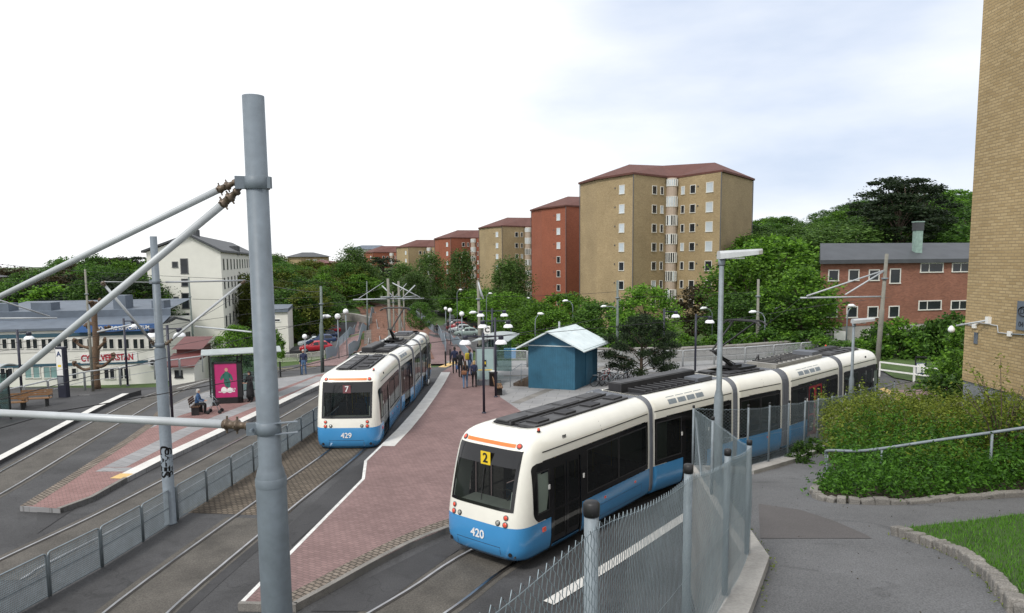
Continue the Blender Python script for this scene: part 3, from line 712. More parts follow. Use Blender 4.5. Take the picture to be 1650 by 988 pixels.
def front_patch(name, m, y0, y1, z0, z1, L, off=.006, hole=None, parent=None, rnd=0):
    yc = sorted([y0, y1]+([hole[0], hole[1]] if hole else [])); zc = sorted([z0, z1]+([hole[2], hole[3]] if hole else []))
    Y = grid_lines(yc, .08); Z = grid_lines(zc, .1); V = []; F = []
    for y in Y:
        for z in Z: V.append((front_x(y, z, L)+off, y, z))
    nz = len(Z)
    for i in range(len(Y)-1):
        for j in range(nz-1):
            cy = (Y[i]+Y[i+1])/2; cz = (Z[j]+Z[j+1])/2
            if hole and hole[0] < cy < hole[1] and hole[2] < cz < hole[3]: continue
            F.append((i*nz+j, (i+1)*nz+j, (i+1)*nz+j+1, i*nz+j+1))
    me = bpy.data.meshes.new(name); me.from_pydata(V, [], F); me.materials.append(M[m]); me.polygons.foreach_set('use_smooth', [True]*len(F)); me.update()
    o = bpy.data.objects.new(name, me); COL.objects.link(o)
    if parent is not None: adopt(o, parent)
    return o
BZ0, BZ1 = 1.20, 2.70
def shell(L, nose, cuts, parent):
    """body skin: rows by height, columns round the plan; cut away behind the glazing"""
    def ring(z, W, N):
        pts = []; xs = grid_lines([0, L-NOSE_R-.1] if nose else [0, L], .25)
        if nose: xs = spans(0, L-1.8, .25)+[L-1.8]
        right = [(x, 'x') for x in xs]
        out = []
        if nose:
            tip = L+N; x0 = tip-NOSE_R
            for x, _ in right: out.append((min(x, x0)*1.0 if x < L-1.8 else x0-(L-1.8-x), -W))
            out = [(x*(x0/(L-1.8)), -W) for x, _ in right]
            K = 14
            arc = []
            for k in range(1, K+1):
                a = PI/2*k/K
                arc.append((x0+NOSE_R*math.sin(a)**(2/NOSE_N), -W*math.cos(a)**(2/NOSE_N) if k < K else 0))
            out += arc; out += [(x, -y) for x, y in arc[-2::-1]]; out += [(x, -y) for x, y in out[:len(right)]][::-1]
        else:
            out = [(x, -W) for x, _ in right]+[(x, W) for x, _ in right[::-1]]
        return out
    rows = ROWS; vs = []; R = []
    for z, W, N in rows:
        r = ring(z, W, N); R.append(r); vs += [(x, y, z) for x, y in r]
    n = len(R[0]); fs = []; ms = []
    for j in range(len(rows)-1):
        for i in range(n-1):
            a, b = j*n+i, j*n+i+1
            f = (a, b, b+n, a+n)
            cx = sum(vs[k][0] for k in f)/4; cy = sum(vs[k][1] for k in f)/4; cz = sum(vs[k][2] for k in f)/4
            if any(cut(cx, cy, cz) for cut in cuts): continue
            fs.append(f); ms.append(1 if cz < 1.12 else (2 if cz > 3.33 and j == len(rows)-2 else 0))
        if not nose and False: pass
    fs.append(tuple((len(rows)-1)*n+k for k in range(n))); ms.append(2)
    fs.append(tuple(range(n-1, -1, -1))); ms.append(3)
    me = bpy.data.meshes.new('bodywork'); me.from_pydata(vs, [], fs)
    for k in ('cream', 'blue', 'roofgrey', 'roofdark'): me.materials.append(M[k])
    me.polygons.foreach_set('material_index', ms); me.polygons.foreach_set('use_smooth', [m < 2 for m in ms]); me.update()
    o = bpy.data.objects.new('bodywork', me); COL.objects.link(o); adopt(o, parent); return o
def end_frame(L, x, parent, name='end_frame'):
    """closing arch of a section"""
    prof = [(W, z) for z, W, N in ROWS if z > .4]
    pts = [(x, -w, z) for w, z in prof]+[(x, w, z) for w, z in prof[::-1]]
    inner = [(x, -w*.8, min(2.9, max(.45, z))) for w, z in prof]+[(x, w*.8, min(2.9, max(.45, z))) for w, z in prof[::-1]]
    mb = MB(); n = len(pts); mb.add(pts+inner, [(i, i+1, n+i+1, n+i) for i in range(n-1)])
    return mb.build(name, 'roofdark', parent)
def equipment(kind, L, parent, x0=.3, x1=None, rng=random):
    x1 = x1 or L-.3
    mb = MB(); mb.use(0)
    zt = 3.33
    x = x0
    # side cable trays, flat lids, resistor grids, pipes
    if kind == 'cab':
        mb.use(0).box(((x0+x1)/2, -.40, zt+.06), (x1-x0, .55, .09)); mb.box(((x0+x1)/2, .40, zt+.06), (x1-x0, .55, .09))
        mb.use(1).box(((x0+x1)/2, 0, zt+.04), (x1-x0-.2, .16, .07))
        for k in range(4): xx = x0+.5+k*(x1-x0-1)/3; mb.use(1).box((xx, .40, zt+.13), (.55, .4, .08)); mb.use(0).box((xx+.1, -.4, zt+.12), (.9, .42, .05))
        mb.use(1).tube((x0, -.12, zt+.12), (x1, -.12, zt+.12), .025, n=6); mb.tube((x0, .13, zt+.12), (x1, .13, zt+.12), .02, n=6)
        mb.use(2).tube((x0+.2, -.70, zt+.1), (x1-.1, -.70, zt+.1), .02, n=6)
    elif kind == 'tall':
        mb.use(1).box(((x0+x1)/2, -.42, zt+.16), (x1-x0, .55, .30)); mb.use(2).box((x0+.5, .32, zt+.10), (.9, .6, .18))
        for k in range(9): mb.use(1).box((x0+1.2+k*(x1-x0-1.5)/8, .28, zt+.10), (.07, .72, .12))
        mb.use(1).box(((x0+x1)/2, .70, zt+.06), (x1-x0-.4, .04, .10)); mb.use(0).box(((x0+x1)/2, -.42, zt+.322), (x1-x0-.1, .45, .02))
    elif kind == 'grid':
        mb.use(3).box(((x0+x1)/2, 0, zt+.10), (x1-x0, 1.3, .18)); mb.use(1)
        for k in range(10): mb.box((x0+.3+k*(x1-x0-.6)/9, 0, zt+.21), (.07, 1.1, .05))
        mb.use(2).box((x0+.4, .1, zt+.26), (.7, .9, .16))
        mb.use(1).poly([(x1-.7, -.5, zt+.1), (x1-.6, -.45, zt+.42), (x1-.4, -.4, zt+.36), (x1-.2, -.45, zt+.1)], .035, 6)
        mb.poly([(x1-.9, .4, zt+.1), (x1-.8, .4, zt+.38), (x1-.5, .35, zt+.3), (x1-.3, .35, zt+.1)], .03, 6)
    o = mb.build('roof_equipment', ['roofgrey', 'roofdark', 'bellows', 'interior'], parent); bevel(o, .012, 1); return o
def headlight(parent, L, y, z, r, m):
    mb = MB(); x = front_x(y, z, L)
    t = Vector((front_x(y, z+.02, L)-front_x(y, z-.02, L), 0, .04)).normalized()
    mb.use(0, True).lathe([(r*1.25, .0), (r*1.25, .02), (r, .026)], n=16); mb.use(1).lathe([(r, .022), (r*.8, .034), (r*.4, .041), (0.0, .043)], n=16)
    o = mb.build('headlight', ['winframe_dark' if m != 'whitelens' else 'black', m], parent)
    nrm = Vector((1, (front_x(y, z, L)-front_x(y+.02*(1 if y > 0 else -1), z, L))/.02*(1 if y > 0 else -1), -t.x/t.z)).normalized()
    o.location = (x, y, z); o.rotation_euler = nrm.to_track_quat('Z', 'Y').to_euler(); return o
def seats(L, x0, x1, parent):
    mb = MB(); x = x0
    while x < x1:
        for s in (-1, 1):
            for yy in (.55, 1.0):
                mb.use(0).box((x, s*yy, .82), (.42, .4, .08)); mb.box((x-.22, s*yy, 1.15), (.07, .4, .62))
        x += .85
    mb.use(1)
    for k in range(4):
        xx = x0+(x1-x0)*k/3
        for s in (-1, 1): mb.tube((xx, s*.35, .5), (xx, s*.35, 2.9), .018, n=6)
    mb.use(2).box((L/2, 0, .44), (L-.3, 2.2, .05)); mb.use(3).box((L/2-.5, 0, 2.86), (L-1.7, 2.0, .04))
    return mb.build('cabin_interior', ['seatblue', 'poleyellow', 'floor_dark', 'interior'], parent)
def tram_section(tram, kind, L, loc, rz, line, number, red_door=False, grey_win=False, eq='cab', front=True, panto=False):
    """one rigid car section in local coordinates: x forward (to the nose), y left, z up"""
    nose = kind == 'cab'
    sec = thing('car_section', None, None, loc, rz); del_keys(sec); adopt(sec, tram)
    bx1 = L-.62 if nose else L-.10
    bx0 = .12
    # layout along the side: windows and doors
    items = []
    if nose:
        items.append(('w', L-1.26, L-.80, 1.42, 2.46)); items.append(('d', L-2.78, L-1.42))
        e = L-2.98; rest = e-bx0-.15; nwin = 2 if rest > 2.2 else 1; wl = rest/nwin
        for k in range(nwin): items.append(('w', bx0+.12+k*wl, bx0+.04+(k+1)*wl, 1.36, 2.56))
    elif kind == 'door':
        c = L*.5
        items += [('d', c-.66, c+.66), ('w', bx0+.1, c-.84, 1.36, 2.56), ('w', c+.84, bx1-.1, 1.36, 2.56)]
    else:
        w = (bx1-bx0-.3)/2
        items += [('w', bx0+.1, bx0+.1+w, 1.36, 2.56), ('w', bx1-.1-w, bx1-.1, 1.36, 2.56)]
    doors = [(i[1], i[2]) for i in items if i[0] == 'd']
    def cut_side(x, y, z):
        if bx0+.05 < x < bx1-.55 and BZ0+.06 < z < BZ1-.02 and abs(y) > 1.2: return True
        return any(a+.02 < x < b-.02 and .36 < z < BZ1 and abs(y) > 1.2 for a, b in doors)
    def cut_front(x, y, z): return nose and x > L-1.2 and abs(y) < .97 and 1.60 < z < 2.70
    shell(L, nose, [cut_side, cut_front], sec)
    end_frame(L, .02, sec)
    if not nose: end_frame(L, L-.02, sec)
    for sg in (-1, 1):
        holes = []
        for it in items:
            if it[0] == 'w': holes.append((it[1], it[2], it[3], it[4]))
            else: holes.append((it[1]+.03, it[2]-.03, BZ0-.01, 2.52))
        side_patch('window_band', 'tramblack', bx0, bx1, BZ0, BZ1, sg, L, nose, .008, [h if h[2] > BZ0 else (h[0], h[1], BZ0, h[3]) for h in holes], rnd=.30 if nose else None, parent=sec)
        for it in items:
            if it[0] == 'w':
                side_patch('window', 'tglass_front' if (nose and it is items[0]) else 'tglass', it[1]-.01, it[2]+.01, it[3]-.01, it[4]+.01, sg, L, nose, .003, parent=sec)
                fr = side_patch('window_rubber', 'rubber', it[1]-.03, it[2]+.03, it[3]-.03, it[4]+.03, sg, L, nose, .012, [(it[1]+.015, it[2]-.015, it[3]+.015, it[4]-.015)], parent=sec)
                if not grey_win or True:
                    pass
            else:
                a, b = it[1]+.03, it[2]-.03; mid = (a+b)/2; m_ = 'text_red' if red_door else 'tramblack'
                for p, q in ((a, mid-.012), (mid+.012, b)):
                    hs = [(p+.09, q-.09, .62, 1.30), (p+.09, q-.09, 1.36, 2.42)]
                    d = side_patch('door_leaf', m_, p, q, .34, 2.52, sg, L, nose, -.012, hs, parent=sec)
                    side_patch('door_glass', 'tglass', p+.08, q-.08, .61, 2.43, sg, L, nose, -.018, parent=sec)
                side_patch('door_sill', 'tramblack', it[1], it[2], .27, .345, sg, L, nose, .004, parent=sec)
                side_patch('door_jamb', 'tramblack', it[1]-.05, it[1]+.035, .30, BZ0+.01, sg, L, nose, .006, parent=sec)
                side_patch('door_jamb', 'tramblack', it[2]-.035, it[2]+.05, .30, BZ0+.01, sg, L, nose, .006, parent=sec)
                for xx in (it[1]-.12, it[2]+.14):
                    mb = MB(); mb.box((xx, sg*(side_y(xx, 2.0, L, nose)+.016), 2.0 if xx > it[2] else 1.9), (.06, .02, .12)); mb.build('door_button', 'white', sec)
        # long groove under the roof cowling, skirt seams, side repeater
        side_patch('roof_groove', 'black', .10, (L-1.05) if nose else L-.10, 2.925, 2.955, sg, L, nose, .004, parent=sec)
        side_patch('cowl_seam', 'roofdark', L*.42, L*.42+.012, 2.97, 3.32, sg, L, nose, .003, parent=sec)
        if nose:
            side_patch('cowl_seam', 'roofdark', L*.93-.4, L*.93-.388, 2.0, 2.001, sg, L, nose, .003, parent=sec)
            mb = MB()
            for k in range(3): mb.box((L-2.15+k*.06, sg*(_lerp(3.12, 1)+.004), 3.12), (.02, .02, .13))
            mb.build('vent', 'roofdark', sec)
            mb = MB(); xx = L-1.05; mb.box((xx, sg*(side_y(xx, .95, L, nose)+.012), .95), (.13, .03, .11)); mb.build('side_repeater', 'redlens', sec)
        elif eq == 'tall' or eq == 'grid2' or grey_win:
            for k in range(4):
                a = L*.38+k*.52
                if a+.45 < L-.4: side_patch('vent_grille', 'galv', a, a+.44, 3.06, 3.28, sg, L, nose, .006, parent=sec)
        for k in range(2):
            mb = MB(); xx = bx0+.8+k*max(.8, (L-3.2)*.5)
            if not any(a-.2 < xx < b+.2 for a, b in doors) and xx < L-1.6: mb.box((xx, sg*(1.325+.004), .98), (.09, .012, .06)); mb.build('side_marker', 'redlens', sec)
        # hatch outline in the blue skirt
        if L > 3.4:
            xa = .5; xb = (doors[0][0]-.35) if doors else L-.6
            if xb-xa > .7: side_patch('skirt_hatch', 'roofdark', xa, xb, .48, .82, sg, L, nose, .002, [(xa+.009, xb-.009, .489, .811)], parent=sec, d=.3)
    if nose:
        front_patch('windscreen_surround', 'tramblack', -1.04, 1.04, 1.56, 3.02, L, .010, (-.95, .95, 1.64, 2.60), sec)
        ws = front_patch('windscreen', 'tglass_front', -.97, .97, 1.62, 2.63, L, .004, None, sec)
        mb = MB()
        # one curved strip of orange with a red lamp at each end
        front_patch('orange_strip', 'orange', -.80, .80, 3.085, 3.165, L, .014, None, sec)
        for y in (-.90, .90): headlight(sec, L, y, 3.12, .062, 'redlens')
        for y, z, r, m_ in ((-.86, 1.42, .055, 'redlens'), (-.86, 1.25, .06, 'redlens'), (-.64, 1.26, .055, 'whitelens'), (.86, 1.42, .055, 'redlens'), (.86, 1.25, .06, 'redlens'), (.64, 1.26, .055, 'whitelens')):
            headlight(sec, L, y, z, r, m_)
        # seam between nose panel and bumper, bumper cover outline
        front_patch('bumper_cover', 'roofdark', -.72, .72, .36, .66, L, .003, (-.708, .708, .372, .648), sec)
        for y in (-.98, .98):
            mb = MB(); mb.lathe([(.055, 0), (.055, .02), (0, .02)], n=12, axis='X'); e = mb.build('tow_socket', 'black', sec); e.location = (front_x(y, .5, L)-.002, y, .5)
        t = text(number, .30, 'text_white', sec, (front_x(0, .84, L)+.012, 0, .86), (PI/2, 0, PI/2), 'fleet_number', .004, bold=.006)
        # line plate behind the screen, top centre
        mb = MB(); xz = L+_lerp(2.66, 2)+.03
        if line == '2': mb.use(0).box((xz-.006, 0, 2.74), (.012, .32, .34))
        else: mb.use(1).box((xz-.006, 0, 2.74), (.012, .32, .34))
        mb.build('line_plate', ['yellow', 'plate_dim'], sec)
        text(line, .34, 'text_dark' if line == '2' else 'text_white', sec, (xz+.012, 0, 2.74), (PI/2, 0, PI/2), 'line_number', .002, bold=.006)
        # cab: black header shade, desk, wheel, driver's seat
        mb = MB(); mb.box((L-.80, 0, 2.78), (.26, 1.9, .36)); mb.build('header_panel', 'black', sec)
        mb = MB(); mb.box((L-.66, 0, 1.46), (.60, 1.8, .10)); mb.box((L-.90, 0, 1.2), (.12, 1.7, .5)); mb.build('dashboard', 'interior', sec)
        mb = MB(); mb.smooth = True
        pts = [(L-1.02+.10*math.sin(a), .22*math.cos(a)+.25, 1.62+.19*math.sin(a)) for a in [2*PI*k/16 for k in range(17)]]
        mb.poly(pts, .018, 6, cap=False); mb.tube((L-1.02, .25, 1.62), (L-.85, .25, 1.45), .02); mb.build('steering_wheel', 'black', sec)
        mb = MB(); mb.box((L-1.55, .25, 1.0), (.5, .5, .12)); mb.box((L-1.8, .25, 1.45), (.12, .5, .85)); mb.box((L-1.8, .25, 1.98), (.1, .28, .22)); o = mb.build('driver_seat', 'seatblue', sec); bevel(o, .04, 2)
        # wiper
        mb = MB(); z0, z1 = 1.72, 2.5
        mb.tube((front_x(0, z0, L)+.03, .05, z0), (front_x(0, z1, L)+.03, .0, z1), .012, n=6); mb.bar((front_x(0, 2.2, L)+.03, .02, 1.9), (front_x(0, 2.85, L)+.02, .0, 2.85), .012, .03); mb.build('wiper', 'black', sec)
        # red marker lamp on the roof corner
        mb = MB(); mb.use(0).lathe([(.05, 0), (.05, .03)], (L-1.35, .95, 3.36), 10); mb.use(1, True).lathe([(.04, .03), (.04, .08), (.02, .10), (0, .105)], (L-1.35, .95, 3.36), 10); mb.build('marker_lamp', ['black', 'redlens'], sec)
    # closed bulkheads, underframe, bogie
    mb = MB(); mb.box((L/2-.3, 0, .34), (L-1.9, 2.0, .14)); mb.box((L/2, 0, .24), (1.9, 1.5, .22)) if kind != 'door' else None
    mb.smooth = True
    if kind != 'door':
        for xx in (L/2-.75, L/2+.75):
            for s in (-.75, .75): mb.lathe([(.0, -.06), (.30, -.06), (.33, -.04), (.30, .06), (0, .06)], (xx, s, .33), 20, 'Y')
    mb.build('underframe', 'roofdark', sec)
    seats(L, .7, L-2.9 if nose else L-.5, sec)
    if eq: equipment(eq, L, sec, .25, (L-1.55) if nose else L-.2)
    if panto:
        mb = MB(); mb.use(0); xc = L*.5
        for s in (-.35, .35): mb.lathe([(.05, 0), (.07, .03), (.05, .06), (.07, .09), (.05, .12), (.05, .16)], (xc, s, 3.36), 8); mb.lathe([(.05, 0), (.07, .03), (.05, .06), (.07, .09), (.05, .12), (.05, .16)], (xc-.9, s, 3.36), 8)
        mb.box((xc-.45, 0, 3.55), (1.1, .85, .07)); mb.box((xc-.1, 0, 3.62), (.35, .5, .12))
        k0 = Vector((xc, 0, 3.62)); k1 = Vector((xc-1.15*panto, 0, 4.28)); k2 = Vector((xc+.75*panto, 0, 5.30))
        mb.bar(k0, k1, .12, .10); mb.tube(k0+Vector((-.25, .1, 0)), k1+Vector((0, .05, -.05)), .02)
        mb.bar(k1+Vector((0, -.07, 0)), k2+Vector((0, -.5, 0)), .05, .05); mb.bar(k1+Vector((0, .07, 0)), k2+Vector((0, .5, 0)), .05, .05); mb.tube(k1+Vector((0, -.16, 0)), k1+Vector((0, .16, 0)), .03)
        for dx in (-.2, .2):
            mb.poly([k2+Vector((dx, y, z)) for y, z in ((-.85, -.12), (-.7, -.01), (-.5, .03), (.5, .03), (.7, -.01), (.85, -.12))], .04, 6)
        for s in (-.5, .5): mb.tube(k2+Vector((-.2, s, .03)), k2+Vector((.2, s, .03)), .015)
        mb.build('pantograph', 'black', sec)
    return sec
def del_keys(o):
    for k in ('label', 'category', 'group'):
        if k in o: del o[k]
def bellows(tram, A, B, ha, hb):
    """corrugated gangway arch between two section ends (world pts, headings)"""
    base = tram.location; mb = MB(); mb.smooth = False; N = 9; prof = [(W-.012, z+.012) for z, W, _ in ROWS if .4 < z and z < 3.395]
    vs = []; n = 0
    for k in range(N):
        t = k/(N-1); c = A.lerp(B, t); h = ha+(hb-ha)*t; s = .0 if k % 2 else .035
        if k in (0, N-1): s = -.03
        lx, ly = -math.sin(h), math.cos(h)
        ring = [(-(w-.0+s), z+(s if z > 3 else 0)) for w, z in prof]+[((w+s), z+(s if z > 3 else 0)) for w, z in prof[::-1]]
        n = len(ring)
        for w, z in ring: vs.append((c.x+lx*w-base.x, c.y+ly*w-base.y, c.z+z-base.z))
    mb.add(vs, [(k*n+i, k*n+i+1, (k+1)*n+i+1, (k+1)*n+i) for k in range(N-1) for i in range(n-1)])
    return mb.build('gangway_bellows', 'bellows', tram)
def make_tram(label, nodes, kinds, line, number, panto_i, red_i=None, eqs=None):
    t = thing('tram', label, 'tram', nodes[0])
    G2 = .20; segs = []
    for i, (a, b) in enumerate(zip(nodes, nodes[1:])):
        d = (a-b); h = math.atan2(d.y, d.x); u = d.normalized()
        p0 = b+u*(G2 if i < len(nodes)-2 else 0); p1 = a-u*(G2 if i > 0 else 0); segs.append((p0, p1, h, (p1-p0).length))
    for i, (p0, p1, h, L) in enumerate(segs):
        k = kinds[i]
        if i == len(segs)-1:
            # the far cab runs the other way round
            s = tram_section(t, 'cab', L, p1-t.location, h+PI, line, number, eq='cab')
        else:
            s = tram_section(t, k, L, p0-t.location, h, line, number, eq=(eqs or ['cab', 'tall', 'cab', 'grid', 'cab'])[i], panto=panto_i.get(i, 0), red_door=(i == red_i), grey_win=(i in (1, 3)))
            if i == 0 and k != 'cab': pass
    for a, b in zip(segs, segs[1:]):
        hb = b[2]; ha = a[2]
        bellows(t, a[0]+(a[1]-a[0]).normalized()*.04, b[1]-(b[1]-b[0]).normalized()*.04, ha, hb)
    return t
tram420 = make_tram('blue and cream tram 420 on line 2, nearest tram, curving away behind the fence', [*NODES420[:-1], NODES420[-1]+(NODES420[-1]-NODES420[-2]).normalized()*.9], ['cab', 'door', 'plain', 'door', 'cab'], '2', '420', {2: -1.0}, 3)
def px_node(x, y, Y, dx=1.3, z0=.3):
    p = at(x, y, Y); return Vector((p.x-dx, Y, p.z-z0))
N429 = [Vector((-6.88, 28.9, 0)), px_node(645.7, 669.8, 35.2), px_node(668, 645.5, 38.7), px_node(679, 631, 41.7), px_node(689, 617, 44.6), px_node(696, 607, 47.4)]
tram429 = make_tram('blue and cream tram 429 on line 7 at the left edge of the middle platform', N429, ['cab', 'door', 'plain', 'door', 'cab'], '7', '429', {2: -1.0})
# the tram shown further back has a silver tail lamp housing (far cab); nothing else differs

# ================================================================ CHAIN-LINK FENCE
def chainlink(name, label, line, zf, h, pitch, r, post_d, group, caps=True, post_r=.03, nside=4, end_post=True, sag=.03, steps=None, lean=0.0, wall=.14, first=True, brace_at=None, posts=None):
    root = thing(name, label, 'fence', (line[0].x, line[0].y, zf(line[0].x, line[0].y)), 0, group)
    L_ = [0]
    for a, b in zip(line, line[1:]): L_.append(L_[-1]+(b-a).length)
    def pt(s):
        s = max(0, min(L_[-1]-1e-6, s))
        for i in range(len(line)-1):
            if s <= L_[i+1]:
                return line[i].lerp(line[i+1], (s-L_[i])/(L_[i+1]-L_[i]))
    posts = posts if posts is not None else L_
    def top(s):
        zt = zf(pt(s).x, pt(s).y)+wall+h
        k = [abs(s-p) for p in posts]; d = min(k)
        return zt-sag*min(1, d/.8)
    rnd = random.Random(int(L_[-1]*100)); mb = MB(); mb.smooth = True
    dz = pitch*.86; nw = int(L_[-1]/pitch)
    nrm = lambda s: Vector((-(pt(s+.01)-pt(s-.01)).normalized().y, (pt(s+.01)-pt(s-.01)).normalized().x, 0))
    for i in range(nw+1):
        s0 = i*pitch; p = pt(s0); zb = zf(p.x, p.y)+wall-.02; zt = top(s0); K = max(2, int((zt-zb)/dz)); q = []; ph = i % 2
        nn = nrm(s0)
        for k in range(K+1):
            sx = s0+(pitch*1.04 if (k+ph) % 2 else -pitch*.04)+rnd.uniform(-.0015, .0015); P0 = pt(sx); w = (.004 if (k+ph) % 2 else -.004)+.012*math.sin(s0*1.7+k*.11)
            q.append(Vector((P0.x+nn.x*w, P0.y+nn.y*w, zt-k*dz)))
        # twisted barb at the top
        pass
        mb.poly(q, r, nside, cap=False)
    mb.build('wire_mesh', 'wire_galv', root)
    # line wires
    mb = MB(); mb.smooth = True
    S = np.arange(0, L_[-1]+.2, .25)
    for frac in (0.985, .5, .03):
        mb.poly([Vector((pt(s).x, pt(s).y, zf(pt(s).x, pt(s).y)+wall+(top(s)-zf(pt(s).x, pt(s).y)-wall)*frac)) for s in S], r*1.15, 4, cap=False)
    mb.build('line_wire', 'wire_galv', root)
    for k, s in enumerate(posts):
        if not first and k == 0: continue
        p = pt(s); z = zf(p.x, p.y); mb = MB(); mb.smooth = True; nn = nrm(s)*.035
        mb.tube((p.x+nn.x, p.y+nn.y, z-.05), (p.x+nn.x, p.y+nn.y, z+wall+h+.06), post_r, n=12)
        o = mb.build('fence_post', 'galv', root)
        mb = MB(); mb.smooth = True; mb.lathe([(post_r*1.12, 0), (post_r*1.16, .03), (post_r*1.14, .052), (post_r*.9, .062), (0, .064)], (p.x+nn.x, p.y+nn.y, z+wall+h+.02), 12)
        mb.build('post_cap', 'black', o)
    if brace_at:
        for s, dirn in brace_at:
            p = pt(s); q_ = pt(s+dirn); mb = MB(); mb.smooth = True
            mb.tube((p.x, p.y, zf(p.x, p.y)+wall+h*.85), (q_.x, q_.y, zf(q_.x, q_.y)+.1), .022, n=8); mb.build('brace', 'galv', root)
    return root
def reorigin():
    """chain-link parts are laid out in world coordinates: shift them under their root"""
    for o in list(bpy.data.objects):
        if o.name.startswith('chainlink_fence') and o.parent is None:
            for n_ in KIDS.get(o.name, []):
                c = bpy.data.objects[n_]; c.data.transform(Matrix.Translation(-o.location))
                for m_ in KIDS.get(n_, []): bpy.data.objects[m_].data.transform(Matrix.Translation(-o.location))
def zfence(x, y): return pz(x, y)
n1 = [FL[1], FL[2], FL[3], FL[4], FL[5]]
chainlink('chainlink_fence', 'nearest run of chain-link fence with black-capped posts rising from the bottom edge above tram 420', n1, zfence, 1.40, .035, .0019, 2, 'chain-link fence runs beside the path', post_r=.031, nside=4)
chainlink('chainlink_fence', 'short run of chain-link fence turning back from the sharp corner beside the path', [FL[5], FL[6], FL[7]], zfence, 1.40, .038, .0016, 2, 'chain-link fence runs beside the path', post_r=.028, nside=4, first=False, brace_at=[(8.1, -1.6)])
ffl = FF
chainlink('chainlink_fence', 'long far run of chain-link fence between the path and the tail of tram 420', ffl, zfence, 1.42, .045, .0026, 2, 'chain-link fence runs beside the path', post_r=.026, nside=3, first=False, brace_at=[(12.6, -1.5)])
reorigin()
# ================================================================ BUILDINGS
def face_hit(px, py, P, Q_):
    """ray meets the vertical plane through plan points P, Q -> (fraction along PQ, height)"""
    v = ray(px, py); dx, dy = Q_[0]-P[0], Q_[1]-P[1]
    den = v.x*dy-v.y*dx; t = (P[0]*dy-P[1]*dx)/den
    hx, hy = v.x*t, v.y*t; s = ((hx-P[0])*dx+(hy-P[1])*dy)/(dx*dx+dy*dy)
    return s, CAMZ+v.z*t
WIN = {}
def window_mesh(w, h, frame, glass, bars=(), fw=.07, depth=.06):
    key = (round(w, 2), round(h, 2), frame, glass, tuple(bars), fw)
    if key in WIN: return WIN[key]
    mb = MB(); mb.use(0)
    mb.box((0, 0, h/2-fw/2), (w, depth, fw)); mb.box((0, -.015, -h/2+fw/2), (w+.06, depth+.03, fw))
    mb.box((-w/2+fw/2, 0, 0), (fw, depth, h-2*fw)); mb.box((w/2-fw/2, 0, 0), (fw, depth, h-2*fw))
    for b in bars: mb.box((b, 0, 0), (fw*.8, depth*.9, h-2*fw))
    mb.use(1).box((0, .012, 0), (w-2*fw, .01, h-2*fw))
    o = mb.build('window', [frame, glass]); me = o.data; bpy.data.objects.remove(o); WIN[key] = me; return me
def put_window(parent, me, pos, ang, name='window'):
    """pos in the parent's local frame; the window's local -Y looks outward"""
    o = bpy.data.objects.new(name, me); COL.objects.link(o); o.location = pos; o.rotation_euler = (0, 0, ang); adopt(o, parent); return o
def face_place(P, Q_, s, z, out=.02):
    dx, dy = Q_[0]-P[0], Q_[1]-P[1]; l = math.hypot(dx, dy)
    n = (dy/l, -dx/l)          # outward normal for walls listed left to right as seen from outside
    return (P[0]+dx*s+n[0]*out, P[1]+dy*s+n[1]*out, z), math.atan2(dy, dx)

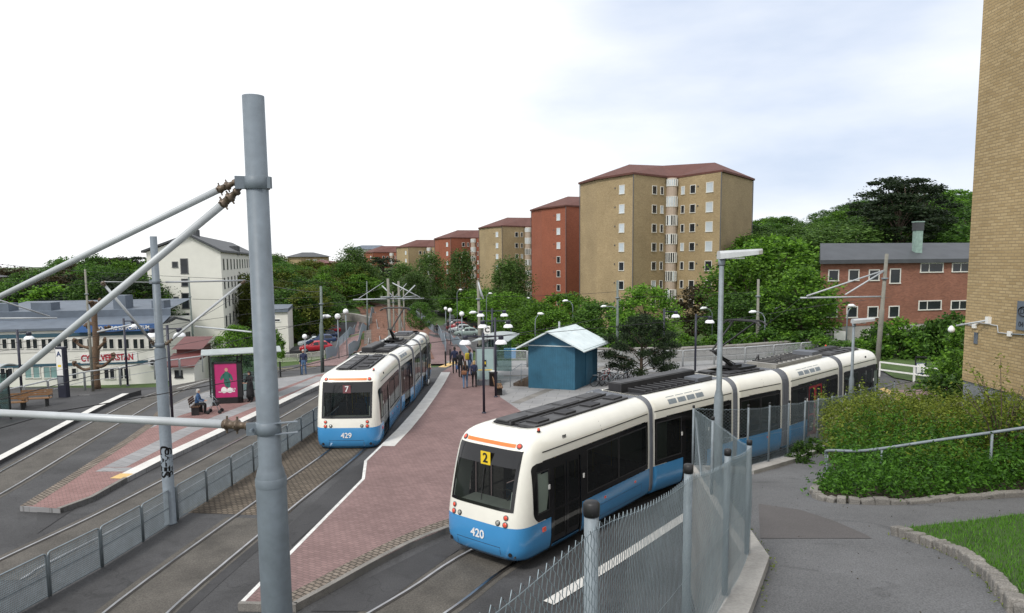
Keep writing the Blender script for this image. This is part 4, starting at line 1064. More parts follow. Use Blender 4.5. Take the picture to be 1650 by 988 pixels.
# ---- the row of butterfly towers
ZE = 19.7
_tp = [on(x, y, ZE) for x, y in ((935, 297), (962, 290), (1021, 281), (1074, 287), (1091, 287), (1162, 277), (1213, 291))]
TC = _tp[2].copy()
TP = [Vector((p.x-TC.x, p.y-TC.y)) for p in _tp]
TPF = TP+[TP[6]+Vector((-3, 13)), TP[0]+Vector((9, 13))]
TH = 28.0
def tower_face_s(px, i, j): return face_hit(px, 350, (_tp[i].x, _tp[i].y), (_tp[j].x, _tp[j].y))[0]
def make_tower(bm_, label, loc, rz, light_rows, seed):
    t = thing('apartment_tower', label, 'apartment building', loc, rz, 'row of brick apartment towers')
    mb = MB(); mb.prism([tuple(p) for p in TPF], -TH, 0); mb.build('wall', bm_, t)
    c = Vector((sum(p.x for p in TPF)/len(TPF), sum(p.y for p in TPF)/len(TPF)))
    O = [p+(p-c).normalized()*.35 for p in TPF]
    mb = MB(); mb.prism([tuple(p) for p in O], 0.003, .28)
    rl = [on(x, y, ZE+2.9) for x, y in ((1014, 265), (1068, 267), (1152, 262))]
    RL = [Vector((p.x-TC.x, p.y-TC.y, 2.9)) for p in rl]
    z = .28; V = [(p.x, p.y, z) for p in O]+[tuple(p) for p in RL]
    mb.add(V, [(0, 1, 9), (1, 2, 9), (2, 3, 10, 9), (3, 4, 10), (4, 5, 11, 10), (5, 6, 11), (6, 7, 11), (7, 8, 9, 10, 11), (8, 0, 9)])
    mb.build('roof', 'rooftile', t)
    for a, b in ((1, 2), (2, 5)):
        pass
    # downpipes at the strong corners
    for k in (0, 2, 5, 6):
        p = TPF[k]; q = p+(p-c).normalized()*.08; mb = MB(); mb.tube((q.x, q.y, -TH+.5), (q.x, q.y, 0), .07, n=6); mb.build('downpipe', 'winframe_dark', t)
    rnd = random.Random(seed)
    rows = [-1.95-2.8*k for k in range(9)]
    cols = [((1, 2), 1002, .95, 1.35), ((2, 3), 1054, .9, 1.3), ((2, 3), 1066, .62, 1.25), ((4, 5), 1100, .62, 1.25), ((4, 5), 1116, .9, 1.3), ((4, 5), 1143, 1.1, 1.5)]
    for (i, j), px, w, h in cols:
        s = tower_face_s(px, i, j)
        for r, z in enumerate(rows):
            lit = (px in (1002, 1143) and r < light_rows) or rnd.random() < .12
            me = window_mesh(w*1.25, h, 'winframe', 'winglass_light' if lit else 'winglass', (), .09)
            pos, ang = face_place(TPF[i], TPF[j], s, z, .03); put_window(t, me, pos, ang)
    # small vent openings
    for (i, j), px in (((1, 2), 991), ((4, 5), 1124)):
        s = tower_face_s(px, i, j)
        for r, z in enumerate(rows): pos, ang = face_place(TPF[i], TPF[j], s, z+.35, .02); put_window(t, window_mesh(.2, .2, 'winframe_dark', 'winglass', (), .05), pos, ang, 'vent')
    # rounded stair bay with window bands
    A, B = TPF[3], TPF[4]; m = (A+B)/2; d = (B-A); w = d.length; u = d.normalized(); n = Vector((u.y, -u.x)); K = 8
    arc = [m-u*(w/2)*math.cos(PI*k/K)*1.02+n*.85*math.sin(PI*k/K) for k in range(K+1)]
    mb = MB(); mb.prism([tuple(p) for p in arc], -TH, -.02); mb.build('stair_bay', 'winframe', t) if False else mb.build('stair_bay', 'bay_panel', t)
    for r in range(9):
        zc = -.75-2.8*r if r else -.75; h = 1.0 if r == 0 else 1.5
        mb = MB(); a2 = [m-u*(w/2+.03)*math.cos(PI*k/K)*1.02+n*.88*math.sin(PI*k/K) for k in range(K+1)]
        for k in range(K):
            p, q = a2[k], a2[k+1]; mb.use(1 if (r >= 2 or k > 4) and rnd.random() < .85 else 2)
            mb.quad((p.x, p.y, zc-h/2), (q.x, q.y, zc-h/2), (q.x, q.y, zc+h/2), (p.x, p.y, zc+h/2))
            mb.use(0); v = (p-m).normalized()*.02; mb.bar((p.x+v.x, p.y+v.y, zc-h/2), (p.x+v.x, p.y+v.y, zc+h/2), .12, .05)
        mb.use(0)
        for zz in (zc-h/2, zc+h/2): mb.poly([(p.x, p.y, zz) for p in a2], .05, 4)
        mb.build('bay_window', ['winframe', 'winglass', 'winglass_light'], t)
    return t
M['bay_panel'] = mat('bay_panel', (.42, .34, .27), .8, var=.06)
towers = [((TC.x, TC.y, ZE), 0, 'ybrick', 'largest and nearest yellow-brick tower with red hipped roof behind the trees', 4),
 ((None, (912, 332.6), 141), 0, 'rbrick', 'tall red-brick tower directly behind the largest yellow one', 3),
 ((None, (809, 365), 182), 0, 'ybrick', 'yellow-brick tower between the two largest red-brick towers', 4),
 ((None, (726.3, 383.8), 222), 0, 'rbrick', 'mid-distance red-brick tower rising behind the birch trees', 3),
 ((None, (658.4, 398.5), 255), 0, 'ybrick', 'far small yellow-brick tower near the left end of the row', 3),
 ((None, (601, 407.4), 290), 0, 'rbrick', 'farthest and smallest red-brick tower at the left end of the row', 2)]
for k, (p, rz, m, lab, lr) in enumerate(towers):
    if p[0] is None: q = at(p[1][0], p[1][1], p[2]); p = (q.x, q.y, q.z)
    make_tower(m, lab, p, rad(0), lr, 11+k)

# ---- red-brick school on the right
def box_building(name, label, P, Q_, depth, z0, z1, wall_m, cat='building'):
    t = thing(name, label, cat, (P[0], P[1], z0)); dx, dy = Q_[0]-P[0], Q_[1]-P[1]; l = math.hypot(dx, dy); n = (-dy/l*depth, dx/l*depth)
    poly = [P, Q_, (Q_[0]+n[0], Q_[1]+n[1]), (P[0]+n[0], P[1]+n[1])]
    return t, poly
def wl(t, p): return (p[0]-t.location.x, p[1]-t.location.y, p[2]-t.location.z)
def win_px(t, P, Q_, px, py, wpx, hpx, frame='winframe', glass='winglass', bars=(), name='window', out=.03, fw=.09):
    s0, z0 = face_hit(px-wpx/2, py+hpx/2, P, Q_); s1, z1 = face_hit(px+wpx/2, py-hpx/2, P, Q_)
    l = math.hypot(Q_[0]-P[0], Q_[1]-P[1]); w = abs(s1-s0)*l; h = abs(z1-z0)
    pos, ang = face_place(P, Q_, (s0+s1)/2, (z0+z1)/2, out)
    return put_window(t, window_mesh(w, h, frame, glass, tuple(b*w for b in bars), fw), wl(t, pos), ang, name)
a = at(1321, 470, 62); b = at(1640, 470, 67); P = (a.x, a.y); Q_ = (b.x, b.y)
_rs = ray(1326, 470)*11
t, poly = box_building('school_building', 'long two-storey red-brick building with white square windows and dark low roof', P, Q_, 11, -.5, 7.3, None)
poly = [P, Q_, (Q_[0]+_rs.x, Q_[1]+_rs.y), (P[0]+_rs.x, P[1]+_rs.y)]
zb = at(1340, 527, 62).z; ze = at(1340, 424, 62).z+.05
mb = MB(); mb.prism(poly, zb, ze); mb.build('wall', 'rbrick_school', t, True)
mb = MB(); pp = [(p[0]+(.0), p[1]+.05) for p in poly]; mb.prism(pp, -1.5, zb-.003); mb.build('basement_wall', 'concrete', t, True)
cx, cy = sum(p[0] for p in poly)/4, sum(p[1] for p in poly)/4
O = [((p[0]-cx)*1.02+cx, (p[1]-cy)*1.06+cy) for p in poly]
mb = MB(); mb.prism(O, ze+.003, ze+.22); m1 = [(O[0][i]+O[3][i])/2 for i in (0, 1)]; m2 = [(O[1][i]+O[2][i])/2 for i in (0, 1)]
zr = ze+1.75; z = ze+.22
mb.add([(*O[0], z), (*O[1], z), (*O[2], z), (*O[3], z), (*m1, zr), (*m2, zr)], [(0, 1, 5, 4), (2, 3, 4, 5), (1, 2, 5), (3, 0, 4)])
mb.build('roof', 'roofmetal_dark', t, True)
mb = MB(); mb.bar((*O[0], ze-.05), (*O[1], ze-.05), .12, .14); mb.build('gutter', 'roofmetal_dark', t, True)
for px, py, w, h in ((1342.7, 444, 18, 19), (1375.4, 443.5, 18, 19), (1408, 443.5, 18, 19), (1442, 445, 19, 25), (1340, 502.6, 18, 19.5), (1372.5, 503, 19, 19.5), (1406, 503, 18, 19.5), (1440, 502.5, 18, 20)):
    win_px(t, P, Q_, px, py, w, h)
for px, py, w, h in ((1501, 431.5, 38, 16.5), (1552, 431, 38, 16), (1498, 492, 38, 17), (1550, 491.5, 38, 16.5)): win_px(t, P, Q_, px, py, w, h, bars=(-.12,))
for px in (1407, 1445, 1475): win_px(t, P, Q_, px, 535, 20, 12, out=.1)
mb = MB(); c = at(1478, 395, 66.5); mb.use(0).box((c.x, c.y, ze+1.9), (.62, .62, 2.4)); mb.use(1).box((c.x, c.y, ze+3.2), (.72, .72, .75)); mb.use(0).box((c.x, c.y, ze+3.62), (.8, .8, .1))
M['copper'] = mat('pale_green_copper', (.24, .34, .30), .7, var=.2, scale=4)
mb.build('chimney', ['copper', 'roofmetal_dark'], t, True)
mb = MB(); c = at(1352, 541, 61.2); mb.box((c.x, c.y, c.z), (1.0, .25, .75)); o = mb.build('meter_cabinet', 'white', t, True)

# ---- the yellow-brick block on the right, only its flank in view
K_ = at(1562, 400, 22.0); Qn = at(1650, 640, 19.25)
dv = Vector((Qn.x-K_.x, Qn.y-K_.y)).normalized(); P = (K_.x, K_.y); N_ = Vector((P[0], P[1]))+dv*16; Q_ = (N_.x, N_.y)
out = Vector((dv.y, -dv.x));
if out.x > 0: out = -out
t = thing('brick_building', 'yellow-brick wall of the near building filling the right edge with a grey plinth', 'building', (P[0], P[1], 0))
poly = [P, Q_, (Q_[0]+14, Q_[1]+3), (P[0]+14, P[1]+3)]
zp = at(1548, 612, 22).z
mb = MB(); mb.prism(poly, zp, 24); mb.build('wall', 'ybrick_near', t, True)
pl2 = [(P[0]+.05-out.x*.0, P[1]-.0), (Q_[0]+.05, Q_[1]), (Q_[0]+13.9, Q_[1]+2.9), (P[0]+13.9, P[1]+2.9)]
mb = MB(); mb.prism(pl2, .5, zp-.003); mb.build('plinth', 'plinth', t, True)
mb = MB(); mb.bar((P[0]+out.x*.02, P[1]+out.y*.02, zp-.85), (Q_[0]+out.x*.02, Q_[1]+out.y*.02, zp-.85), .06, .10); mb.build('plinth_ledge', 'plinth', t, True)
def wallp(px, py, off=.0):
    s, z = face_hit(px, py, P, Q_); return Vector((P[0]+(Q_[0]-P[0])*s+out.x*off, P[1]+(Q_[1]-P[1])*s+out.y*off, z))
mb = MB(); a = wallp(1552, 660, .01); mb.box((a.x, a.y, zp-1.2), (.10, .5, .25)); mb.build('vent_opening', 'black', t, True)
# enamel sign with an emblem
s0 = wallp(1640, 508, .02); ang = math.atan2(dv.y, dv.x)
sg = thing('wall_sign', 'slate-blue sign plate with an oval emblem on the yellow-brick wall', 'sign', s0, ang)
for side in (1,):
    e = .62; mb = MB(); mb.box((e/2, 0, 0), (e, .03, .80)); mb.build('plate', 'slate_blue', sg)
    # outward is -Y or +Y in this frame
    oy = -1 if Vector((math.sin(ang), -math.cos(ang))).dot(out) > 0 else 1
    mb = MB(); mb.smooth = True; mb.poly([(.27+.20*math.cos(a_), oy*.022, .12+.13*math.sin(a_)) for a_ in [2*PI*k/20 for k in range(21)]], .016, 6, cap=False); mb.build('emblem', 'text_dark', sg)
    text('De', .22, 'text_dark', sg, (.27, oy*.018, .12), (PI/2, 0, 0 if oy < 0 else PI), 'sign_lettering', .004)
    text('04', .20, 'text_dark', sg, (.20, oy*.018, -.24), (PI/2, 0, 0 if oy < 0 else PI), 'sign_lettering', .004)
# wall lamp and conduit
wlamp = thing('wall_lamp', 'white globe lamp on a long white arm from the yellow-brick wall corner', 'lamp', wallp(1595, 516, 0))
mb = MB(); mb.smooth = True; A_ = wallp(1595, 516, .05); B_ = at(1541, 525, 21.6); mb.tube(A_, B_, .028, n=8); mb.build('arm', 'tube', wlamp, True)
mb = MB(); mb.box(A_, (.1, .14, .2)); mb.build('bracket', 'white', wlamp, True)
mb = MB(); mb.smooth = True; C_ = at(1533, 531, 21.6); mb.lathe([(0, -.10), (.07, -.08), (.095, -.03), (.095, .02), (.06, .08), (.03, .11), (0, .12)], C_, 12); mb.build('lamp_globe', 'dome', wlamp, True)
cable = thing('wall_conduit', 'thin white conduit with a junction box zigzagging across the yellow-brick wall', 'conduit', wallp(1572, 525, 0))
mb = MB(); mb.smooth = True; mb.poly([wallp(x, y, .03) for x, y in ((1550, 522), (1572, 525), (1580, 520), (1609, 525), (1610, 536), (1628, 538))], .016, 6); mb.build('pipe', 'tube', cable, True)
mb = MB(); mb.smooth = True; mb.poly([wallp(x, y, .03) for x, y in ((1628, 538), (1675, 541))], .022, 6); mb.build('grey_pipe', 'galv', cable, True)
for x, y in ((1629, 538), (1572, 525)):
    mb = MB(); mb.box(wallp(x, y, .04), (.06, .14, .14)); mb.build('junction_box', 'white', cable, True)
nb = MB(); nb.box(wallp(1573, 545, .01), (.03, .16, .34)); o = nb.build('wall_plaque', 'slate_blue'); tag(o, 'small grey plate on the yellow-brick wall below the lamp arm', 'plate')

# ---- white apartment block on the left
a = at(240, 480, 103); b = at(359, 480, 105); P = (a.x, a.y); Q_ = (b.x, b.y); c = at(409, 480, 158); Rr = (c.x, c.y)
t = thing('apartment_block', 'white rendered five-storey block with dark gabled roof on the left', 'apartment building', (P[0], P[1], -6))
z1 = at(240, 406, 103).z; zr = at(308, 381, 104).z
S_ = (P[0]+Rr[0]-Q_[0], P[1]+Rr[1]-Q_[1])
sr, _ = face_hit(306, 400, P, Q_)
R0 = (P[0]+(Q_[0]-P[0])*sr, P[1]+(Q_[1]-P[1])*sr); R1 = (R0[0]+Rr[0]-Q_[0], R0[1]+Rr[1]-Q_[1])
V = [(*P, -7), (*Q_, -7), (*Rr, -7), (*S_, -7), (*P, z1), (*Q_, z1), (*Rr, z1), (*S_, z1), (*R0, zr), (*R1, zr)]
mb = MB(); mb.add(V, [(0, 1, 5, 8, 4), (1, 2, 6, 5), (2, 3, 7, 9, 6), (3, 0, 4, 7), (0, 3, 2, 1)]); mb.build('wall', 'plaster', t, True)
mb = MB()
for e0, e1 in ((P, S_), (Q_, Rr)):
    sx = -1 if e0 is P else 1
    o0 = Vector((e0[0]+sx*.5, e0[1]-.5, z1-.12)); o1 = Vector((e1[0]+sx*.5, e1[1]+.5, z1-.12)); r0 = Vector((R0[0], R0[1]-.5, zr+.12)); r1 = Vector((R1[0], R1[1]+.5, zr+.12)); dz_ = Vector((0, 0, .3))
    mb.add([o0, o1, r1, r0, o0+dz_, o1+dz_, r1+dz_, r0+dz_], [(0, 1, 2, 3), (4, 5, 6, 7), (0, 1, 5, 4), (1, 2, 6, 5), (2, 3, 7, 6), (3, 0, 4, 7)])
mb.build('roof', 'roofmetal_dark', t, True)
for px, py, Y in ((312, 379, 110), (378, 404, 128)):
    c = at(px, py, Y); mb = MB(); mb.box((c.x, c.y, c.z), (1.4, 1.2, 1.6)); mb.build('chimney', 'roofmetal_dark', t, True)
for px, py, w, h in ((282, 426.5, 9, 10), (297, 429, 11, 25), (298, 455.5, 11, 13), (284, 483, 8, 10), (299, 485, 11, 26), (300, 509, 10, 9)): win_px(t, P, Q_, px, py, w, h, 'winframe_dark', 'winglass', fw=.12)
dl = math.hypot(Rr[0]-Q_[0], Rr[1]-Q_[1])
me = window_mesh(1.3, 1.7, 'winframe_dark', 'winglass', (), .1)
for r in range(5):
    for k in range(11):
        pos, ang = face_place(Q_, Rr, (k+.6)/11.2, z1-1.9-2.85*r, .03); put_window(t, me, wl(t, pos), ang)
# ---- workshop building on the lower ground at the far left
a = at(-60, 560, 72); b = at(262, 560, 76); P = (a.x, a.y); Q_ = (b.x, b.y)
t = thing('workshop_building', 'low cream workshop building with teal bands and red lettering below the railing', 'building', (P[0], P[1], -6))
def zpx(py, px=150): return face_hit(px, py, P, Q_)[1]
dx, dy = Q_[0]-P[0], Q_[1]-P[1]; l = math.hypot(dx, dy); n = (-dy/l, dx/l)
poly = [P, Q_, (Q_[0]+n[0]*14, Q_[1]+n[1]*14), (P[0]+n[0]*14, P[1]+n[1]*14)]
mb = MB(); mb.prism(poly, -7, zpx(527)); mb.build('wall', 'plaster', t, True)
def band(y0, y1, m, nm, off=.04, x0=None, x1=None):
    A = P if x0 is None else face_place(P, Q_, face_hit(x0, 560, P, Q_)[0], 0, 0)[0][:2]; B = Q_ if x1 is None else face_place(P, Q_, face_hit(x1, 560, P, Q_)[0], 0, 0)[0][:2]
    mb = MB(); za, zb_ = zpx(y1), zpx(y0); mb.bar((A[0]-n[0]*off, A[1]-n[1]*off, (za+zb_)/2), (B[0]-n[0]*off, B[1]-n[1]*off, (za+zb_)/2), .06, zb_-za); return mb.build(nm, m, t, True)
band(535.5, 541.5, 'tealband', 'upper_band'); band(543, 565, 'winframe', 'window_strip', .02); band(583.5, 588, 'tealband', 'lower_band', .04, None, 244)
zr0 = zpx(527)
e = .25
mb = MB(); A0 = Vector((P[0]-n[0]*e, P[1]-n[1]*e, zr0)); B0 = Vector((Q_[0]-n[0]*e, Q_[1]-n[1]*e, zr0)); up = Vector((n[0]*4.5, n[1]*4.5, .75))
mb.add([A0, B0, B0+up, A0+up, A0+Vector((0, 0, -.25)), B0+Vector((0, 0, -.25))], [(0, 1, 2, 3), (4, 5, 1, 0)]); mb.build('lower_roof', 'slate_blue', t, True)
mb = MB(); A1 = A0+up; B1 = B0+up; u2 = Vector((0, 0, .75)); bk = Vector((n[0]*11, n[1]*11, .6))
mb.add([A1, B1, B1+u2, A1+u2, B1+u2+bk, A1+u2+bk], [(0, 1, 2, 3), (3, 2, 4, 5)]); mb.build('upper_roof', 'slate_blue', t, True)
for f in (.08, .3, .72, .93):
    c = A1.lerp(B1, f)+u2; mb = MB(); mb.box((c.x+n[0]*1.5, c.y+n[1]*1.5, c.z+.45), (2.2 if f < .5 else 1.4, 1.6, .9 if f != .72 else 2.2)); mb.build('roof_unit', 'slate_blue', t, True)
k = 0; px = -52
while px < 258:
    for d in (0, 10.6):
        win_px(t, P, Q_, px+d, 554, 7.6, 17, 'winframe', 'winglass', out=.06, fw=.06)
    px += 24.6
for px in (46, 59, 76, 87): win_px(t, P, Q_, px, 600, 11, 20, 'winframe', 'winglass_teal' if 'winglass_teal' in M else 'winglass_light', out=.04, fw=.08)
for px in (5, 17, 120, 172, 181, 195, 204): win_px(t, P, Q_, px, 602, 8, 19, 'winframe', 'winglass', out=.04, fw=.08)
def wtext(s, px, py, size, m, bold=.0, sq=1.0, off=.10):
    s_, z = face_hit(px, py, P, Q_); pos, ang = face_place(P, Q_, s_, z, off)
    return text(s, size, m, t, wl(t, pos), (PI/2, 0, ang), 'sign_lettering', .02, bold=bold, squeeze=sq)
s_, z = face_hit(176, 576.5, P, Q_); pos, ang = face_place(P, Q_, s_, z, .05); mb = MB(); mb.box((0, 0, 0), (5.5, .05, 1.0)); o = mb.build('sign_board', 'white', t); o.location = wl(t, pos); o.rotation_euler = (0, 0, ang)
wtext('CYKELVERKSTAN', 173.5, 576.5, .92, 'text_red', .02, .70)
s_, z = face_hit(188, 528, P, Q_); pos, ang = face_place(P, Q_, s_, z, .45); mb = MB(); mb.box((0, 0, 0), (7.8, .08, .75)); o = mb.build('banner', 'banner_blue' if 'banner_blue' in M else 'blue', t); o.location = wl(t, pos); o.rotation_euler = (0, 0, ang)
wtext('MO-TORG KÖPCENTRUM', 200, 528, .56, 'text_white', .01, .80, .52)
for px in (250,):
    s_, z = face_hit(px, 583, P, Q_); pos, ang = face_place(P, Q_, s_, z, .3); mb = MB(); mb.box((0, 0, 0), (1.1, .5, .8)); mb.use(1).lathe([(.3, 0), (.3, .02), (0, .03)], (-.1, -.28, 0), 14, 'Y'); o = mb.build('fan_unit', ['white', 'black'], t); o.location = wl(t, pos); o.rotation_euler = (0, 0, ang)
# gable wing at its right end and the red-roofed shed
a = at(262, 560, 77); b = at(309, 560, 84); P2 = (a.x, a.y); Q2 = (b.x, b.y)
t = thing('workshop_annex', 'grey-white gabled annex at the right end of the workshop building', 'building', (P2[0], P2[1], -6))
zt0 = face_hit(262, 527, P2, Q2)[1]; zt1 = face_hit(285, 514, P2, Q2)[1]
dx, dy = Q2[0]-P2[0], Q2[1]-P2[1]; l = math.hypot(dx, dy); nn = (-dy/l*12, dx/l*12)
mb = MB(); m_ = ((P2[0]+Q2[0])/2, (P2[1]+Q2[1])/2); F = [(*P2, -7), (*Q2, -7), (*Q2, zt0), (*m_, zt1), (*P2, zt0)]
mb.add(F+[(x+nn[0], y+nn[1], z) for x, y, z in F], [(0, 1, 2, 3, 4), (1, 6, 7, 2), (5, 0, 4, 9), (6, 5, 9, 8, 7)]); mb.build('wall', 'plaster_white', t, True)
mb = MB()
for i, j in ((2, 3), (4, 3)):
    A = Vector(F[i])+Vector((0, -.3, .03)); B = Vector(F[j])+Vector((0, -.3, .05)); e_ = Vector((nn[0], nn[1], 0)); h_ = Vector((0, 0, .25)); A = A+(A-B)*.08
    mb.add([A, B, B+e_, A+e_, A+h_, B+h_, B+e_+h_, A+e_+h_], [(0, 1, 2, 3), (4, 5, 6, 7), (0, 1, 5, 4), (3, 0, 4, 7)])
mb.build('roof', 'roofmetal_dark', t, True)
for px, py in ((303, 545),): win_px(t, P2, Q2, px, py, 6, 22, 'winframe_dark', 'winglass')
# shed
a = at(272, 600, 62); b = at(313, 600, 62); c = at(342, 600, 70); P3 = (a.x, a.y); Q3 = (b.x, b.y); R3 = (c.x, c.y)
t = thing('shed', 'small cream shed with two red sheet-metal roofs beside the street', 'shed', (P3[0], P3[1], -3))
zt = face_hit(290, 588, P3, Q3)[1]; S3 = (P3[0]+R3[0]-Q3[0], P3[1]+R3[1]-Q3[1])
mb = MB(); mb.prism([P3, Q3, R3, S3], -5, zt); mb.build('wall', 'plaster', t, True)
zl = face_hit(290, 582, P3, Q3)[1]; zm = face_hit(290, 576, P3, Q3)[1]
mid1 = (P3[0]*.6+S3[0]*.4, P3[1]*.6+S3[1]*.4); mid2 = (Q3[0]*.6+R3[0]*.4, Q3[1]*.6+R3[1]*.4)
mb = MB(); mb.add([(P3[0]-.3, P3[1]-.5, zt), (Q3[0]+.3, Q3[1]-.5, zt), (mid2[0]+.3, mid2[1], zl+.3), (mid1[0]-.3, mid1[1], zl+.3), (P3[0]-.3, P3[1]-.5, zt-.15), (Q3[0]+.3, Q3[1]-.5, zt-.15)], [(0, 1, 2, 3), (4, 5, 1, 0)]); mb.build('front_roof', 'redmetal', t, True)
mb = MB(); mb.prism([mid1, mid2, R3, S3], zt, zm+.35); mb.build('upper_wall', 'redmetal', t, True)
mb = MB(); mb.add([(mid1[0]-.3, mid1[1]-.4, zm+.36), (mid2[0]+.3, mid2[1]-.4, zm+.36), (R3[0]+.3, R3[1], zm+1.0), (S3[0]-.3, S3[1], zm+1.0)], [(0, 1, 2, 3)]); mb.build('back_roof', 'redmetal', t, True)
win_px(t, P3, Q3, 288, 603, 12, 13, 'black', 'winglass', name='hatch')
# small white building by the car park
a = at(432, 520, 98); b = at(464, 520, 98); c = at(472, 520, 108); P4 = (a.x, a.y); Q4 = (b.x, b.y); R4 = (c.x, c.y); S4 = (P4[0]+R4[0]-Q4[0], P4[1]+R4[1]-Q4[1])
t = thing('white_building', 'small white flat-roofed building beside the left car park', 'building', (P4[0], P4[1], -6))
za = face_hit(450, 503, P4, Q4)[1]; mb = MB(); mb.prism([P4, Q4, R4, S4], -8, za); mb.build('wall', 'plaster_white', t, True)
c0 = ((P4[0]+R4[0])/2, (P4[1]+R4[1])/2); mb = MB(); mb.prism([((p[0]-c0[0])*1.06+c0[0], (p[1]-c0[1])*1.06+c0[1]) for p in (P4, Q4, R4, S4)], za+.003, za+.45); mb.build('roof', 'slate_blue', t, True)
win_px(t, P4, Q4, 447, 516, 10, 5, 'white', 'winglass', name='sign_panel')
# distant blocks over the trees
for k, (x0, x1, ye, yr, Y, wm, rm, lab) in enumerate(((484, 530, 414, 406.5, 235, 'ybrick', 'roofmetal_dark', 'distant yellow block with a dark hipped roof above the left trees'),
        (560, 640, 402, 395, 330, 'plaster_white', 'slate_blue', 'distant long pale block with a grey roof behind the farthest red tower'),
        (535, 556, 424, 419, 215, 'rbrick', 'redmetal', 'distant small house with a reddish roof among the trees'),
        (-10, 14, 447, 437, 130, 'rbrick_school', 'roofmetal_dark', 'distant house with a pale gable at the left edge'))):
    a = at(x0, ye, Y); b = at(x1, ye, Y+6); w_ = (b-a); dp = Vector((-w_.y, w_.x, 0)).normalized()*12
    t = thing('distant_house', lab, 'building', (a.x, a.y, a.z-12)); po = [(a.x, a.y), (b.x, b.y), (b.x+dp.x, b.y+dp.y), (a.x+dp.x, a.y+dp.y)]
    mb = MB(); mb.prism(po, a.z-14, a.z); mb.build('wall', wm, t, True)
    zz = at((x0+x1)/2, yr, Y+5).z; m1 = a.lerp(b, .3)+dp*.5; m2 = a.lerp(b, .7)+dp*.5
    ex = (b-a).normalized()*.8; V = [a-ex-dp*.06, b+ex-dp*.06, b+ex+dp*1.06, a-ex+dp*1.06]
    mb = MB(); mb.add([(v.x, v.y, a.z+.01) for v in V]+[(m1.x, m1.y, zz), (m2.x, m2.y, zz)], [(0, 1, 5, 4), (1, 2, 5), (2, 3, 4, 5), (3, 0, 4), (0, 3, 2, 1)]); mb.build('roof', rm, t, True)
    for f in (.25, .5, .75):
        pos, ang = face_place((a.x, a.y), (b.x, b.y), f, a.z-1.6, .05); put_window(t, window_mesh(1.4, 1.5, 'winframe', 'winglass_light' if f == .5 else 'winglass', (), .15), wl(t, pos), ang)

# ---- blue kiosk on the plaza
fl = on(852, 625, PT); fr = on(926, 629, PT); br = on(962, 613, PT)
fl = Vector((fl.x, fl.y, 0)); fr = Vector((fr.x, fr.y, 0)); br = Vector((br.x, br.y, 0)); bl = fl+br-fr
t = thing('kiosk', 'small blue boarded kiosk with a pale pitched roof on the plaza', 'kiosk', (fl.x, fl.y, PT))
P, Q_ = (fl.x, fl.y), (fr.x, fr.y); ze = face_hit(926, 556, P, Q_)[1]; zr = face_hit(886, 535, P, Q_)[1]; mid = fl.lerp(fr, .47); midb = mid+(br-fr)
V = [(fl.x, fl.y, PT), (fr.x, fr.y, PT), (fr.x, fr.y, ze), (mid.x, mid.y, zr), (fl.x, fl.y, ze), (bl.x, bl.y, PT), (br.x, br.y, PT), (br.x, br.y, ze), (midb.x, midb.y, zr), (bl.x, bl.y, ze)]
mb = MB(); mb.add(V, [(0, 1, 2, 3, 4), (1, 6, 7, 2), (6, 5, 9, 8, 7), (5, 0, 4, 9)])
nb_ = int((fr-fl).length/.13)
u_ = (fr-fl).normalized(); nf = Vector((u_.y, -u_.x, 0))
for k in range(nb_+1):
    q = fl+(fr-fl)*k/nb_+nf*.008; f_ = abs(k/nb_-.47)/.53; mb.bar((q.x, q.y, PT+.02), (q.x, q.y, ze-.12), .035, .016)
ns = (br-fr).normalized(); no = Vector((ns.y, -ns.x, 0)); kk = int((br-fr).length/.13)
for k in range(kk+1):
    q = fr+(br-fr)*k/kk+no*.008; mb.bar((q.x, q.y, PT+.02), (q.x, q.y, ze-.02), .016, .035)
mb.build('wall', 'kioskblue', t, True)
q0 = fl+nf*.02; q1 = fr+nf*.02; mb = MB(); mb.bar((q0.x, q0.y, ze-.10), (q1.x, q1.y, ze-.10), .04, .05); mb.build('trim_board', 'kioskroof', t, True)
mb = MB(); oh = nf*.55
for a, b_, sgn in ((fl, bl, -1), (fr, br, 1)):
    lo = a+u_*sgn*.62; drop = .62*(zr-ze)/((fr-fl).length/2)
    f0 = Vector((lo.x, lo.y, ze-drop))+oh; f1 = Vector((lo.x, lo.y, ze-drop))+(br-fr)-oh*.8; r0 = Vector((mid.x, mid.y, zr))+oh; r1 = Vector((mid.x, mid.y, zr))+(br-fr)-oh*.8; h_ = Vector((0, 0, .09)); off = Vector((0, 0, .02))
    mb.add([p+off for p in (f0, f1, r1, r0)]+[p+off+h_ for p in (f0, f1, r1, r0)], [(0, 1, 2, 3), (4, 5, 6, 7), (0, 1, 5, 4), (1, 2, 6, 5), (2, 3, 7, 6), (3, 0, 4, 7)])
mb.build('roof', 'kioskroof', t, True)
lo = fr+u_*.68; mb = MB(); mb.smooth = True; g0 = Vector((lo.x, lo.y, ze-.30))+oh; g1 = g0+(br-fr)-oh*1.8; mb.tube(g0, g1, .06, n=8); mb.build('gutter', 'kioskroof', t, True)
mb = MB(); v_ = fl.lerp(fr, .40)+(br-fr)*.5; mb.tube((v_.x, v_.y, zr-.25), (v_.x, v_.y, zr+.45), .06, n=8); mb.build('vent_pipe', 'tube', t, True)
mb = MB(); d0 = fr+(br-fr)*.45+no*.03; d1 = fr+(br-fr)*.75+no*.03; mb.bar((d0.x, d0.y, PT+1.0), (d1.x, d1.y, PT+1.0), .05, 1.95); mb.build('door', 'kioskblue', t, True)
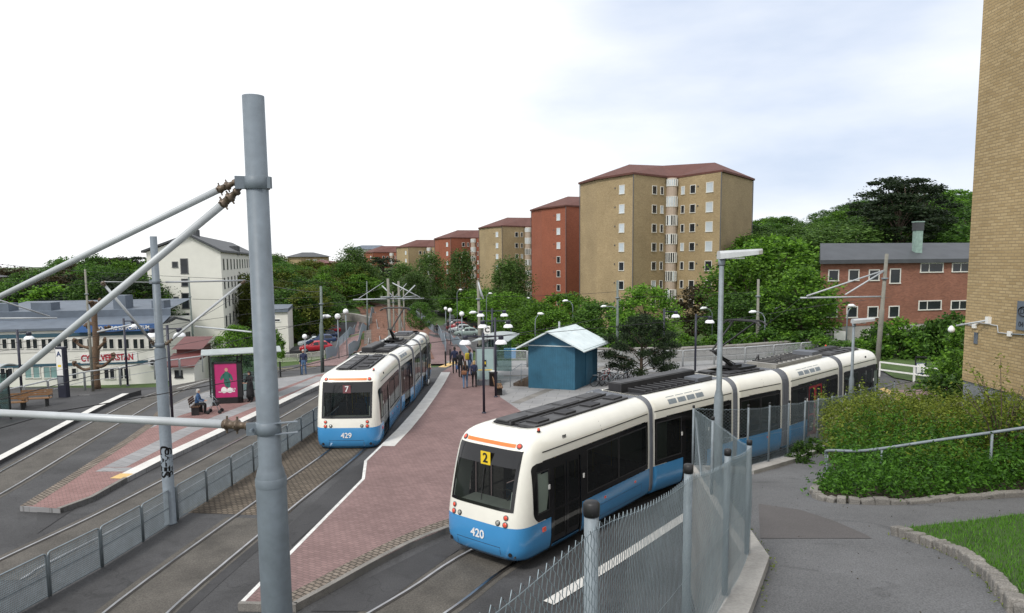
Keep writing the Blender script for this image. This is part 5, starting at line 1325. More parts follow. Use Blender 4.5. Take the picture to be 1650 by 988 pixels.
# steps and handrail on the left side
st = thing('kiosk_steps', 'dark wooden steps with a thin handrail left of the blue kiosk', 'steps', (fl.x-1, fl.y, PT))
for k in range(3):
    mb = MB(); c = fl-u_*(.35+.33*k)+(br-fr)*.22; mb.box((c.x, c.y, PT+(.50-.16*k)/2), (.36, 1.0, .50-.16*k), math.atan2(u_.y, u_.x)); mb.build('step', 'bark', st, True)
mb = MB(); mb.smooth = True; a = fl-u_*1.2-nf*.1; b = fl-u_*.5-nf*.1; mb.poly([(a.x, a.y, PT), (a.x, a.y, PT+.9), (b.x, b.y, PT+1.4), (fl.x-.05, fl.y, PT+1.4)], .022, 6); mb.tube((b.x, b.y, PT+.3), (b.x, b.y, PT+1.4), .02, n=6); mb.build('handrail', 'galv', st, True)
# ================================================================ POLES, BRACKETS, WIRES
def clamp(mb, c, r, hgt, side=(-1, 0)):
    mb.smooth = True; mb.lathe([(r*1.02, -hgt/2), (r*1.12, -hgt/2+.004), (r*1.12, hgt/2-.004), (r*1.02, hgt/2)], c, 24); mb.smooth = False
    s = Vector((*side, 0)).normalized(); C = Vector(c)
    for d in (-.022, .022): mb.box(C+s*(r*1.45)+Vector((-s.y, s.x, 0))*d, (r*.9, .010, hgt*.95), math.atan2(s.y, s.x))
def insulator(mb, a, b, r):
    """ribbed brown insulator with clamps from a to b"""
    a = Vector(a); b = Vector(b); d = b-a; mb.smooth = True
    pr = [(0, .4), (.06, .8), (.10, 1.0), (.16, 1.0), (.18, 1.25), (.22, 1.25), (.24, .95), (.44, .95), (.46, 1.3), (.52, 1.3), (.54, .85), (.72, .7), (.74, 1.0), (.82, 1.0), (.84, .5), (1, .4)]
    mb.poly([a+d*f for f, _ in pr], [r*k for _, k in pr], 12)
    mb.smooth = False
    u = d.normalized(); v = u.cross(Vector((0, 0, 1))).normalized(); w = u.cross(v)
    for f in (.20, .49):
        for q in (v, -v, w, -w): mb.tube(a+d*f+q*r*1.1, a+d*f+q*r*1.9, r*.22, n=6)
# ---- the big foreground pole
PB = at(424, 570, 6.4)
pole = thing('catenary_pole', 'thick blue-grey steel catenary pole in the left foreground', 'pole', (PB.x+.02, 6.4, 0))
zj = at(430, 765, 6.4).z; ztop = at(406, 155, 6.4).z
lean = Vector((-.020, 0, 0))*1
def pc(z): return Vector((PB.x+.02+(z-zj)*(-.002), 6.4, z))
mb = MB(); mb.smooth = True
mb.poly([pc(0), pc(zj-.10), pc(zj-.02), pc(zj+.05), pc(zj+.09), pc(ztop)], [.150, .136, .134, .118, .102, .093], 40, cap=True); mb.build('shaft', 'polegrey', pole, True)
mb = MB(); mb.smooth = True; mb.poly([pc(zj-.10), pc(zj-.085), pc(zj-.03), pc(zj-.02)], [.139, .1405, .1395, .135], 40, cap=False); mb.build('collar', 'polegrey', pole, True)
mb = MB(); mb.lathe([(.08, 0), (.08, -.005)], pc(ztop+.003), 24); mb.build('pole_cap', 'rubber', pole, True)
zu = at(412, 295, 6.4).z; zl = at(432, 689, 6.4).z
mb = MB(); clamp(mb, pc(zu), .097, .115, (-1, -.35)); mb.box(pc(zu)+Vector((.115, -.02, 0)), (.03, .05, .10)); mb.build('clamp_bracket', 'polegrey', pole, True)
mb = MB(); clamp(mb, pc(zl), .101, .115, (-1, -.35))
for d in (-.05, .05): mb.bar(pc(zl)+Vector((.06, -.06, d)), pc(zl)+Vector((.26, .02, d)), .05, .008)
mb.tube(pc(zl)+Vector((-.12, -.13, 0)), pc(zl)+Vector((-.12, -.06, 0)), .014, n=6); mb.build('clamp_bracket', 'polegrey', pole, True)
endp = [(at(352, 306, 6.43), at(0, 478, 7.5), at(386, 291, 6.38), .029), (at(358, 330, 6.43), at(0, 626, 7.5), at(388, 303, 6.38), .034), (at(360, 683.5, 6.41), at(0, 665.5, 7.5), at(409, 687, 6.38), .040)]
bracket = thing('bracket_arm', 'pale bracket arms with brown insulators clamped to the thick foreground pole', 'bracket', endp[2][2])
for A, B, C, r in endp:
    D = (B-A); B2 = B+D*.5
    mb = MB(); mb.smooth = True; mb.tube(A, B2, r, n=16); mb.build('tube', 'tube', bracket, True)
    mb = MB(); insulator(mb, A+(A-B).normalized()*-.04, C+(C-A)*.05, r*1.05); mb.build('insulator', 'brass', bracket, True)
# ---- second pole with graffiti
q = on(275, 843, 0); Y2 = q.y
def p2c(z): b = at(247, 381, Y2); f = z/b.z; return Vector((q.x+(b.x-q.x)*f, Y2, z))
zj2 = at(256, 562, Y2).z; zt2 = at(247, 381, Y2).z
pole2 = thing('catenary_pole', 'grey catenary pole with black graffiti standing in line with the track railing', 'pole', (q.x, Y2, 0))
mb = MB(); mb.smooth = True; mb.poly([p2c(0), p2c(.02), p2c(zj2-.03), p2c(zj2+.05), p2c(zt2)], [.19, .165, .16, .115, .095], 24); mb.build('shaft', 'polegrey', pole2, True)
for z in (at(255, 454, Y2).z, at(257, 556, Y2).z):
    mb = MB(); clamp(mb, p2c(z), .125 if z < 6 else .10, .12); mb.build('clamp_bracket', 'polegrey', pole2, True)
for s_, z, sz in (('CAES', at(268, 742, Y2).z, .42), ('CALES', at(280, 742, Y2).z, .30)):
    t_ = text(s_, sz, 'text_graf', None, name='graffiti', depth=.001, bold=.008)
    me = t_.data; Rr_ = .168; a0 = -PI/2-.05 if s_ == 'CAES' else -PI/2+.75
    for v in me.vertices:   # wrapped round the shaft, reading downwards
        x, y, zz = v.co; ang_ = a0+y/Rr_; v.co = (Rr_*math.cos(ang_), Rr_*math.sin(ang_), -x)
    t_.location = (p2c(z)-pole2.location); adopt(t_, pole2)
e1 = at(164, 454, Y2-1.2); e2 = at(395, 452, Y2+2.0); m0 = p2c(at(257, 556, Y2).z); mt = p2c(at(255, 455, Y2).z)
br2 = thing('bracket_arm', 'pale V-shaped bracket arms on the graffiti-marked pole', 'bracket', m0)
for a, b in ((m0+Vector((-.15, 0, 0)), e1), (m0+Vector((.15, 0, 0)), e2)):
    mb = MB(); mb.smooth = True; mb.tube(a.lerp(b, .08), a.lerp(b, .94), .036, n=10); mb.build('tube', 'tube', br2, True)
    mb = MB(); insulator(mb, a, a.lerp(b, .10), .045); insulator(mb, b, a.lerp(b, .93), .045); mb.build('insulator', 'brass', br2, True)
mb = MB(); mb.smooth = True; mb.poly([e1, mt.lerp(e1, .3), mt, mt.lerp(e2, .3)], .013, 6); mb.tube(mt.lerp(e2, .1), e2, .028, n=8); mb.build('tie_rod', 'tube', br2, True)
# ---- slim poles further off
def slim(px0, py0, px1, py1, lab, m='greenpole', r=.10, Y=None, group='slim catenary poles'):
    b = G(px1, py1) if Y is None else None
    if Y is None: Y = b.y
    else: b = at(px1, py1, Y); b.z = min(b.z, hh(b.x, b.y))
    t = thing('catenary_pole', lab, 'pole', tuple(b), 0, group); tp = at(px0, py0, Y)
    mb = MB(); mb.smooth = True; mid = b.lerp(tp, .55); mb.poly([b, mid, mid+Vector((0, 0, .05)), tp], [r*1.15, r*1.05, r*.85, r*.75], 10); mb.build('shaft', m, t, True)
    mb = MB(); mb.smooth = True; mb.lathe([(r*1.5, -.05), (r*1.5, .05)], b.lerp(tp, .8), 10); mb.build('clamp_bracket', 'galv', t, True)
    return t, b, tp
slim(137, 434, 150, 631, 'weathered slim pole beside the pollarded tree', 'concpole', .12)
slim(304, 447, 315, 603, 'slim dark pole in front of the white apartment block', 'greenpole', .11)
slim(517, 461, 520, 603, 'grey-green slim pole by the railing behind tram 429', 'greenpole', .11)
slim(591, 453, 591, 492, 'far slim pole on the curve of the ballasted track', 'greenpole', .11, 105)
slim(1222, 450, 1220, 585, 'slim pole behind the roof of tram 420 right of the big lamp', 'concpole', .13, 58)
slim(995, 452, 995, 590, 'slim pole rising right of the blue kiosk', 'greenpole', .12, 60)
t, b, tp = slim(1429, 409, 1412, 606, 'slim pole at the tail of tram 420', 'concpole', .14)
Yp = b.y
brr = thing('bracket_arm', 'pale fanned bracket arms on the slim pole in front of the school', 'bracket', at(1424, 440, Yp))
for a, b_ in (((1424, 436), (1300, 477)), ((1424, 437), (1362, 475)), ((1419, 478), (1290, 480))):
    mb = MB(); mb.smooth = True; mb.tube(at(*a, Yp), at(*b_, Yp-1.5), .05, n=8); mb.build('tube', 'tube', brr, True)
t, b, tp = slim(770, 452, 775, 600, 'slim pole with folded bracket arms behind the C shelter', 'concpole', .14, 58)
brr = thing('bracket_arm', 'pair of white bracket arms folded down against the slim pole behind the C sign', 'bracket', at(771, 455, 58))
for a, b_ in (((771, 455), (776, 478)), ((771, 457), (779, 482))):
    mb = MB(); mb.smooth = True; mb.tube(at(*a, 57.8), at(*b_, 57.3), .06, n=8); mb.build('tube', 'tube', brr, True)
# centre poles between the far tracks
for k, (pxt, pyt, pxb, pyb, Y, lab) in enumerate(((625, 449, 630, 575, 55, 'nearest of the paired poles with crossed bracket arms behind tram 429'), (642, 453, 646, 560, 64, 'second pole with crossed bracket arms behind tram 429'), (633, 470, 636, 545, 78, 'third, thinner pole between the far tracks'), (650, 466, 652, 540, 90, 'farthest thin pole between the far tracks'))):
    t, b, tp = slim(pxt, pyt, pxb, pyb, lab, 'concpole', .13 if k < 2 else .10, Y, 'poles between the far tracks')
    hz = 31-6*k
    for s in ():
        x0 = (pxt+pxb)/2-1; e = hz*(1.25 if s < 0 and k == 0 else 1.0)*(1.0 if k else .95)
        A = at(x0, 481-k*1.5, Y); B = at(x0+s*e, 481-k*1.5+(.5 if s > 0 else 1), Y); C = at(x0, 455+k*4, Y)
        for a_, b_ in ((A, B), (A.lerp(B, .95), at(x0+s*3, 458+k*4, Y)), (at(x0+s*e*.85, 460+k*3, Y), A)):
            if k > 1 and a_ is not A: continue
            mb = MB(); mb.smooth = True; mb.tube(a_, b_, .05, n=6); mb.build('bracket_arm', 'tube', t, True)
_kp = thing('bracket_arm', 'white crossed bracket arms spanning the far tracks behind tram 429', 'bracket', at(625, 481, 55))
for a_, b_, Y0, Y1, r_ in (((569, 483), (625, 481.6), 55, 55, .05), ((625, 481.6), (682.5, 481), 55, 60, .05), ((613, 479), (640, 478), 64, 64, .045), ((632.4, 456), (677, 479.5), 60, 60, .05), ((615.7, 460.5), (636, 480.7), 55, 55, .05), ((669, 459.6), (648, 481), 60, 60, .05), ((618, 455), (578, 481), 58, 55, .025), ((655, 457), (637, 478), 66, 66, .03), ((650, 479), (672, 477), 64, 66, .04)):
    mb = MB(); mb.smooth = True; mb.tube(at(*a_, Y0), at(*b_, Y1), r_, n=8); mb.build('tube', 'tube', _kp, True)
# ---- overhead wires
wr = thing('overhead_wires', 'thin black overhead contact and span wires across the tram stop', 'wires', at(300, 500, 30))
def wire(pts, r=.010, sag=0.0):
    pts = [Vector(p) for p in pts]; pp = []
    for a, b in zip(pts, pts[1:]):
        for k in range(8): f = k/8; pp.append(a.lerp(b, f)-Vector((0, 0, sag*4*f*(1-f))))
    pp.append(pts[-1]); mb = MB(); mb.smooth = True; mb.poly(pp, r, 5, cap=False); mb.build('wire', 'wire', wr, True)
wz = lambda x, y: on(x, y, 5.5)
wire([wz(0, 690)+Vector((-1.5, -2.6, 0)), wz(0, 690), wz(94, 663), wz(240, 638.5), wz(345, 620), wz(409, 609), wz(577, 568), wz(744, 546), Vector((1.2, 22.2, 5.5)), Vector((5.5, 26.0, 5.45)), NODES420[3].lerp(NODES420[2], .4)+Vector((0, 0, 5.42)), Vector((15, 34, 5.5)), Vector((21, 39.5, 5.5))], .0085)
wire([(-8.6, 6, 5.6), (-8.4, 14, 5.55), (-7.8, 24, 5.5), (-6.9, 40, 5.4), (-7.0, 52, 5.0), tuple(at(655, 482, 62))], .008)
wire([Vector((-16, 14, 5.6)), Vector((-12.6, 24, 5.55)), Vector((-10.6, 40, 5.4)), at(606, 482, 60)], .008)
for pts in (((0, 426, 60), (360, 449, 48)), ((112, 581, 40), (349, 544, 55)), ((0, 566, 40), (262, 520, 50)), ((250, 549, 30), (392, 470, 60)), ((430, 452, 80), (600, 455, 105)), ((0, 516, 44), (92, 512, 46)),
            ((430, 500, 60), (640, 481, 55)), ((655, 481, 60), (772, 478, 58)), ((772, 478, 58), (995, 470, 60)), ((995, 478, 60), (1222, 470, 58)), ((310, 482, 50), (517, 478, 50)), ((164, 454, 19.8), (0, 452, 18)),
            ((395, 452, 23.3), (517, 470, 50)), ((1178, 560, 30), (1290, 480, 44)), ((560, 478, 80), (620, 462, 56)), ((120, 576, 44), (250, 556, 44)), ((780, 545, 30), (1000, 505, 58)),
            ((0, 610, 40), (262, 560, 21.5)), ((345, 532, 60), (520, 520, 50)), ((112, 602, 40), (262, 571, 21.6))):
    wire([at(*p) for p in pts], .006 if max(p[2] for p in pts) < 50 else .014, .12)
# loose steady arm
mb = MB(); mb.smooth = True; mb.tube(at(315, 526, 46), at(405, 535, 42), .05, n=8); mb.build('steady_arm', 'tube', wr, True)
mb = MB(); mb.smooth = True; mb.tube(at(0, 484, 30), at(80, 510, 33), .035, n=8); mb.build('steady_arm', 'tube', wr, True)
mb = MB(); mb.smooth = True; mb.tube(at(0, 513, 33), at(92, 512.5, 34), .035, n=8); mb.build('steady_arm', 'tube', wr, True)
mb = MB(); mb.smooth = True; mb.tube(at(157, 535, 42), at(212, 523, 42), .05, n=8); mb.build('steady_arm', 'tube', wr, True)

# ================================================================ LAMPS
def dome_profile(R): return [(R, 0), (R*.99, .02), (R*.93, R*.28), (R*.78, R*.5), (R*.52, R*.68), (R*.25, R*.76), (R*.2, R*.78)]
def dome_lamp(lab, base, h, arms, rz=0., group='dome lamps on navy posts', R=.30):
    t = thing('dome_lamp', lab, 'street lamp', base, rz, group)
    mb = MB(); mb.smooth = True; mb.tube((0, 0, 0), (0, 0, h), .065, n=10); mb.lathe([(.12, 0), (.12, .03), (.07, .08)], n=10); mb.build('post', 'darkpole', t)
    mb = MB(); zt = h-.18; a0 = min(0, *arms) if len(arms) > 1 else min(0, arms[0]); a1 = max(0, *arms) if len(arms) > 1 else max(0, arms[0])
    mb.box(((a0+a1)/2, 0, zt), (a1-a0+.1, .05, .06))
    mb.build('arm', 'darkpole', t)
    for a in arms:
        mb = MB(); mb.smooth = True; mb.lathe([(.13, 0), (.13, .16), (.10, .2), (0, .2)], (a, 0, zt-.16), 12); k = mb.build('lamp_holder', 'darkpole', t)
        mb = MB(); mb.smooth = True; mb.lathe([(R*.5, .03)]+[(r, z) for r, z in dome_profile(R)][0:0]+[(R*.98, .0)]+dome_profile(R), (a, 0, zt-.16-R*.78), 18); mb.build('lamp_shade', 'dome', k)
    return t
def base_of(px, py, z): p = on(px, py, z); return (p.x, p.y, z)
def lamp_px(lab, bx, by, z, ytop, arms, rz=0, Y=None, R=.30):
    b = base_of(bx, by, z) if Y is None else (at(bx, by, Y).x, Y, z)
    h = at(bx, ytop, b[1]).z-z; return dome_lamp(lab, b, h, arms, rz, R=R)
lamp_px('nearest twin-dome lamp on the middle platform behind tram 420', 780, 666, PT, 536, (-.88, .88), 0)
lamp_px('second twin-dome lamp right beside the litter bin', 799, 640, PT, 512, (-.68, .72), 0, R=.27)
lamp_px('third twin-dome lamp seen above the C sign', 794, 600, PT, 497, (-.80, .85), 0, Y=50, R=.28)
lamp_px('single-dome lamp by the benches at the far-left stop', 37, 652, PT, 531, (.55,), .2, R=.26)
lamp_px('single-dome lamp in front of the workshop lettering', 206, 622, 0, 513, (.55,), .1, R=.26)
lamp_px('twin-dome lamp beside the graffiti-marked pole', 278, 676, PT, 524, (-.72, .55), .1, R=.28)
lamp_px('single-dome lamp half hidden behind the thick foreground pole', 424, 600, 0, 498, (.75,), .1, Y=50, R=.28)
lamp_px('single-dome lamp on a navy post between the dark pine and the big lamp', 1120, 600, PT, 506, (.85,), 0, Y=44, R=.29)
lamp_px('single-dome lamp on a navy post beside the dark pine', 1069, 600, PT, 498, (.78,), 0, Y=48, R=.29)
def globe_lamp(lab, px, py, Y, R=.27, h=None):
    c = at(px, py, Y); z0 = hh(c.x, c.y); t = thing('globe_lamp', lab, 'street lamp', (c.x, c.y, z0), 0, 'white globe lamps')
    mb = MB(); mb.smooth = True; mb.tube((0, 0, 0), (0, 0, c.z-z0-R*.9), .05, n=8); mb.build('post', 'galv', t)
    mb = MB(); mb.smooth = True; mb.lathe([(.08, -R)]+[(R*math.sin(a), -R*math.cos(a)) for a in [PI*k/10 for k in range(1, 11)]], (0, 0, c.z-z0), 16); mb.build('lamp_globe', 'dome', t)
globe_lamp('right one of two globe lamps by the left car park ramp', 557, 502, 70); globe_lamp('left one of two globe lamps by the left car park ramp', 544, 510, 66)
globe_lamp('low globe lamp in front of the parked red car', 491, 542.5, 62, .22)
globe_lamp('left globe lamp of the row beside the right car park', 718, 497.5, 105, .26); globe_lamp('middle globe lamp of the row beside the right car park', 725, 500, 84, .27)
globe_lamp('right globe lamp of the row nearest the C shelter', 744, 506, 72, .26)
def gooseneck(lab, px, py, ybase, Y, side=-1, reach=.9, R=None):
    h_ = at(px, py, Y); z0 = hh(h_.x-side*reach, Y); t = thing('gooseneck_lamp', lab, 'street lamp', (h_.x-side*reach, Y, z0), 0, 'curved-neck street lamps')
    H = h_.z-z0; mb = MB(); mb.smooth = True
    mb.poly([(0, 0, 0), (0, 0, H-.8), (side*.05, 0, H-.45), (side*.25, 0, H-.12), (side*.55, 0, H), (side*(reach-.2), 0, H)], [.06, .05, .045, .04, .04, .04], 8); mb.build('post', 'galv', t)
    mb = MB(); mb.smooth = True; mb.poly([(side*(reach-.3), 0, H+.02), (side*(reach-.2), 0, H+.03), (side*(reach+.1), 0, H+.02), (side*(reach+.32), 0, H-.02)], [.03, .11, .14, .04], 10); mb.build('lamp_head', 'dome', t)
gooseneck('curved-neck lamp just left of the blue kiosk', 871, 506, 560, 66, 1, .5); gooseneck('curved-neck lamp above the blue kiosk roof', 911, 485, 530, 76, -1, .8)
gooseneck('curved-neck lamp between kiosk and yellow tower', 973, 494, 560, 72, -1, 1.4); gooseneck('curved-neck lamp left of the big lamp pole', 1134, 497, 560, 64, -1, .8)
gooseneck('curved-neck lamp right of the big lamp pole', 1213, 503, 570, 57, -1, 1.0); gooseneck('curved-neck lamp in front of the deciduous trees', 1256, 496, 570, 60, 1, .7)
gooseneck('tall thin curved-neck lamp before the school wall', 1372, 493, 560, 56, 1, .3); gooseneck('curved-neck lamp behind the third twin-dome lamp', 818, 520, 560, 80, -1, .4)
gooseneck('small lamp high among the roadside trees', 742, 467, 500, 120, 1, .6)
gooseneck('flat lamp left of the C shelter pole', 762, 504, 560, 60, -1, .9); gooseneck('flat lamp on the slim pole behind tram 429', 526, 510, 560, 52, 1, .5)
gooseneck('lamp over the roadside trees left of the kiosk', 790, 473, 500, 110, 1, .6); gooseneck('lamp over the roadside trees near the red tower', 851, 481, 500, 100, -1, .6)
# big flat-headed lamps beside the fence
def flat_lamp(lab, hx, hy, bx, by, Y, L_, r, zbase, band=False, joint=None):
    tp = at(bx, hy+12, Y); t = thing('street_lamp', lab, 'street lamp', (tp.x, Y, zbase), 0, 'flat-headed street lamps')
    H = tp.z-zbase; jz = joint-zbase if joint else H*.5
    mb = MB(); mb.smooth = True; mb.poly([(0, 0, 0), (0, 0, jz-.1), (0, 0, jz+.06), (0, 0, H)], [r*1.75, r*1.7, r*1.05, r*.85], 16); mb.build('post', 'galv', t)
    if band: mb = MB(); mb.smooth = True; mb.tube((0, 0, jz+.28), (0, 0, jz+.38), r*1.02, n=16, cap=False); mb.build('yellow_band', 'yellow', t)
    # head: shallow trough, deeper towards the post
    mb = MB(); K = 8; V = []; F = []
    for k in range(K+1):
        f = k/K; x = -.08*L_+f*L_*1.06; w = .17*(1-.35*abs(f-.45)**2*4*.5) if f < 1 else .07; z = H+.02+.10*f; hh_ = .17*(1-.35*f)
        V += [(x, -w, z), (x, w, z), (x, w*.95, z+hh_*.7), (x, w*.5, z+hh_), (x, -w*.5, z+hh_), (x, -w*.95, z+hh_*.7)]
    for k in range(K):
        for j in range(6): F.append((6*k+j, 6*k+(j+1) % 6, 6*k+6+(j+1) % 6, 6*k+6+j))
    F += [(5, 4, 3, 2, 1, 0), tuple(6*K+j for j in range(6))]; mb.add(V, F); o = mb.build('lamp_head', 'lamp_alu', t)
    mb = MB(); mb.box((.30*L_, 0, H+.035), (.46*L_, .20, .03)); o2 = mb.build('lens', 'dome', t)
    mb = MB(); mb.smooth = True; mb.lathe([(r*.95, H-.12), (r*1.25, H-.10), (r*1.25, H+.03)], n=14); mb.build('collar', 'galv', t)
    return t
M['lamp_alu'] = mat('lamp_housing', (.50, .52, .53), .4, .25, var=.12, scale=5)
p = at(1163, 612, 15.2); zjn = at(1163, 632, 15.2).z
flat_lamp('tall flat-headed street lamp with a yellow band standing inside the fence corner', 1187, 407, 1163, 0, 15.2, .86, .058, 0.0, True, zjn)
flat_lamp('smaller flat-headed street lamp at the tail of tram 420', 1392, 510, 1376, 0, 27.5, .80, .055, .9, False, 3.1)

# ================================================================ RAILINGS
def railing(name, label, pts, zf, h, panel, m='galv', fill='mesh', group=None, off=0.0, low=.12, bow=False, pr=.022, infill_m=None, mw=.0035):
    pts = resample(pts, panel); b = pts[0]; t = thing(name, label, 'railing', (b.x, b.y, zf(b.x, b.y)+off), 0, group)
    Z = lambda p: zf(p.x, p.y)+off
    infill = MB()
    for i, (a, c) in enumerate(zip(pts, pts[1:])):
        d = (c-a); u = d.normalized(); A = a+u*.03; C = c-u*.03; za, zc = Z(A), Z(C)
        mb = MB(); mb.smooth = True; r = .07
        mb.poly([(A.x, A.y, za), (A.x, A.y, za+h-r), (*(A+u*r*.3).xy, za+h-r*.3), (*(A+u*r).xy, za+h), (*(C-u*r).xy, zc+h), (*(C-u*r*.3).xy, zc+h-r*.3), (C.x, C.y, zc+h-r), (C.x, C.y, zc)], pr, 8)
        mb.build('frame', m, t, True)
        n = max(2, int(d.length/(.05 if fill == 'mesh' else .11)))
        if fill == 'mesh':
            A2 = Vector((A.x, A.y, za+low)); C2 = Vector((C.x, C.y, zc+low)); up = Vector((0, 0, h-low-.04))
            nw = max(3, int(d.length/.045))
            for k in range(nw+1):
                f = k/nw
                p0 = A2.lerp(C2, f); infill.poly([p0, p0+up], mw, 3, cap=False)
            for k in range(int((h-low)/.05)):
                infill.poly([A2+Vector((0, 0, k*.05)), C2+Vector((0, 0, k*.05))], mw, 3, cap=False)
            infill.bar(A2+Vector((0, 0, (h-low)*.48)), C2+Vector((0, 0, (h-low)*.48)), .015, .03)
            infill.bar(A2, C2, .015, .03)
        elif fill == 'bars':
            for k in range(n+1):
                p0 = Vector((*A.lerp(C, k/n).xy, za+(zc-za)*k/n)); infill.bar(p0+Vector((0, 0, low)), p0+Vector((0, 0, h-.02)), .02, .02, up=(1, 0, 0))
            infill.bar((A.x, A.y, za+low), (C.x, C.y, zc+low), .025, .025)
        elif fill == 'rails':
            for f in (.5,): infill.bar((A.x, A.y, za+h*f), (C.x, C.y, zc+h*f), .03, .03)
        elif fill == 'sheet':
            for zz in (0,): infill.add([(A.x, A.y, za+low), (C.x, C.y, zc+low), (C.x, C.y, zc+h-.05), (A.x, A.y, za+h-.05), (A.x+.01, A.y+.01, za+low), (C.x+.01, C.y+.01, zc+low), (C.x+.01, C.y+.01, zc+h-.05), (A.x+.01, A.y+.01, za+h-.05)], [(0, 1, 2, 3), (4, 7, 6, 5)])
    infill.build('infill', infill_m or m, t, True); return t
M['raildark'] = mat('railing_infill', (.17, .20, .215), .6, .2, var=.15, scale=4)
fp = [on(x, y, 0) for x, y in ((-70, 1040), (80.5, 961), (165, 914), (231, 873), (334, 808), (409, 761), (464, 725.6), (506, 697))]
fp = [Vector((p.x, p.y, 0)) for p in fp]; fp[0] = fp[1]+(fp[1]-fp[2]).normalized()*5
railing('track_railing', 'long grey mesh railing with rounded panels between the two left tracks', fp+[Vector((-8.75, 37, 0)), Vector((-8.7, 44, 0))], lambda x, y: 0, 1.06, 1.72, 'galv_rail', 'mesh', low=.04, infill_m='galv_rail', mw=.0085)
gr = [Vector((-27, 30, 0))]+[on(x, y, 0) for x, y in ((0, 668), (82, 646), (140, 630), (197, 622), (253, 612), (330, 600))]
railing('street_railing', 'galvanised railing along the street above the workshop building', [Vector((p.x-.1, p.y, 0)) for p in gr], lambda x, y: 0.0, 1.15, 2.3, 'galv_light', 'rails', off=.02, pr=.045)
railing('plaza_railing', 'galvanised mesh railing along the back edge of the plaza', [Vector((*xy(on(x, y, PT)), 0)) for x, y in ((800, 591), (900, 592), (1000, 592), (1100, 591), (1200, 585), (1290, 577), (1345, 573))], lambda x, y: PT, 1.15, 2.6, 'galv_light', 'mesh', low=.1, pr=.04, mw=.006)
railing('street_railing', 'white picket railing before the left car park', S((432, 584), (480, 583), (524, 578)), hh, 1.0, 3.0, 'winframe', 'bars')
M['bluerail'] = mat('blue_grey_railing', (.23, .29, .34), .6, .1, var=.12, scale=3)
railing('ramp_railing', 'blue-grey barred railing on the left side of the ramp', S((526, 582), (545, 562), (562, 545), (572, 535)), hh, 1.15, 2.5, 'bluerail', 'bars', off=.05)
railing('ramp_railing', 'blue-grey barred railing between the ramp and the tracks', S((562, 578), (580, 552), (594, 532), (598, 515), (603, 505)), hh, 1.25, 2.5, 'bluerail', 'bars', off=.05)
farR = [Vector((p.x, p.y, 0)) for p in offset_line(far, -3.0)]
railing('track_wall', 'long pale grey parapet along the right side of the far tracks', S((719, 574), (713, 553), (698, 535), (681, 518), (668, 505), (658, 497)), hh, 1.3, 3.0, 'bluerail', 'sheet', infill_m='bluerail', low=0)
railing('path_railing', 'curved grey parapet right of the path leaving the platform', S((762, 590), (745, 568), (728, 552), (708, 541)), hh, 1.0, 2.5, 'bluerail', 'bars')
# handrail in front of the shrubs
hr = thing('handrail', 'bent galvanised handrail in front of the shrubs beside the path', 'handrail', tuple(Q(1421, 775)))
def hp(px, py, Y): return at(px, py, Y)
mb = MB(); mb.smooth = True; mb.poly(catmull([hp(1332, 745, 15.9), hp(1331, 731, 15.9), hp(1336, 726, 15.8), hp(1380, 727, 15.3), hp(1420, 723, 14.9), hp(1500, 711, 14.6), hp(1598, 697, 14.2), hp(1700, 682, 13.8)], 4), .032, 10); mb.build('rail', 'galv', hr, True)
for px, py, Y in ((1421, 724, 14.9), (1599, 698, 14.2), (1333, 733, 15.9)):
    a = hp(px, py, Y); mb = MB(); mb.smooth = True; mb.tube(a, (a.x, a.y, pz(a.x, a.y)-.05), .026, n=10); mb.build('rail_post', 'galv', hr, True)
# white rail fence, frame sign and table-like board beyond the tail of the tram
wf = thing('white_rail_fence', 'low white two-rail fence by the road bend', 'fence', tuple(on(1440, 612, .02)))
A = on(1428, 607, .02); B = on(1535, 626, .02); A = Vector((A.x-1.2, A.y+.3, .02))
d = (B-A)
for f in (.985, .52): mb = MB(); mb.bar(A+Vector((0, 0, 1.05*f)), B+Vector((0, 0, 1.05*f)), .06, .09); mb.build('rail', 'white', wf, True)
for f in (.0, .17, .58, .98): p = A+d*f; mb = MB(); mb.box((p.x, p.y, .53), (.10, .10, 1.06)); mb.build('post', 'white', wf, True)
sf = on(1482, 614, .02); s_ = thing('notice_stand', 'dark metal frame sign holding a white poster at the white fence', 'sign', (sf.x, sf.y, .02))
for x in (-.32, .32): mb = MB(); mb.box((x, 0, .75), (.06, .06, 1.5)); mb.build('leg', 'black', s_)
mb = MB(); mb.box((0, 0, 1.5), (.7, .06, .06)); mb.build('top_bar', 'black', s_)
mb = MB(); mb.box((0, 0, .78), (.58, .05, .72)); k = mb.build('panel', 'text_blue', s_)
mb = MB(); mb.box((0, -.03, .80), (.50, .01, .58)); mb.build('poster', 'white', s_)
bf = on(1517, 618, .02); s_ = thing('dark_board', 'low dark board sign right of the framed poster at the white fence', 'sign', (bf.x, bf.y, .02))
for x in (-.3, .3): mb = MB(); mb.box((x, 0, .35), (.05, .05, .7)); mb.build('leg', 'black', s_)
mb = MB(); mb.box((0, 0, .72), (.85, .08, .5)); mb.use(1).box((0, -.043, .75), (.6, .004, .06)); mb.box((0, -.043, .62), (.5, .004, .05)); mb.build('panel', ['text_blue', 'galv'], s_)
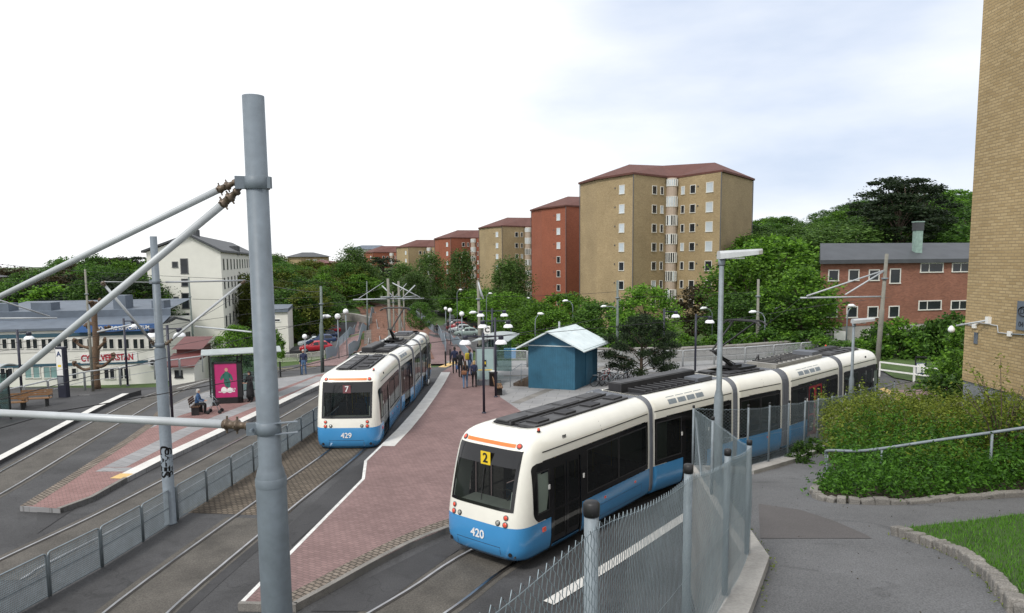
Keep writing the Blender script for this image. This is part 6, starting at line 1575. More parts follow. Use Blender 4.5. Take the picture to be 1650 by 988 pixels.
# stone wall behind the plaza railing
wl_ = [Vector((*xy(on(x, y, PT)), 0)) for x, y in ((905, 584), (1000, 583), (1100, 582), (1200, 576), (1330, 565))]
mb = MB(); rnd = random.Random(4)
for a, b in zip(resample(wl_, .9), resample(wl_, .9)[1:]):
    for z in (.25, .65, 1.0): q = rnd.uniform(-.04, .04); mb.box(((a.x+b.x)/2, (a.y+b.y)/2+q, z), ((b-a).length*.97, .5, .38), math.atan2(b.y-a.y, b.x-a.x))
o = mb.build('stone_wall', 'concrete_dark'); bevel(o, .04, 1); tag(o, 'low rough stone wall behind the plaza railing', 'wall')
cw = [Vector((*xy(G(x, y)), 0)) for x, y in ((450, 548), (520, 521), (598, 523))]
o = strip('parking_wall', resample(cw, 2), .4, hh, -.3, 'concrete_dark', kind=None, h=1.5); tag(o, 'concrete retaining wall at the back of the left car park', 'wall')
# ================================================================ TREES AND SHRUBS
def leaf_cloud(name, pts, size, m, rng, up=.35, aspect=.6):
    """one small bent leaf-sized face per point"""
    n = len(pts); c = np.array(pts)
    a = rng.normal(size=(n, 3)); a[:, 2] *= .6; a /= np.linalg.norm(a, axis=1)[:, None]+1e-9
    b = rng.normal(size=(n, 3)); b -= (b*a).sum(1)[:, None]*a; b /= np.linalg.norm(b, axis=1)[:, None]+1e-9
    s = size*rng.uniform(.6, 1.4, (n, 1))
    V = np.empty((n, 4, 3)); V[:, 0] = c-a*s; V[:, 1] = c+b*s*aspect; V[:, 2] = c+a*s; V[:, 3] = c-b*s*aspect
    V = V.reshape(-1, 3); me = bpy.data.meshes.new(name); me.vertices.add(4*n); me.vertices.foreach_set('co', V.ravel())
    me.loops.add(4*n); me.loops.foreach_set('vertex_index', np.arange(4*n)); me.polygons.add(n)
    me.polygons.foreach_set('loop_start', np.arange(0, 4*n, 4)); me.polygons.foreach_set('loop_total', np.full(n, 4)); me.update(calc_edges=True)
    for mm in (m if isinstance(m, (list, tuple)) else [m]): me.materials.append(M[mm])
    return me
def clump_pts(rng, kind, H, Rw, nc, nl):
    """points of the crown for a tree of height H and crown radius Rw (base at z=0)"""
    P = []; C = []
    if kind == 'broad': z0, z1 = .16*H, H
    elif kind == 'birch': z0, z1 = .18*H, H
    elif kind == 'pine': z0, z1 = .42*H, H
    else: z0, z1 = 0.0, H
    for k in range(nc):
        f = (k+.5)/nc; f = min(1, max(0, f+rng.uniform(-.06, .06)))
        if kind == 'broad': pr = math.sin(PI*min(1, (f*.86+.10)))**.62
        elif kind == 'birch': pr = math.sin(PI*min(1, f*.80+.12))**.75*(1-.55*f)+.06
        elif kind == 'pine': pr = .35+.65*math.sin(PI*min(1, f*.8+.16))
        elif kind == 'spruce': pr = 1.05-f
        else: pr = math.sqrt(max(0, 1-f*f))
        a = k*2.39996+rng.uniform(-.5, .5); rr = Rw*pr*rng.uniform(.45, 1.0)
        C.append((rr*math.cos(a), rr*math.sin(a), z0+(z1-z0)*f*.94, pr))
    for x, y, z, pr in C:
        r = Rw*rng.uniform(.22, .40)*(.8 if kind != 'pine' else 1.0)
        m = int(nl/nc*rng.uniform(.6, 1.4))
        d = rng.normal(size=(m, 3)); d /= np.linalg.norm(d, axis=1)[:, None]+1e-9
        rad_ = r*rng.uniform(.35, 1.12, (m, 1))
        if kind == 'pine': d[:, 2] *= .38
        elif kind == 'birch': d[:, 2] *= 1.7
        else: d[:, 2] *= .8
        q = d*rad_+np.array([x, y, z]); q[:, 2] = np.maximum(q[:, 2], .05)
        P.append(q)
    # stray twigs that break the outline
    m = int(nl*.06); a = rng.uniform(0, 2*PI, m); f = rng.uniform(.1, 1, m); rr = Rw*np.sin(PI*np.clip(f*.8+.12, 0, 1))*rng.uniform(.85, 1.2, m)
    P.append(np.stack([rr*np.cos(a), rr*np.sin(a), z0+(z1-z0)*f], 1))
    return np.concatenate(P), C
def trunk_mesh(rng, H, C, kind, m, r):
    mb = MB(); mb.smooth = True; top = H*(.92 if kind in ('birch', 'spruce', 'pine') else .62)
    L_ = [Vector((rng.uniform(-.02, .02)*H*k/5, rng.uniform(-.02, .02)*H*k/5, top*k/5)) for k in range(6)]
    mb.poly(L_, [r*1.35, r, r*.85, r*.65, r*.42, r*.15], 8)
    for k in range(0, len(C), max(1, len(C)//14)):
        x, y, z, _ = C[k]; b = Vector((0, 0, max(.15*H, z*.72-.05*H))); b.z = min(b.z, top*.98); e = Vector((x, y, z)); mid = b.lerp(e, .5)+Vector((0, 0, .06*H*(-1 if kind == 'birch' else .5)))
        mb.poly([b, mid, e], [r*.38, r*.22, r*.07], 5, cap=False)
    return mb
PROTO = {}
KIND = {  # kind: (shape, leaf material, bark, height, radius, clumps, leaves, leaf size, trunk radius)
 'linden': ('broad', 'leaf', 'bark', 9, 3.6, 60, 7500, .14, .20),
 'oak': ('broad', 'leaf_mid', 'bark', 11, 4.6, 60, 7500, .17, .26),
 'olive': ('broad', 'leaf_olive', 'bark', 11, 4.2, 45, 6000, .17, .2),
 'birch': ('birch', 'leaf_birch', 'bark_birch', 14, 4.0, 80, 9500, .16, .16),
 'pine': ('pine', 'leaf_pine', 'bark', 14, 3.8, 26, 6500, .16, .22),
 'copper': ('broad', 'leaf_brown', 'bark', 8, 3.8, 45, 6500, .14, .2),
 'shrub': ('shrub', 'leaf_mid', 'bark', 2.2, 1.5, 22, 2600, .09, .05),
 'brightshrub': ('shrub', 'leaf', 'bark', 2.6, 1.6, 22, 2600, .09, .05)}
for k_ in range(3):
    for kd, (shape, lm, bk, H, Rw, nc, nl, ls, tr) in KIND.items():
        rng = np.random.RandomState(100+k_*17+len(kd)*3)
        root = bpy.data.objects.new('proto', None)
        P_, C_ = clump_pts(rng, shape, H, Rw, nc, nl)
        cm = leaf_cloud('crown' if shape != 'shrub' else 'foliage', P_, ls, lm, rng)
        mb = trunk_mesh(rng, H, C_, shape, bk, tr); o = mb.build('trunk', bk); tm = o.data; bpy.data.objects.remove(o)
        PROTO[kd, k_] = (cm, tm, H, Rw)
NT = [0]
def plant(kd, x, y, z, H, Rw, label, group, cat=None):
    k = NT[0] % 3; NT[0] += 1; cm, tm, h0, r0 = PROTO[kd, k]
    nm = {'linden': 'linden_tree', 'oak': 'deciduous_tree', 'olive': 'deciduous_tree', 'birch': 'birch_tree', 'pine': 'pine_tree', 'copper': 'copper_tree', 'shrub': 'shrub', 'brightshrub': 'shrub'}[kd]
    t = thing(nm, label, cat or ('shrub' if 'shrub' in kd else 'tree'), (x, y, z-.1), random.uniform(0, 6.28), group); t.scale = (Rw/r0, Rw/r0, H/h0)
    for n_, me in (('crown' if 'shrub' not in kd else 'foliage', cm), ('trunk' if 'shrub' not in kd else 'stem', tm)):
        o = bpy.data.objects.new(n_, me); COL.objects.link(o); adopt(o, t)
    return t
def tree_px(kd, px, ytop, Y, Rw, label, group, ybase=None, zg=None):
    tp = at(px, ytop, Y); zb = hh(tp.x, Y) if zg is None else zg
    if ybase is not None: zb = at(px, ybase, Y).z
    return plant(kd, tp.x, Y, zb, max(1.0, tp.z-zb), Rw, label, group)
random.seed(21)
# individual trees one can point at
tree_px('linden', 1250, 380, 74, 6.3, 'large fresh green tree left of the red-brick school', 'trees in front of the hill')
tree_px('linden', 1206, 415, 71, 4.6, 'round green tree between the big lamp pole and the school', 'trees in front of the hill')
tree_px('linden', 1292, 430, 60, 3.6, 'green tree overlapping the left end of the school', 'trees in front of the hill')
tree_px('oak', 1187, 470, 64, 3.4, 'dark green tree low behind the big lamp pole', 'trees in front of the hill')
tree_px('oak', 1262, 470, 61, 4.2, 'dense green tree behind the gooseneck lamp', 'trees in front of the hill')
tree_px('copper', 1140, 458, 82, 4.6, 'brownish copper-leaved tree at the foot of the largest tower', 'trees at the foot of the towers')
tree_px('linden', 1040, 458, 66, 3.3, 'bright green tree behind the dark pine on the plaza', 'trees at the foot of the towers')
tree_px('oak', 962, 486, 74, 3.9, 'dark low tree right above the kiosk roof', 'trees at the foot of the towers')
for k, (px, yt, Y, r, kd) in enumerate(((905, 472, 82, 4.4, 'linden'), (868, 486, 78, 3.6, 'linden'), (842, 478, 88, 3.8, 'linden'), (930, 478, 86, 3.8, 'linden'), (812, 470, 122, 5.4, 'linden'), (782, 464, 140, 6.2, 'linden'), (748, 468, 150, 6.0, 'linden'), (722, 474, 158, 5.5, 'oak'), (1000, 498, 88, 3.4, 'shrub'), (892, 498, 74, 3, 'linden'))):
    w = ['widest', 'small round', 'leaning', 'taller', 'broad', 'dense', 'rounded', 'darker', 'low dark', 'low bright'][k]
    where = ['above the kiosk roof', 'just left of the kiosk', 'right of the third twin-dome lamp', 'above the right slope of the kiosk roof', 'above the C sign', 'behind the folded bracket arms', 'right of the birches', 'by the row of globe lamps', 'between the pine and the kiosk', 'peeking over the kiosk'][k]
    tree_px(kd, px, yt, Y, r, f'{w} roadside tree {where}', 'roadside trees below the towers')
for px, yt, Y, r, lab in ((693, 410, 175, 6.2, 'tall pale birch in front of the mid-distance red-brick tower'), (742, 403, 150, 4.4, 'slim birch against the right side of the mid-distance red tower'), (812, 418, 128, 4.2, 'left one of the two birches before the yellow tower'),
        (832, 420, 132, 4.0, 'right one of the two birches before the yellow tower'), (650, 424, 170, 5.4, 'birch above the crossed bracket arms'), (570, 398, 165, 6.0, 'tallest poplar-like birch left of the farthest red tower'), (588, 425, 160, 4.5, 'smaller birch at the foot of the farthest red tower'), (668, 440, 150, 4.0, 'short birch left of the tall pale one')):
    tree_px('birch', px, yt, Y, r, lab, 'birches below the towers')
tree_px('pine', 617, 413, 185, 5.5, 'dark reddish pine in front of the farthest red tower', 'birches below the towers')
tree_px('oak', 677, 486, 112, 2.4, 'round dark bush-like tree right of the far tracks', 'roadside trees below the towers')
# the wood left of centre
lab_l = {'oak': 'dark green tree', 'linden': 'fresh green tree', 'olive': 'olive-yellow tree', 'pine': 'dark pine', 'birch': 'pale birch', 'copper': 'brownish tree'}
GRPN = {}
def scatter(n, x0, x1, sky, Ys, kinds, rr, group, where, ybot, seed):
    rnd = random.Random(seed)
    for i in range(n):
        f = (i+.5)/n; Y = Ys[0]+(Ys[1]-Ys[0])*rnd.random(); px = x0+(x1-x0)*((i*.61803) % 1)
        g = (Y-Ys[0])/(Ys[1]-Ys[0]); s = np.interp(px, [a for a, _ in sky], [b for _, b in sky])
        if px > 530 and x1 == 600 and Y < 150: Y = 150+rnd.random()*35; g = (Y-Ys[0])/(Ys[1]-Ys[0])
        yt = s+(ybot-s)*(1-g)*.62*rnd.uniform(.6, 1.15)+rnd.uniform(0, 9)
        kd = rnd.choice(kinds); tp = at(px, yt, Y); zb = hh(tp.x, Y)
        H = tp.z-zb
        if H < 2.5: zb = tp.z-5; H = 5
        if H > 17: zb = tp.z-17; H = 17
        row = 'front row' if g < .35 else ('middle row' if g < .7 else 'back row')
        plant(kd, tp.x, Y, zb, H, rr*rnd.uniform(.75, 1.25), f'{lab_l[kd]}, {row} of {where}', f'{group}: {lab_l[kd]}s')
scatter(46, 405, 600, [(405, 403), (440, 404), (462, 409), (500, 418), (520, 424), (545, 416), (560, 404), (600, 436)], (112, 185), ['oak', 'oak', 'linden', 'olive', 'olive'], 5.0, 'wood behind the left car park', 'the wood right of the white block', 480, 3)
scatter(50, -30, 245, [(-30, 436), (0, 432), (40, 424), (100, 414), (130, 408), (180, 408), (200, 404), (245, 410)], (95, 150), ['oak', 'oak', 'pine', 'pine', 'linden', 'copper'], 5.0, 'wood behind the workshop', 'the wood behind the workshop', 480, 4)
scatter(60, 1205, 1600, [(1205, 352), (1240, 345), (1280, 336), (1320, 334), (1360, 318), (1400, 302), (1440, 300), (1520, 300), (1600, 290)], (84, 150), ['oak', 'oak', 'linden', 'oak', 'birch'], 5.2, 'wood on the right hill', 'the hillside wood', 420, 5)
for px, yt, Y, r, lab in ((1432, 283, 96, 4.2, 'left dark pine of the tall group above the school chimney'), (1462, 284, 92, 4.6, 'broadest dark pine of the tall group above the school chimney'), (1492, 290, 99, 3.8, 'right dark pine of the tall group above the school chimney'), (1450, 310, 88, 5.0, 'low dark pine in front of the tall pines')):
    tree_px('pine', px, yt, Y, r, lab, 'tall dark pines above the school')
tree_px('linden', 380, 523, 70, 2.4, 'blossoming pale green tree beside the white block', 'trees near the left street', ybase=600)
# shrubs and hedges
def shrubs(lst, where, group, kinds=('shrub', 'brightshrub')):
    for i, (px, yt, yb, Y, r) in enumerate(lst):
        a = at(px, yt, Y); b = at(px, yb, Y); plant(kinds[i % len(kinds)], a.x, Y, b.z, max(.8, a.z-b.z), r, f'{"dark" if i % 2 == 0 else "fresh"} green shrub {where}', group)
shrubs([(1075, 545, 590, 56, 1.8), (1100, 538, 590, 58, 2.0), (1120, 548, 585, 56, 1.7), (1150, 540, 590, 58, 2.0), (1175, 535, 585, 57, 2.2), (1205, 535, 585, 57, 2.0), (1235, 530, 580, 57, 2.2), (1268, 535, 580, 57, 2.0), (1300, 530, 575, 56, 2.2), (1325, 540, 575, 54, 1.6)], 'in the hedge behind the plaza railing', 'hedge behind the plaza railing')
shrubs([(1352, 548, 585, 52, 1.5), (1380, 545, 590, 52, 1.8), (1425, 520, 590, 54, 2.2), (1452, 515, 592, 53, 2.3), (1480, 528, 596, 52, 2.0), (1508, 512, 600, 54, 2.6), (1535, 505, 600, 52, 2.4), (1560, 520, 612, 46, 2.2), (1405, 550, 585, 53, 1.5), (1530, 570, 625, 38, 1.6)], 'before the school wall', 'shrubs before the school')
shrubs([(1532, 600, 665, 26, 1.3), (1550, 560, 640, 30, 1.2)], 'at the corner of the yellow-brick building', 'shrubs at the brick corner')
shrubs([(430, 520, 575, 70, 1.4), (440, 530, 575, 68, 1.2)], 'beside the car park railing', 'shrubs by the left car park')
shrubs([(870, 540, 575, 62, 1.8), (820, 545, 580, 62, 1.6), (975, 535, 585, 60, 1.8), (995, 548, 590, 57, 1.5)], 'behind the kiosk', 'shrubs behind the kiosk')
shrubs([(552, 484, 498, 135, 3), (572, 482, 496, 140, 3), (530, 486, 500, 130, 3)], 'on the bank of the far tracks', 'shrubs on the track bank')
for k, (px, yt, yb) in enumerate(((1283, 715, 745), (1306, 712, 730))):
    p = Q(px, yb); plant('shrub', p.x+.1, p.y, p.z, .65-.1*k, .38, f'{"larger" if k == 0 else "smaller"} tuft of weeds at the foot of the far chain-link fence', 'weeds at the fence foot')
# small dark pine on the plaza
pb = on(1033, 614, PT); ph = at(1030, 508, pb.y).z-PT
rng = np.random.RandomState(77); C2 = []; P2_ = []
for k in range(38):
    f = (k+.5)/38; a = k*2.4+rng.uniform(-.4, .4); rr = 2.35*(math.sin(PI*min(1, f*.72+.24)))**.8*rng.uniform(.55, 1.05)
    C2.append((rr*math.cos(a), rr*math.sin(a), ph*(.15+.82*f), 1))
for x, y, z, _ in C2:
    m = 430; d = rng.normal(size=(m, 3)); d /= np.linalg.norm(d, axis=1)[:, None]; d[:, 2] *= .55; P2_.append(d*rng.uniform(.1, .60, (m, 1))+np.array([x, y, z]))
t = thing('pine_tree', 'small dark bushy pine growing on the plaza beside the parked bicycles', 'tree', (pb.x, pb.y, PT))
o = bpy.data.objects.new('crown', leaf_cloud('crown', np.concatenate(P2_), .085, 'leaf_pine', rng, aspect=.3)); COL.objects.link(o); adopt(o, t)
mb = trunk_mesh(rng, ph, C2, 'pine', 'bark', .11); mb.build('trunk', 'bark', t)
# pollarded tree by the far-left stop
b = G(156, 627); t = thing('pollarded_tree', 'bare pollarded tree with knobbly brown limbs beside the street railing', 'tree', tuple(b)); Y = b.y
mb = MB(); mb.smooth = True; rnd = random.Random(9)
def pp_(x, y, dy=0): v = at(x, y, Y+dy); return v
def limb(mb, pts, rs):
    P = catmull(pts, 4); n = len(P); R_ = [np.interp(i/(n-1), np.linspace(0, 1, len(rs)), rs)*rnd.uniform(.88, 1.2) for i in range(n)]; mb.poly(P, R_, 9)
limb(mb, [b, pp_(154, 590), pp_(155, 545), pp_(152, 510), pp_(153, 486)], [.42, .34, .30, .26, .22]); mb.build('trunk', 'bark_pollard' if 'bark_pollard' in M else 'bark', t, True)
for pts in (((154, 592), (138, 596), (128, 592), (122, 587)), ((155, 562), (140, 560), (128, 556), (120, 548)), ((155, 565), (164, 556), (170, 549)), ((155, 590), (166, 590), (176, 582), (184, 574)), ((154, 530), (165, 534), (174, 528)), ((153, 525), (143, 520), (139, 526)), ((153, 500), (147, 492), (146, 488)), ((153, 498), (160, 490), (162, 486))):
    mb = MB(); mb.smooth = True; dy = rnd.uniform(-.8, .3); P = [pp_(x, y, dy*i/3) for i, (x, y) in enumerate(pts)]; limb(mb, P, [.2, .15, .13, .15]); c = P[-1]
    for k in range(5): q = c+Vector((rnd.uniform(-.2, .2), rnd.uniform(-.2, .2), rnd.uniform(-.15, .25))); mb.lathe([(0, -.14), (.11, -.09), (.15, 0), (.10, .10), (0, .14)], q, 7)
    mb.build('limb', 'bark_pollard' if 'bark_pollard' in M else 'bark', t, True)

# ---- the big shrubs by the path (foreground right)
def shrub_mass(name, label, samples, n, size, mats, seed, top, aspect=.45, cat='shrub', spread=.16, stems=True):
    """leaves over a mound whose height over the ground is top(x, y); leaf sprays gathered on short shoots"""
    rng = np.random.RandomState(seed); pts = []
    xs = [p[0] for p in samples]; ys = [p[1] for p in samples]; tries = 0
    while len(pts) < n and tries < n*8:
        tries += 1; x = rng.uniform(min(xs), max(xs)); y = rng.uniform(min(ys), max(ys))
        if not in_poly(x, y, samples): continue
        h = top(x, y)
        if h < .06: continue
        z = pz(x, y)+h*(1-rng.rand()**2.2*.9); lean_ = rng.normal(size=3)*.10; lean_[2] = abs(lean_[2])*1.2
        for k in range(9):
            pts.append((x+lean_[0]*k*.18+rng.normal()*.022, y+lean_[1]*k*.18+rng.normal()*.022, z+lean_[2]*k*.30+rng.normal()*.02))
    return pts, rng
import itertools
def mound(x, y):
    e = min((Vector((x, y))-Vector((p.x, p.y))).length for p in bush_edge)
    n = .30*math.sin(x*1.9+1.3*math.sin(y*1.1))+.22*math.sin(y*2.7+x*.8)+.14*math.sin(x*5.3+y*4.1)
    return e, n
TIP = Q(1325, 778)
def tipf(x, y): return smooth(-.3, 5.5, math.hypot(x-TIP.x, y-TIP.y))
def top_green(x, y):
    e, n = mound(x, y); return (.35+.65*tipf(x, y))*max(0, min(1.0, .16+e*.5))*(1+.75*n)*.92
def top_spirea(x, y):
    e, n = mound(x, y)
    k = max(0, .5+.5*math.sin(x*2.3+1.7*math.sin(y*1.7))*math.cos(y*2.1+x)); return (.05+.95*smooth(1.2, 7.0, math.hypot(x-TIP.x, y-TIP.y)))*smooth(1.2, 4.4, e)*(.62+.55*k+.5*n)+.22+.25*k
be = [(p.x, p.y) for p in bush_edge]
bed = be+[(19, 22), (13.3, 22.5), (12.9, 25.5), (10.6, 24.6)]
pts, rng = shrub_mass('', '', bed, 95000, .03, None, 5, top_green)
# keep only what lies within ~3.2 m of the edging
def near_edge(q, lo, hi): 
    e = min((q[0]-p[0])**2+(q[1]-p[1])**2 for p in be); return lo*lo <= e <= hi*hi
g1 = [q for i, q in enumerate(pts) if near_edge(q, -.15 if True else 0, 3.4)]
t = thing('shrub', 'dense dark green low shrubs behind the handrail and stone edging', 'shrub', (be[4][0], be[4][1], pz(*be[4])))
me = leaf_cloud('foliage', [(a-t.location.x, b-t.location.y, c-t.location.z) for a, b, c in g1], .042, 'leaf_bush', rng, aspect=.42); o = bpy.data.objects.new('foliage', me); COL.objects.link(o); adopt(o, t)
pts, rng = shrub_mass('', '', bed, 95000, .03, None, 6, top_spirea)
g2 = [q for q in pts if near_edge(q, 1.5, 99)]
t = thing('shrub', 'tall yellow-green flowering shrubs below the yellow-brick wall', 'shrub', (11.5, 21, pz(11.5, 21)))
me = leaf_cloud('foliage', [(a-t.location.x, b-t.location.y, c-t.location.z) for a, b, c in g2], .045, 'leaf_spirea', rng, aspect=.38); o = bpy.data.objects.new('foliage', me); COL.objects.link(o); adopt(o, t)
# arching flowering sprays
fl = []; mb = MB(); rnd = random.Random(12)
for k in range(150):
    for _ in range(20):
        x = rnd.uniform(6.5, 13); y = rnd.uniform(15.5, 24)
        if in_poly(x, y, bed): break
    e, n = mound(x, y)
    if e < 1.3 or (x > 11.8 and y < 18): continue
    z = pz(x, y)+top_spirea(x, y); a = rnd.uniform(0, 2*PI); l = rnd.uniform(.4, .9); P = []
    for j in range(7):
        f = j/6; P.append(Vector((x+math.cos(a)*l*f, y+math.sin(a)*l*f, z-.15+.40*f-.55*f*f)))
    mb.poly(P, .004, 3, cap=False)
    for j in range(2, 7):
        for q in range(7): fl.append((P[j].x+rnd.gauss(0, .02)-t.location.x, P[j].y+rnd.gauss(0, .02)-t.location.y, P[j].z+.015+rnd.gauss(0, .015)-t.location.z))
mb.build('stems', 'bark', t, True)
o = bpy.data.objects.new('blossom', leaf_cloud('blossom', fl, .016, 'blossom', rng, aspect=.7)); COL.objects.link(o); adopt(o, t)
# sparse light-leaved sapling in front of the plinth
c = at(1620, 640, 15.5); t = thing('sapling', 'thin pale-leaved sapling in front of the grey plinth', 'sapling', (c.x, c.y, pz(c.x, c.y)))
mb = MB(); mb.smooth = True; lf = []; rnd = random.Random(31)
for k in range(16):
    e = Vector((rnd.uniform(-1.3, .9), rnd.uniform(-.5, .5), rnd.uniform(1.2, 2.7))); mid = Vector((e.x*.35, e.y*.4, e.z*.6)); P = [Vector((0, 0, 0)), mid, e]; mb.poly(P, [.02, .012, .004], 5)
    for q in range(46): f = rnd.uniform(.35, 1.02); s = (mid.lerp(e, (f-.5)*2) if f > .5 else P[0].lerp(mid, f*2)); lf.append((s.x+rnd.gauss(0, .06), s.y+rnd.gauss(0, .06), s.z+rnd.gauss(0, .05)))
mb.build('stem', 'bark', t); o = bpy.data.objects.new('foliage', leaf_cloud('foliage', lf, .045, 'leaf_spirea', rng, aspect=.5)); COL.objects.link(o); adopt(o, t)
# weeds along the kerbs in the foreground
rng = np.random.RandomState(8); wp = []
for p in resample(kerb_l, .12):
    if p.y < 5 or rng.rand() < .35: continue
    for k in range(rng.randint(2, 9)):
        wp.append((p.x-.10+rng.normal()*.03, p.y+rng.normal()*.06, pz(p.x, p.y)+rng.uniform(.0, .05)))
for p in resample(FL[4:7], .12):
    if rng.rand() < .5: continue
    for k in range(rng.randint(2, 8)): wp.append((p.x+.32+rng.normal()*.03, p.y+rng.normal()*.06, pz(p.x, p.y)+rng.uniform(.0, .06)))
me = leaf_cloud('weeds', wp, .022, 'leaf_spirea', rng, aspect=.3); o = bpy.data.objects.new('weeds', me); COL.objects.link(o); tag(o, 'tiny weeds growing along the foot of the kerbs beside the path', 'weeds', kind='stuff')
# ================================================================ STOP FURNITURE
def bench(lab, loc, rz, back=True, group='platform benches', m='bench_wood', w=1.5):
    t = thing('bench', lab, 'bench', loc, rz, group)
    for x in (-w*.36, w*.36):
        mb = MB(); mb.box((x, 0, .21), (.07, .36, .42)); mb.build('leg', 'black', t)
    mb = MB()
    for k in range(4): mb.box((0, -.17+k*.115, .44), (w, .09, .035))
    mb.build('seat', m, t)
    if back:
        mb = MB()
        for k in range(3): mb.box((0, .24+k*.02, .60+k*.11), (w, .03, .09))
        mb.build('backrest', m, t)
    for s in (-1, 1): mb = MB(); mb.smooth = True; mb.poly([(s*w*.49, -.2, .44), (s*w*.49, -.2, .62), (s*w*.49, .2, .62), (s*w*.49, .22, .44)], .015, 6); mb.build('armrest', 'black', t)
    return t
M['bench_wood'] = mat('bench_wood', (.22, .115, .05), .6, var=.2, scale=6)
M['bench_dark'] = mat('bench_dark', (.10, .055, .03), .6, var=.2, scale=6)
M['pinkposter'] = mat('poster_magenta', (.45, .03, .15), .35, var=.08, scale=2)
M['poster_green'] = mat('poster_green', (.03, .14, .11), .4, var=.1)
def shelter(lab, loc, rz, W, D, H, poster=True, group='glazed tram shelters'):
    t = thing('tram_shelter', lab, 'shelter', loc, rz, group)
    # local: x along the length, y depth (open side -y), z up
    for x in (0, W*.5, W):
        mb = MB(); mb.box((x, D, H/2), (.08, .08, H)); mb.build('post', 'black', t)
    mb = MB(); K = 8; V = []; F = []
    for k in range(K+1):
        f = k/K; y = -.45+f*(D+.75); z = H+.05+.28*math.sin(PI*(.15+.75*f))
        for x in (-.35, W+.35): V += [(x, y, z), (x, y, z+.05)]
    for k in range(K):
        a = 4*k; b = 4*k+4; F += [(a, a+2, b+2, b), (a+1, b+1, b+3, a+3), (a, b, b+1, a+1), (a+2, a+3, b+3, b+2)]
    F += [(0, 1, 3, 2), (4*K, 4*K+2, 4*K+3, 4*K+1)]; mb.add(V, F); mb.build('roof', 'shelter_roof', t)
    for i, (x0, x1) in enumerate(((.05, W*.5-.05), (W*.5+.05, W-.05))):
        mb = MB(); mb.box(((x0+x1)/2, D, H*.52), (x1-x0, .015, H*.82)); mb.build('glass_pane', 'glass_clear', t)
        mb = MB()
        for z in (H*.11, H*.93): mb.box(((x0+x1)/2, D, z), (x1-x0, .04, .04))
        mb.build('rail', 'black', t)
    mb = MB(); mb.box((W, D/2, H*.52), (.015, D-.1, H*.82)); mb.build('glass_pane', 'glass_clear', t)
    return t
M['shelter_roof'] = mat('shelter_roof', (.33, .37, .37), .5, var=.12, scale=1.5)
# shelter with the magenta poster
p0 = on(346, 647, PT)
sh = shelter('glazed shelter with a grey curved roof and a magenta poster on the left platform', (p0.x-.1, p0.y-.3, PT), rad(22), 3.4, 1.5, 2.45)
a = on(346.5, 650, PT); b = on(393.5, 648, PT); d = (b-a); ang = math.atan2(d.y, d.x); wd = d.length
t = thing('poster_case', 'black-framed magenta poster showing a cyclist, lit case at the end of the left shelter', 'poster', (a.x, a.y-.15, PT), ang)
Hc = at(347, 583.5, a.y).z-PT
mb = MB(); mb.box((wd/2, 0, .17), (wd, .22, .34)); mb.box((wd/2, 0, Hc-.04), (wd, .22, .08)); mb.box((.06, 0, Hc/2), (.12, .22, Hc)); mb.box((wd-.12, 0, Hc/2), (.24, .22, Hc)); mb.build('case_frame', 'black', t)
mb = MB(); mb.box((wd/2-.06, 0, Hc/2+.13), (wd-.36, .16, Hc-.42)); mb.build('poster', 'pinkposter', t)
cx_ = wd/2-.04; cz = Hc/2+.12; y_ = -.085
def flat(name, m, polys):
    mb = MB()
    for P_ in polys: mb.add([(x, y_, z) for x, z in P_], [tuple(range(len(P_)))])
    return mb.build(name, m, t)
def ell(cx, cz, rx, rz_, n=14, a=0): return [(cx+rx*math.cos(2*PI*k/n)*math.cos(a)-rz_*math.sin(2*PI*k/n)*math.sin(a), cz+rx*math.cos(2*PI*k/n)*math.sin(a)+rz_*math.sin(2*PI*k/n)*math.cos(a)) for k in range(n)]
flat('poster_figure', 'poster_green', [ell(cx_+.02, cz+.25, .18, .26), ell(cx_-.20, cz+.22, .07, .20, a=-.5), ell(cx_+.24, cz+.20, .07, .22, a=.35), ell(cx_-.02, cz-.12, .10, .24, a=.2), ell(cx_+.12, cz-.18, .09, .26, a=-.1)])
y_ = -.088; flat('poster_head', 'skin', [ell(cx_+.02, cz+.60, .085, .10)]); y_ = -.087
flat('poster_wheel', 'white', [ell(cx_-.14, cz-.50, .15, .17), ell(cx_+.16, cz-.52, .15, .15), [(cx_-.42, cz-.62), (cx_+.42, cz-.62), (cx_+.42, cz-.58), (cx_-.42, cz-.58)]])
text('107', .22, 'text_white', t, (cx_+.30, -.092, cz-.50), (PI/2, 0, 0), 'poster_lettering', .001)
# shelter C on the plaza
p1_ = on(768, 622, PT)
shelter('glazed shelter with pale roof under the C sign on the middle platform', (p1_.x+1.55, p1_.y+.35, PT), rad(80), 3.6, 1.5, 2.5)
a = on(767, 621, PT); b = on(797, 621, PT); wd = (b-a).length; Hc = 2.3
t = thing('timetable_case', 'pale green glass end panel with a small notice on the C shelter', 'display case', (a.x, a.y, PT))
mb = MB(); mb.box((wd/2, 0, .15), (wd, .12, .30)); mb.box((.03, 0, Hc/2), (.06, .1, Hc)); mb.box((wd-.03, 0, Hc/2), (.06, .1, Hc)); mb.box((wd/2, 0, Hc), (wd, .1, .06)); mb.build('case_frame', 'plinth', t)
M['paleglass'] = mat('pale_green_panel', (.33, .45, .45), .15, var=.08, scale=1.5, spec=.7)
mb = MB(); mb.box((wd/2, 0, Hc/2+.15), (wd-.12, .05, Hc-.4)); mb.build('panel', 'paleglass', t)
mb = MB(); mb.use(0).box((wd/2, -.03, 1.35), (.16, .01, .42)); mb.use(1).box((wd/2, -.037, 1.38), (.08, .005, .16)); mb.box((wd/2, -.03, .95), (wd-.3, .006, .05)); mb.build('notice', ['black', 'yellow'], t)
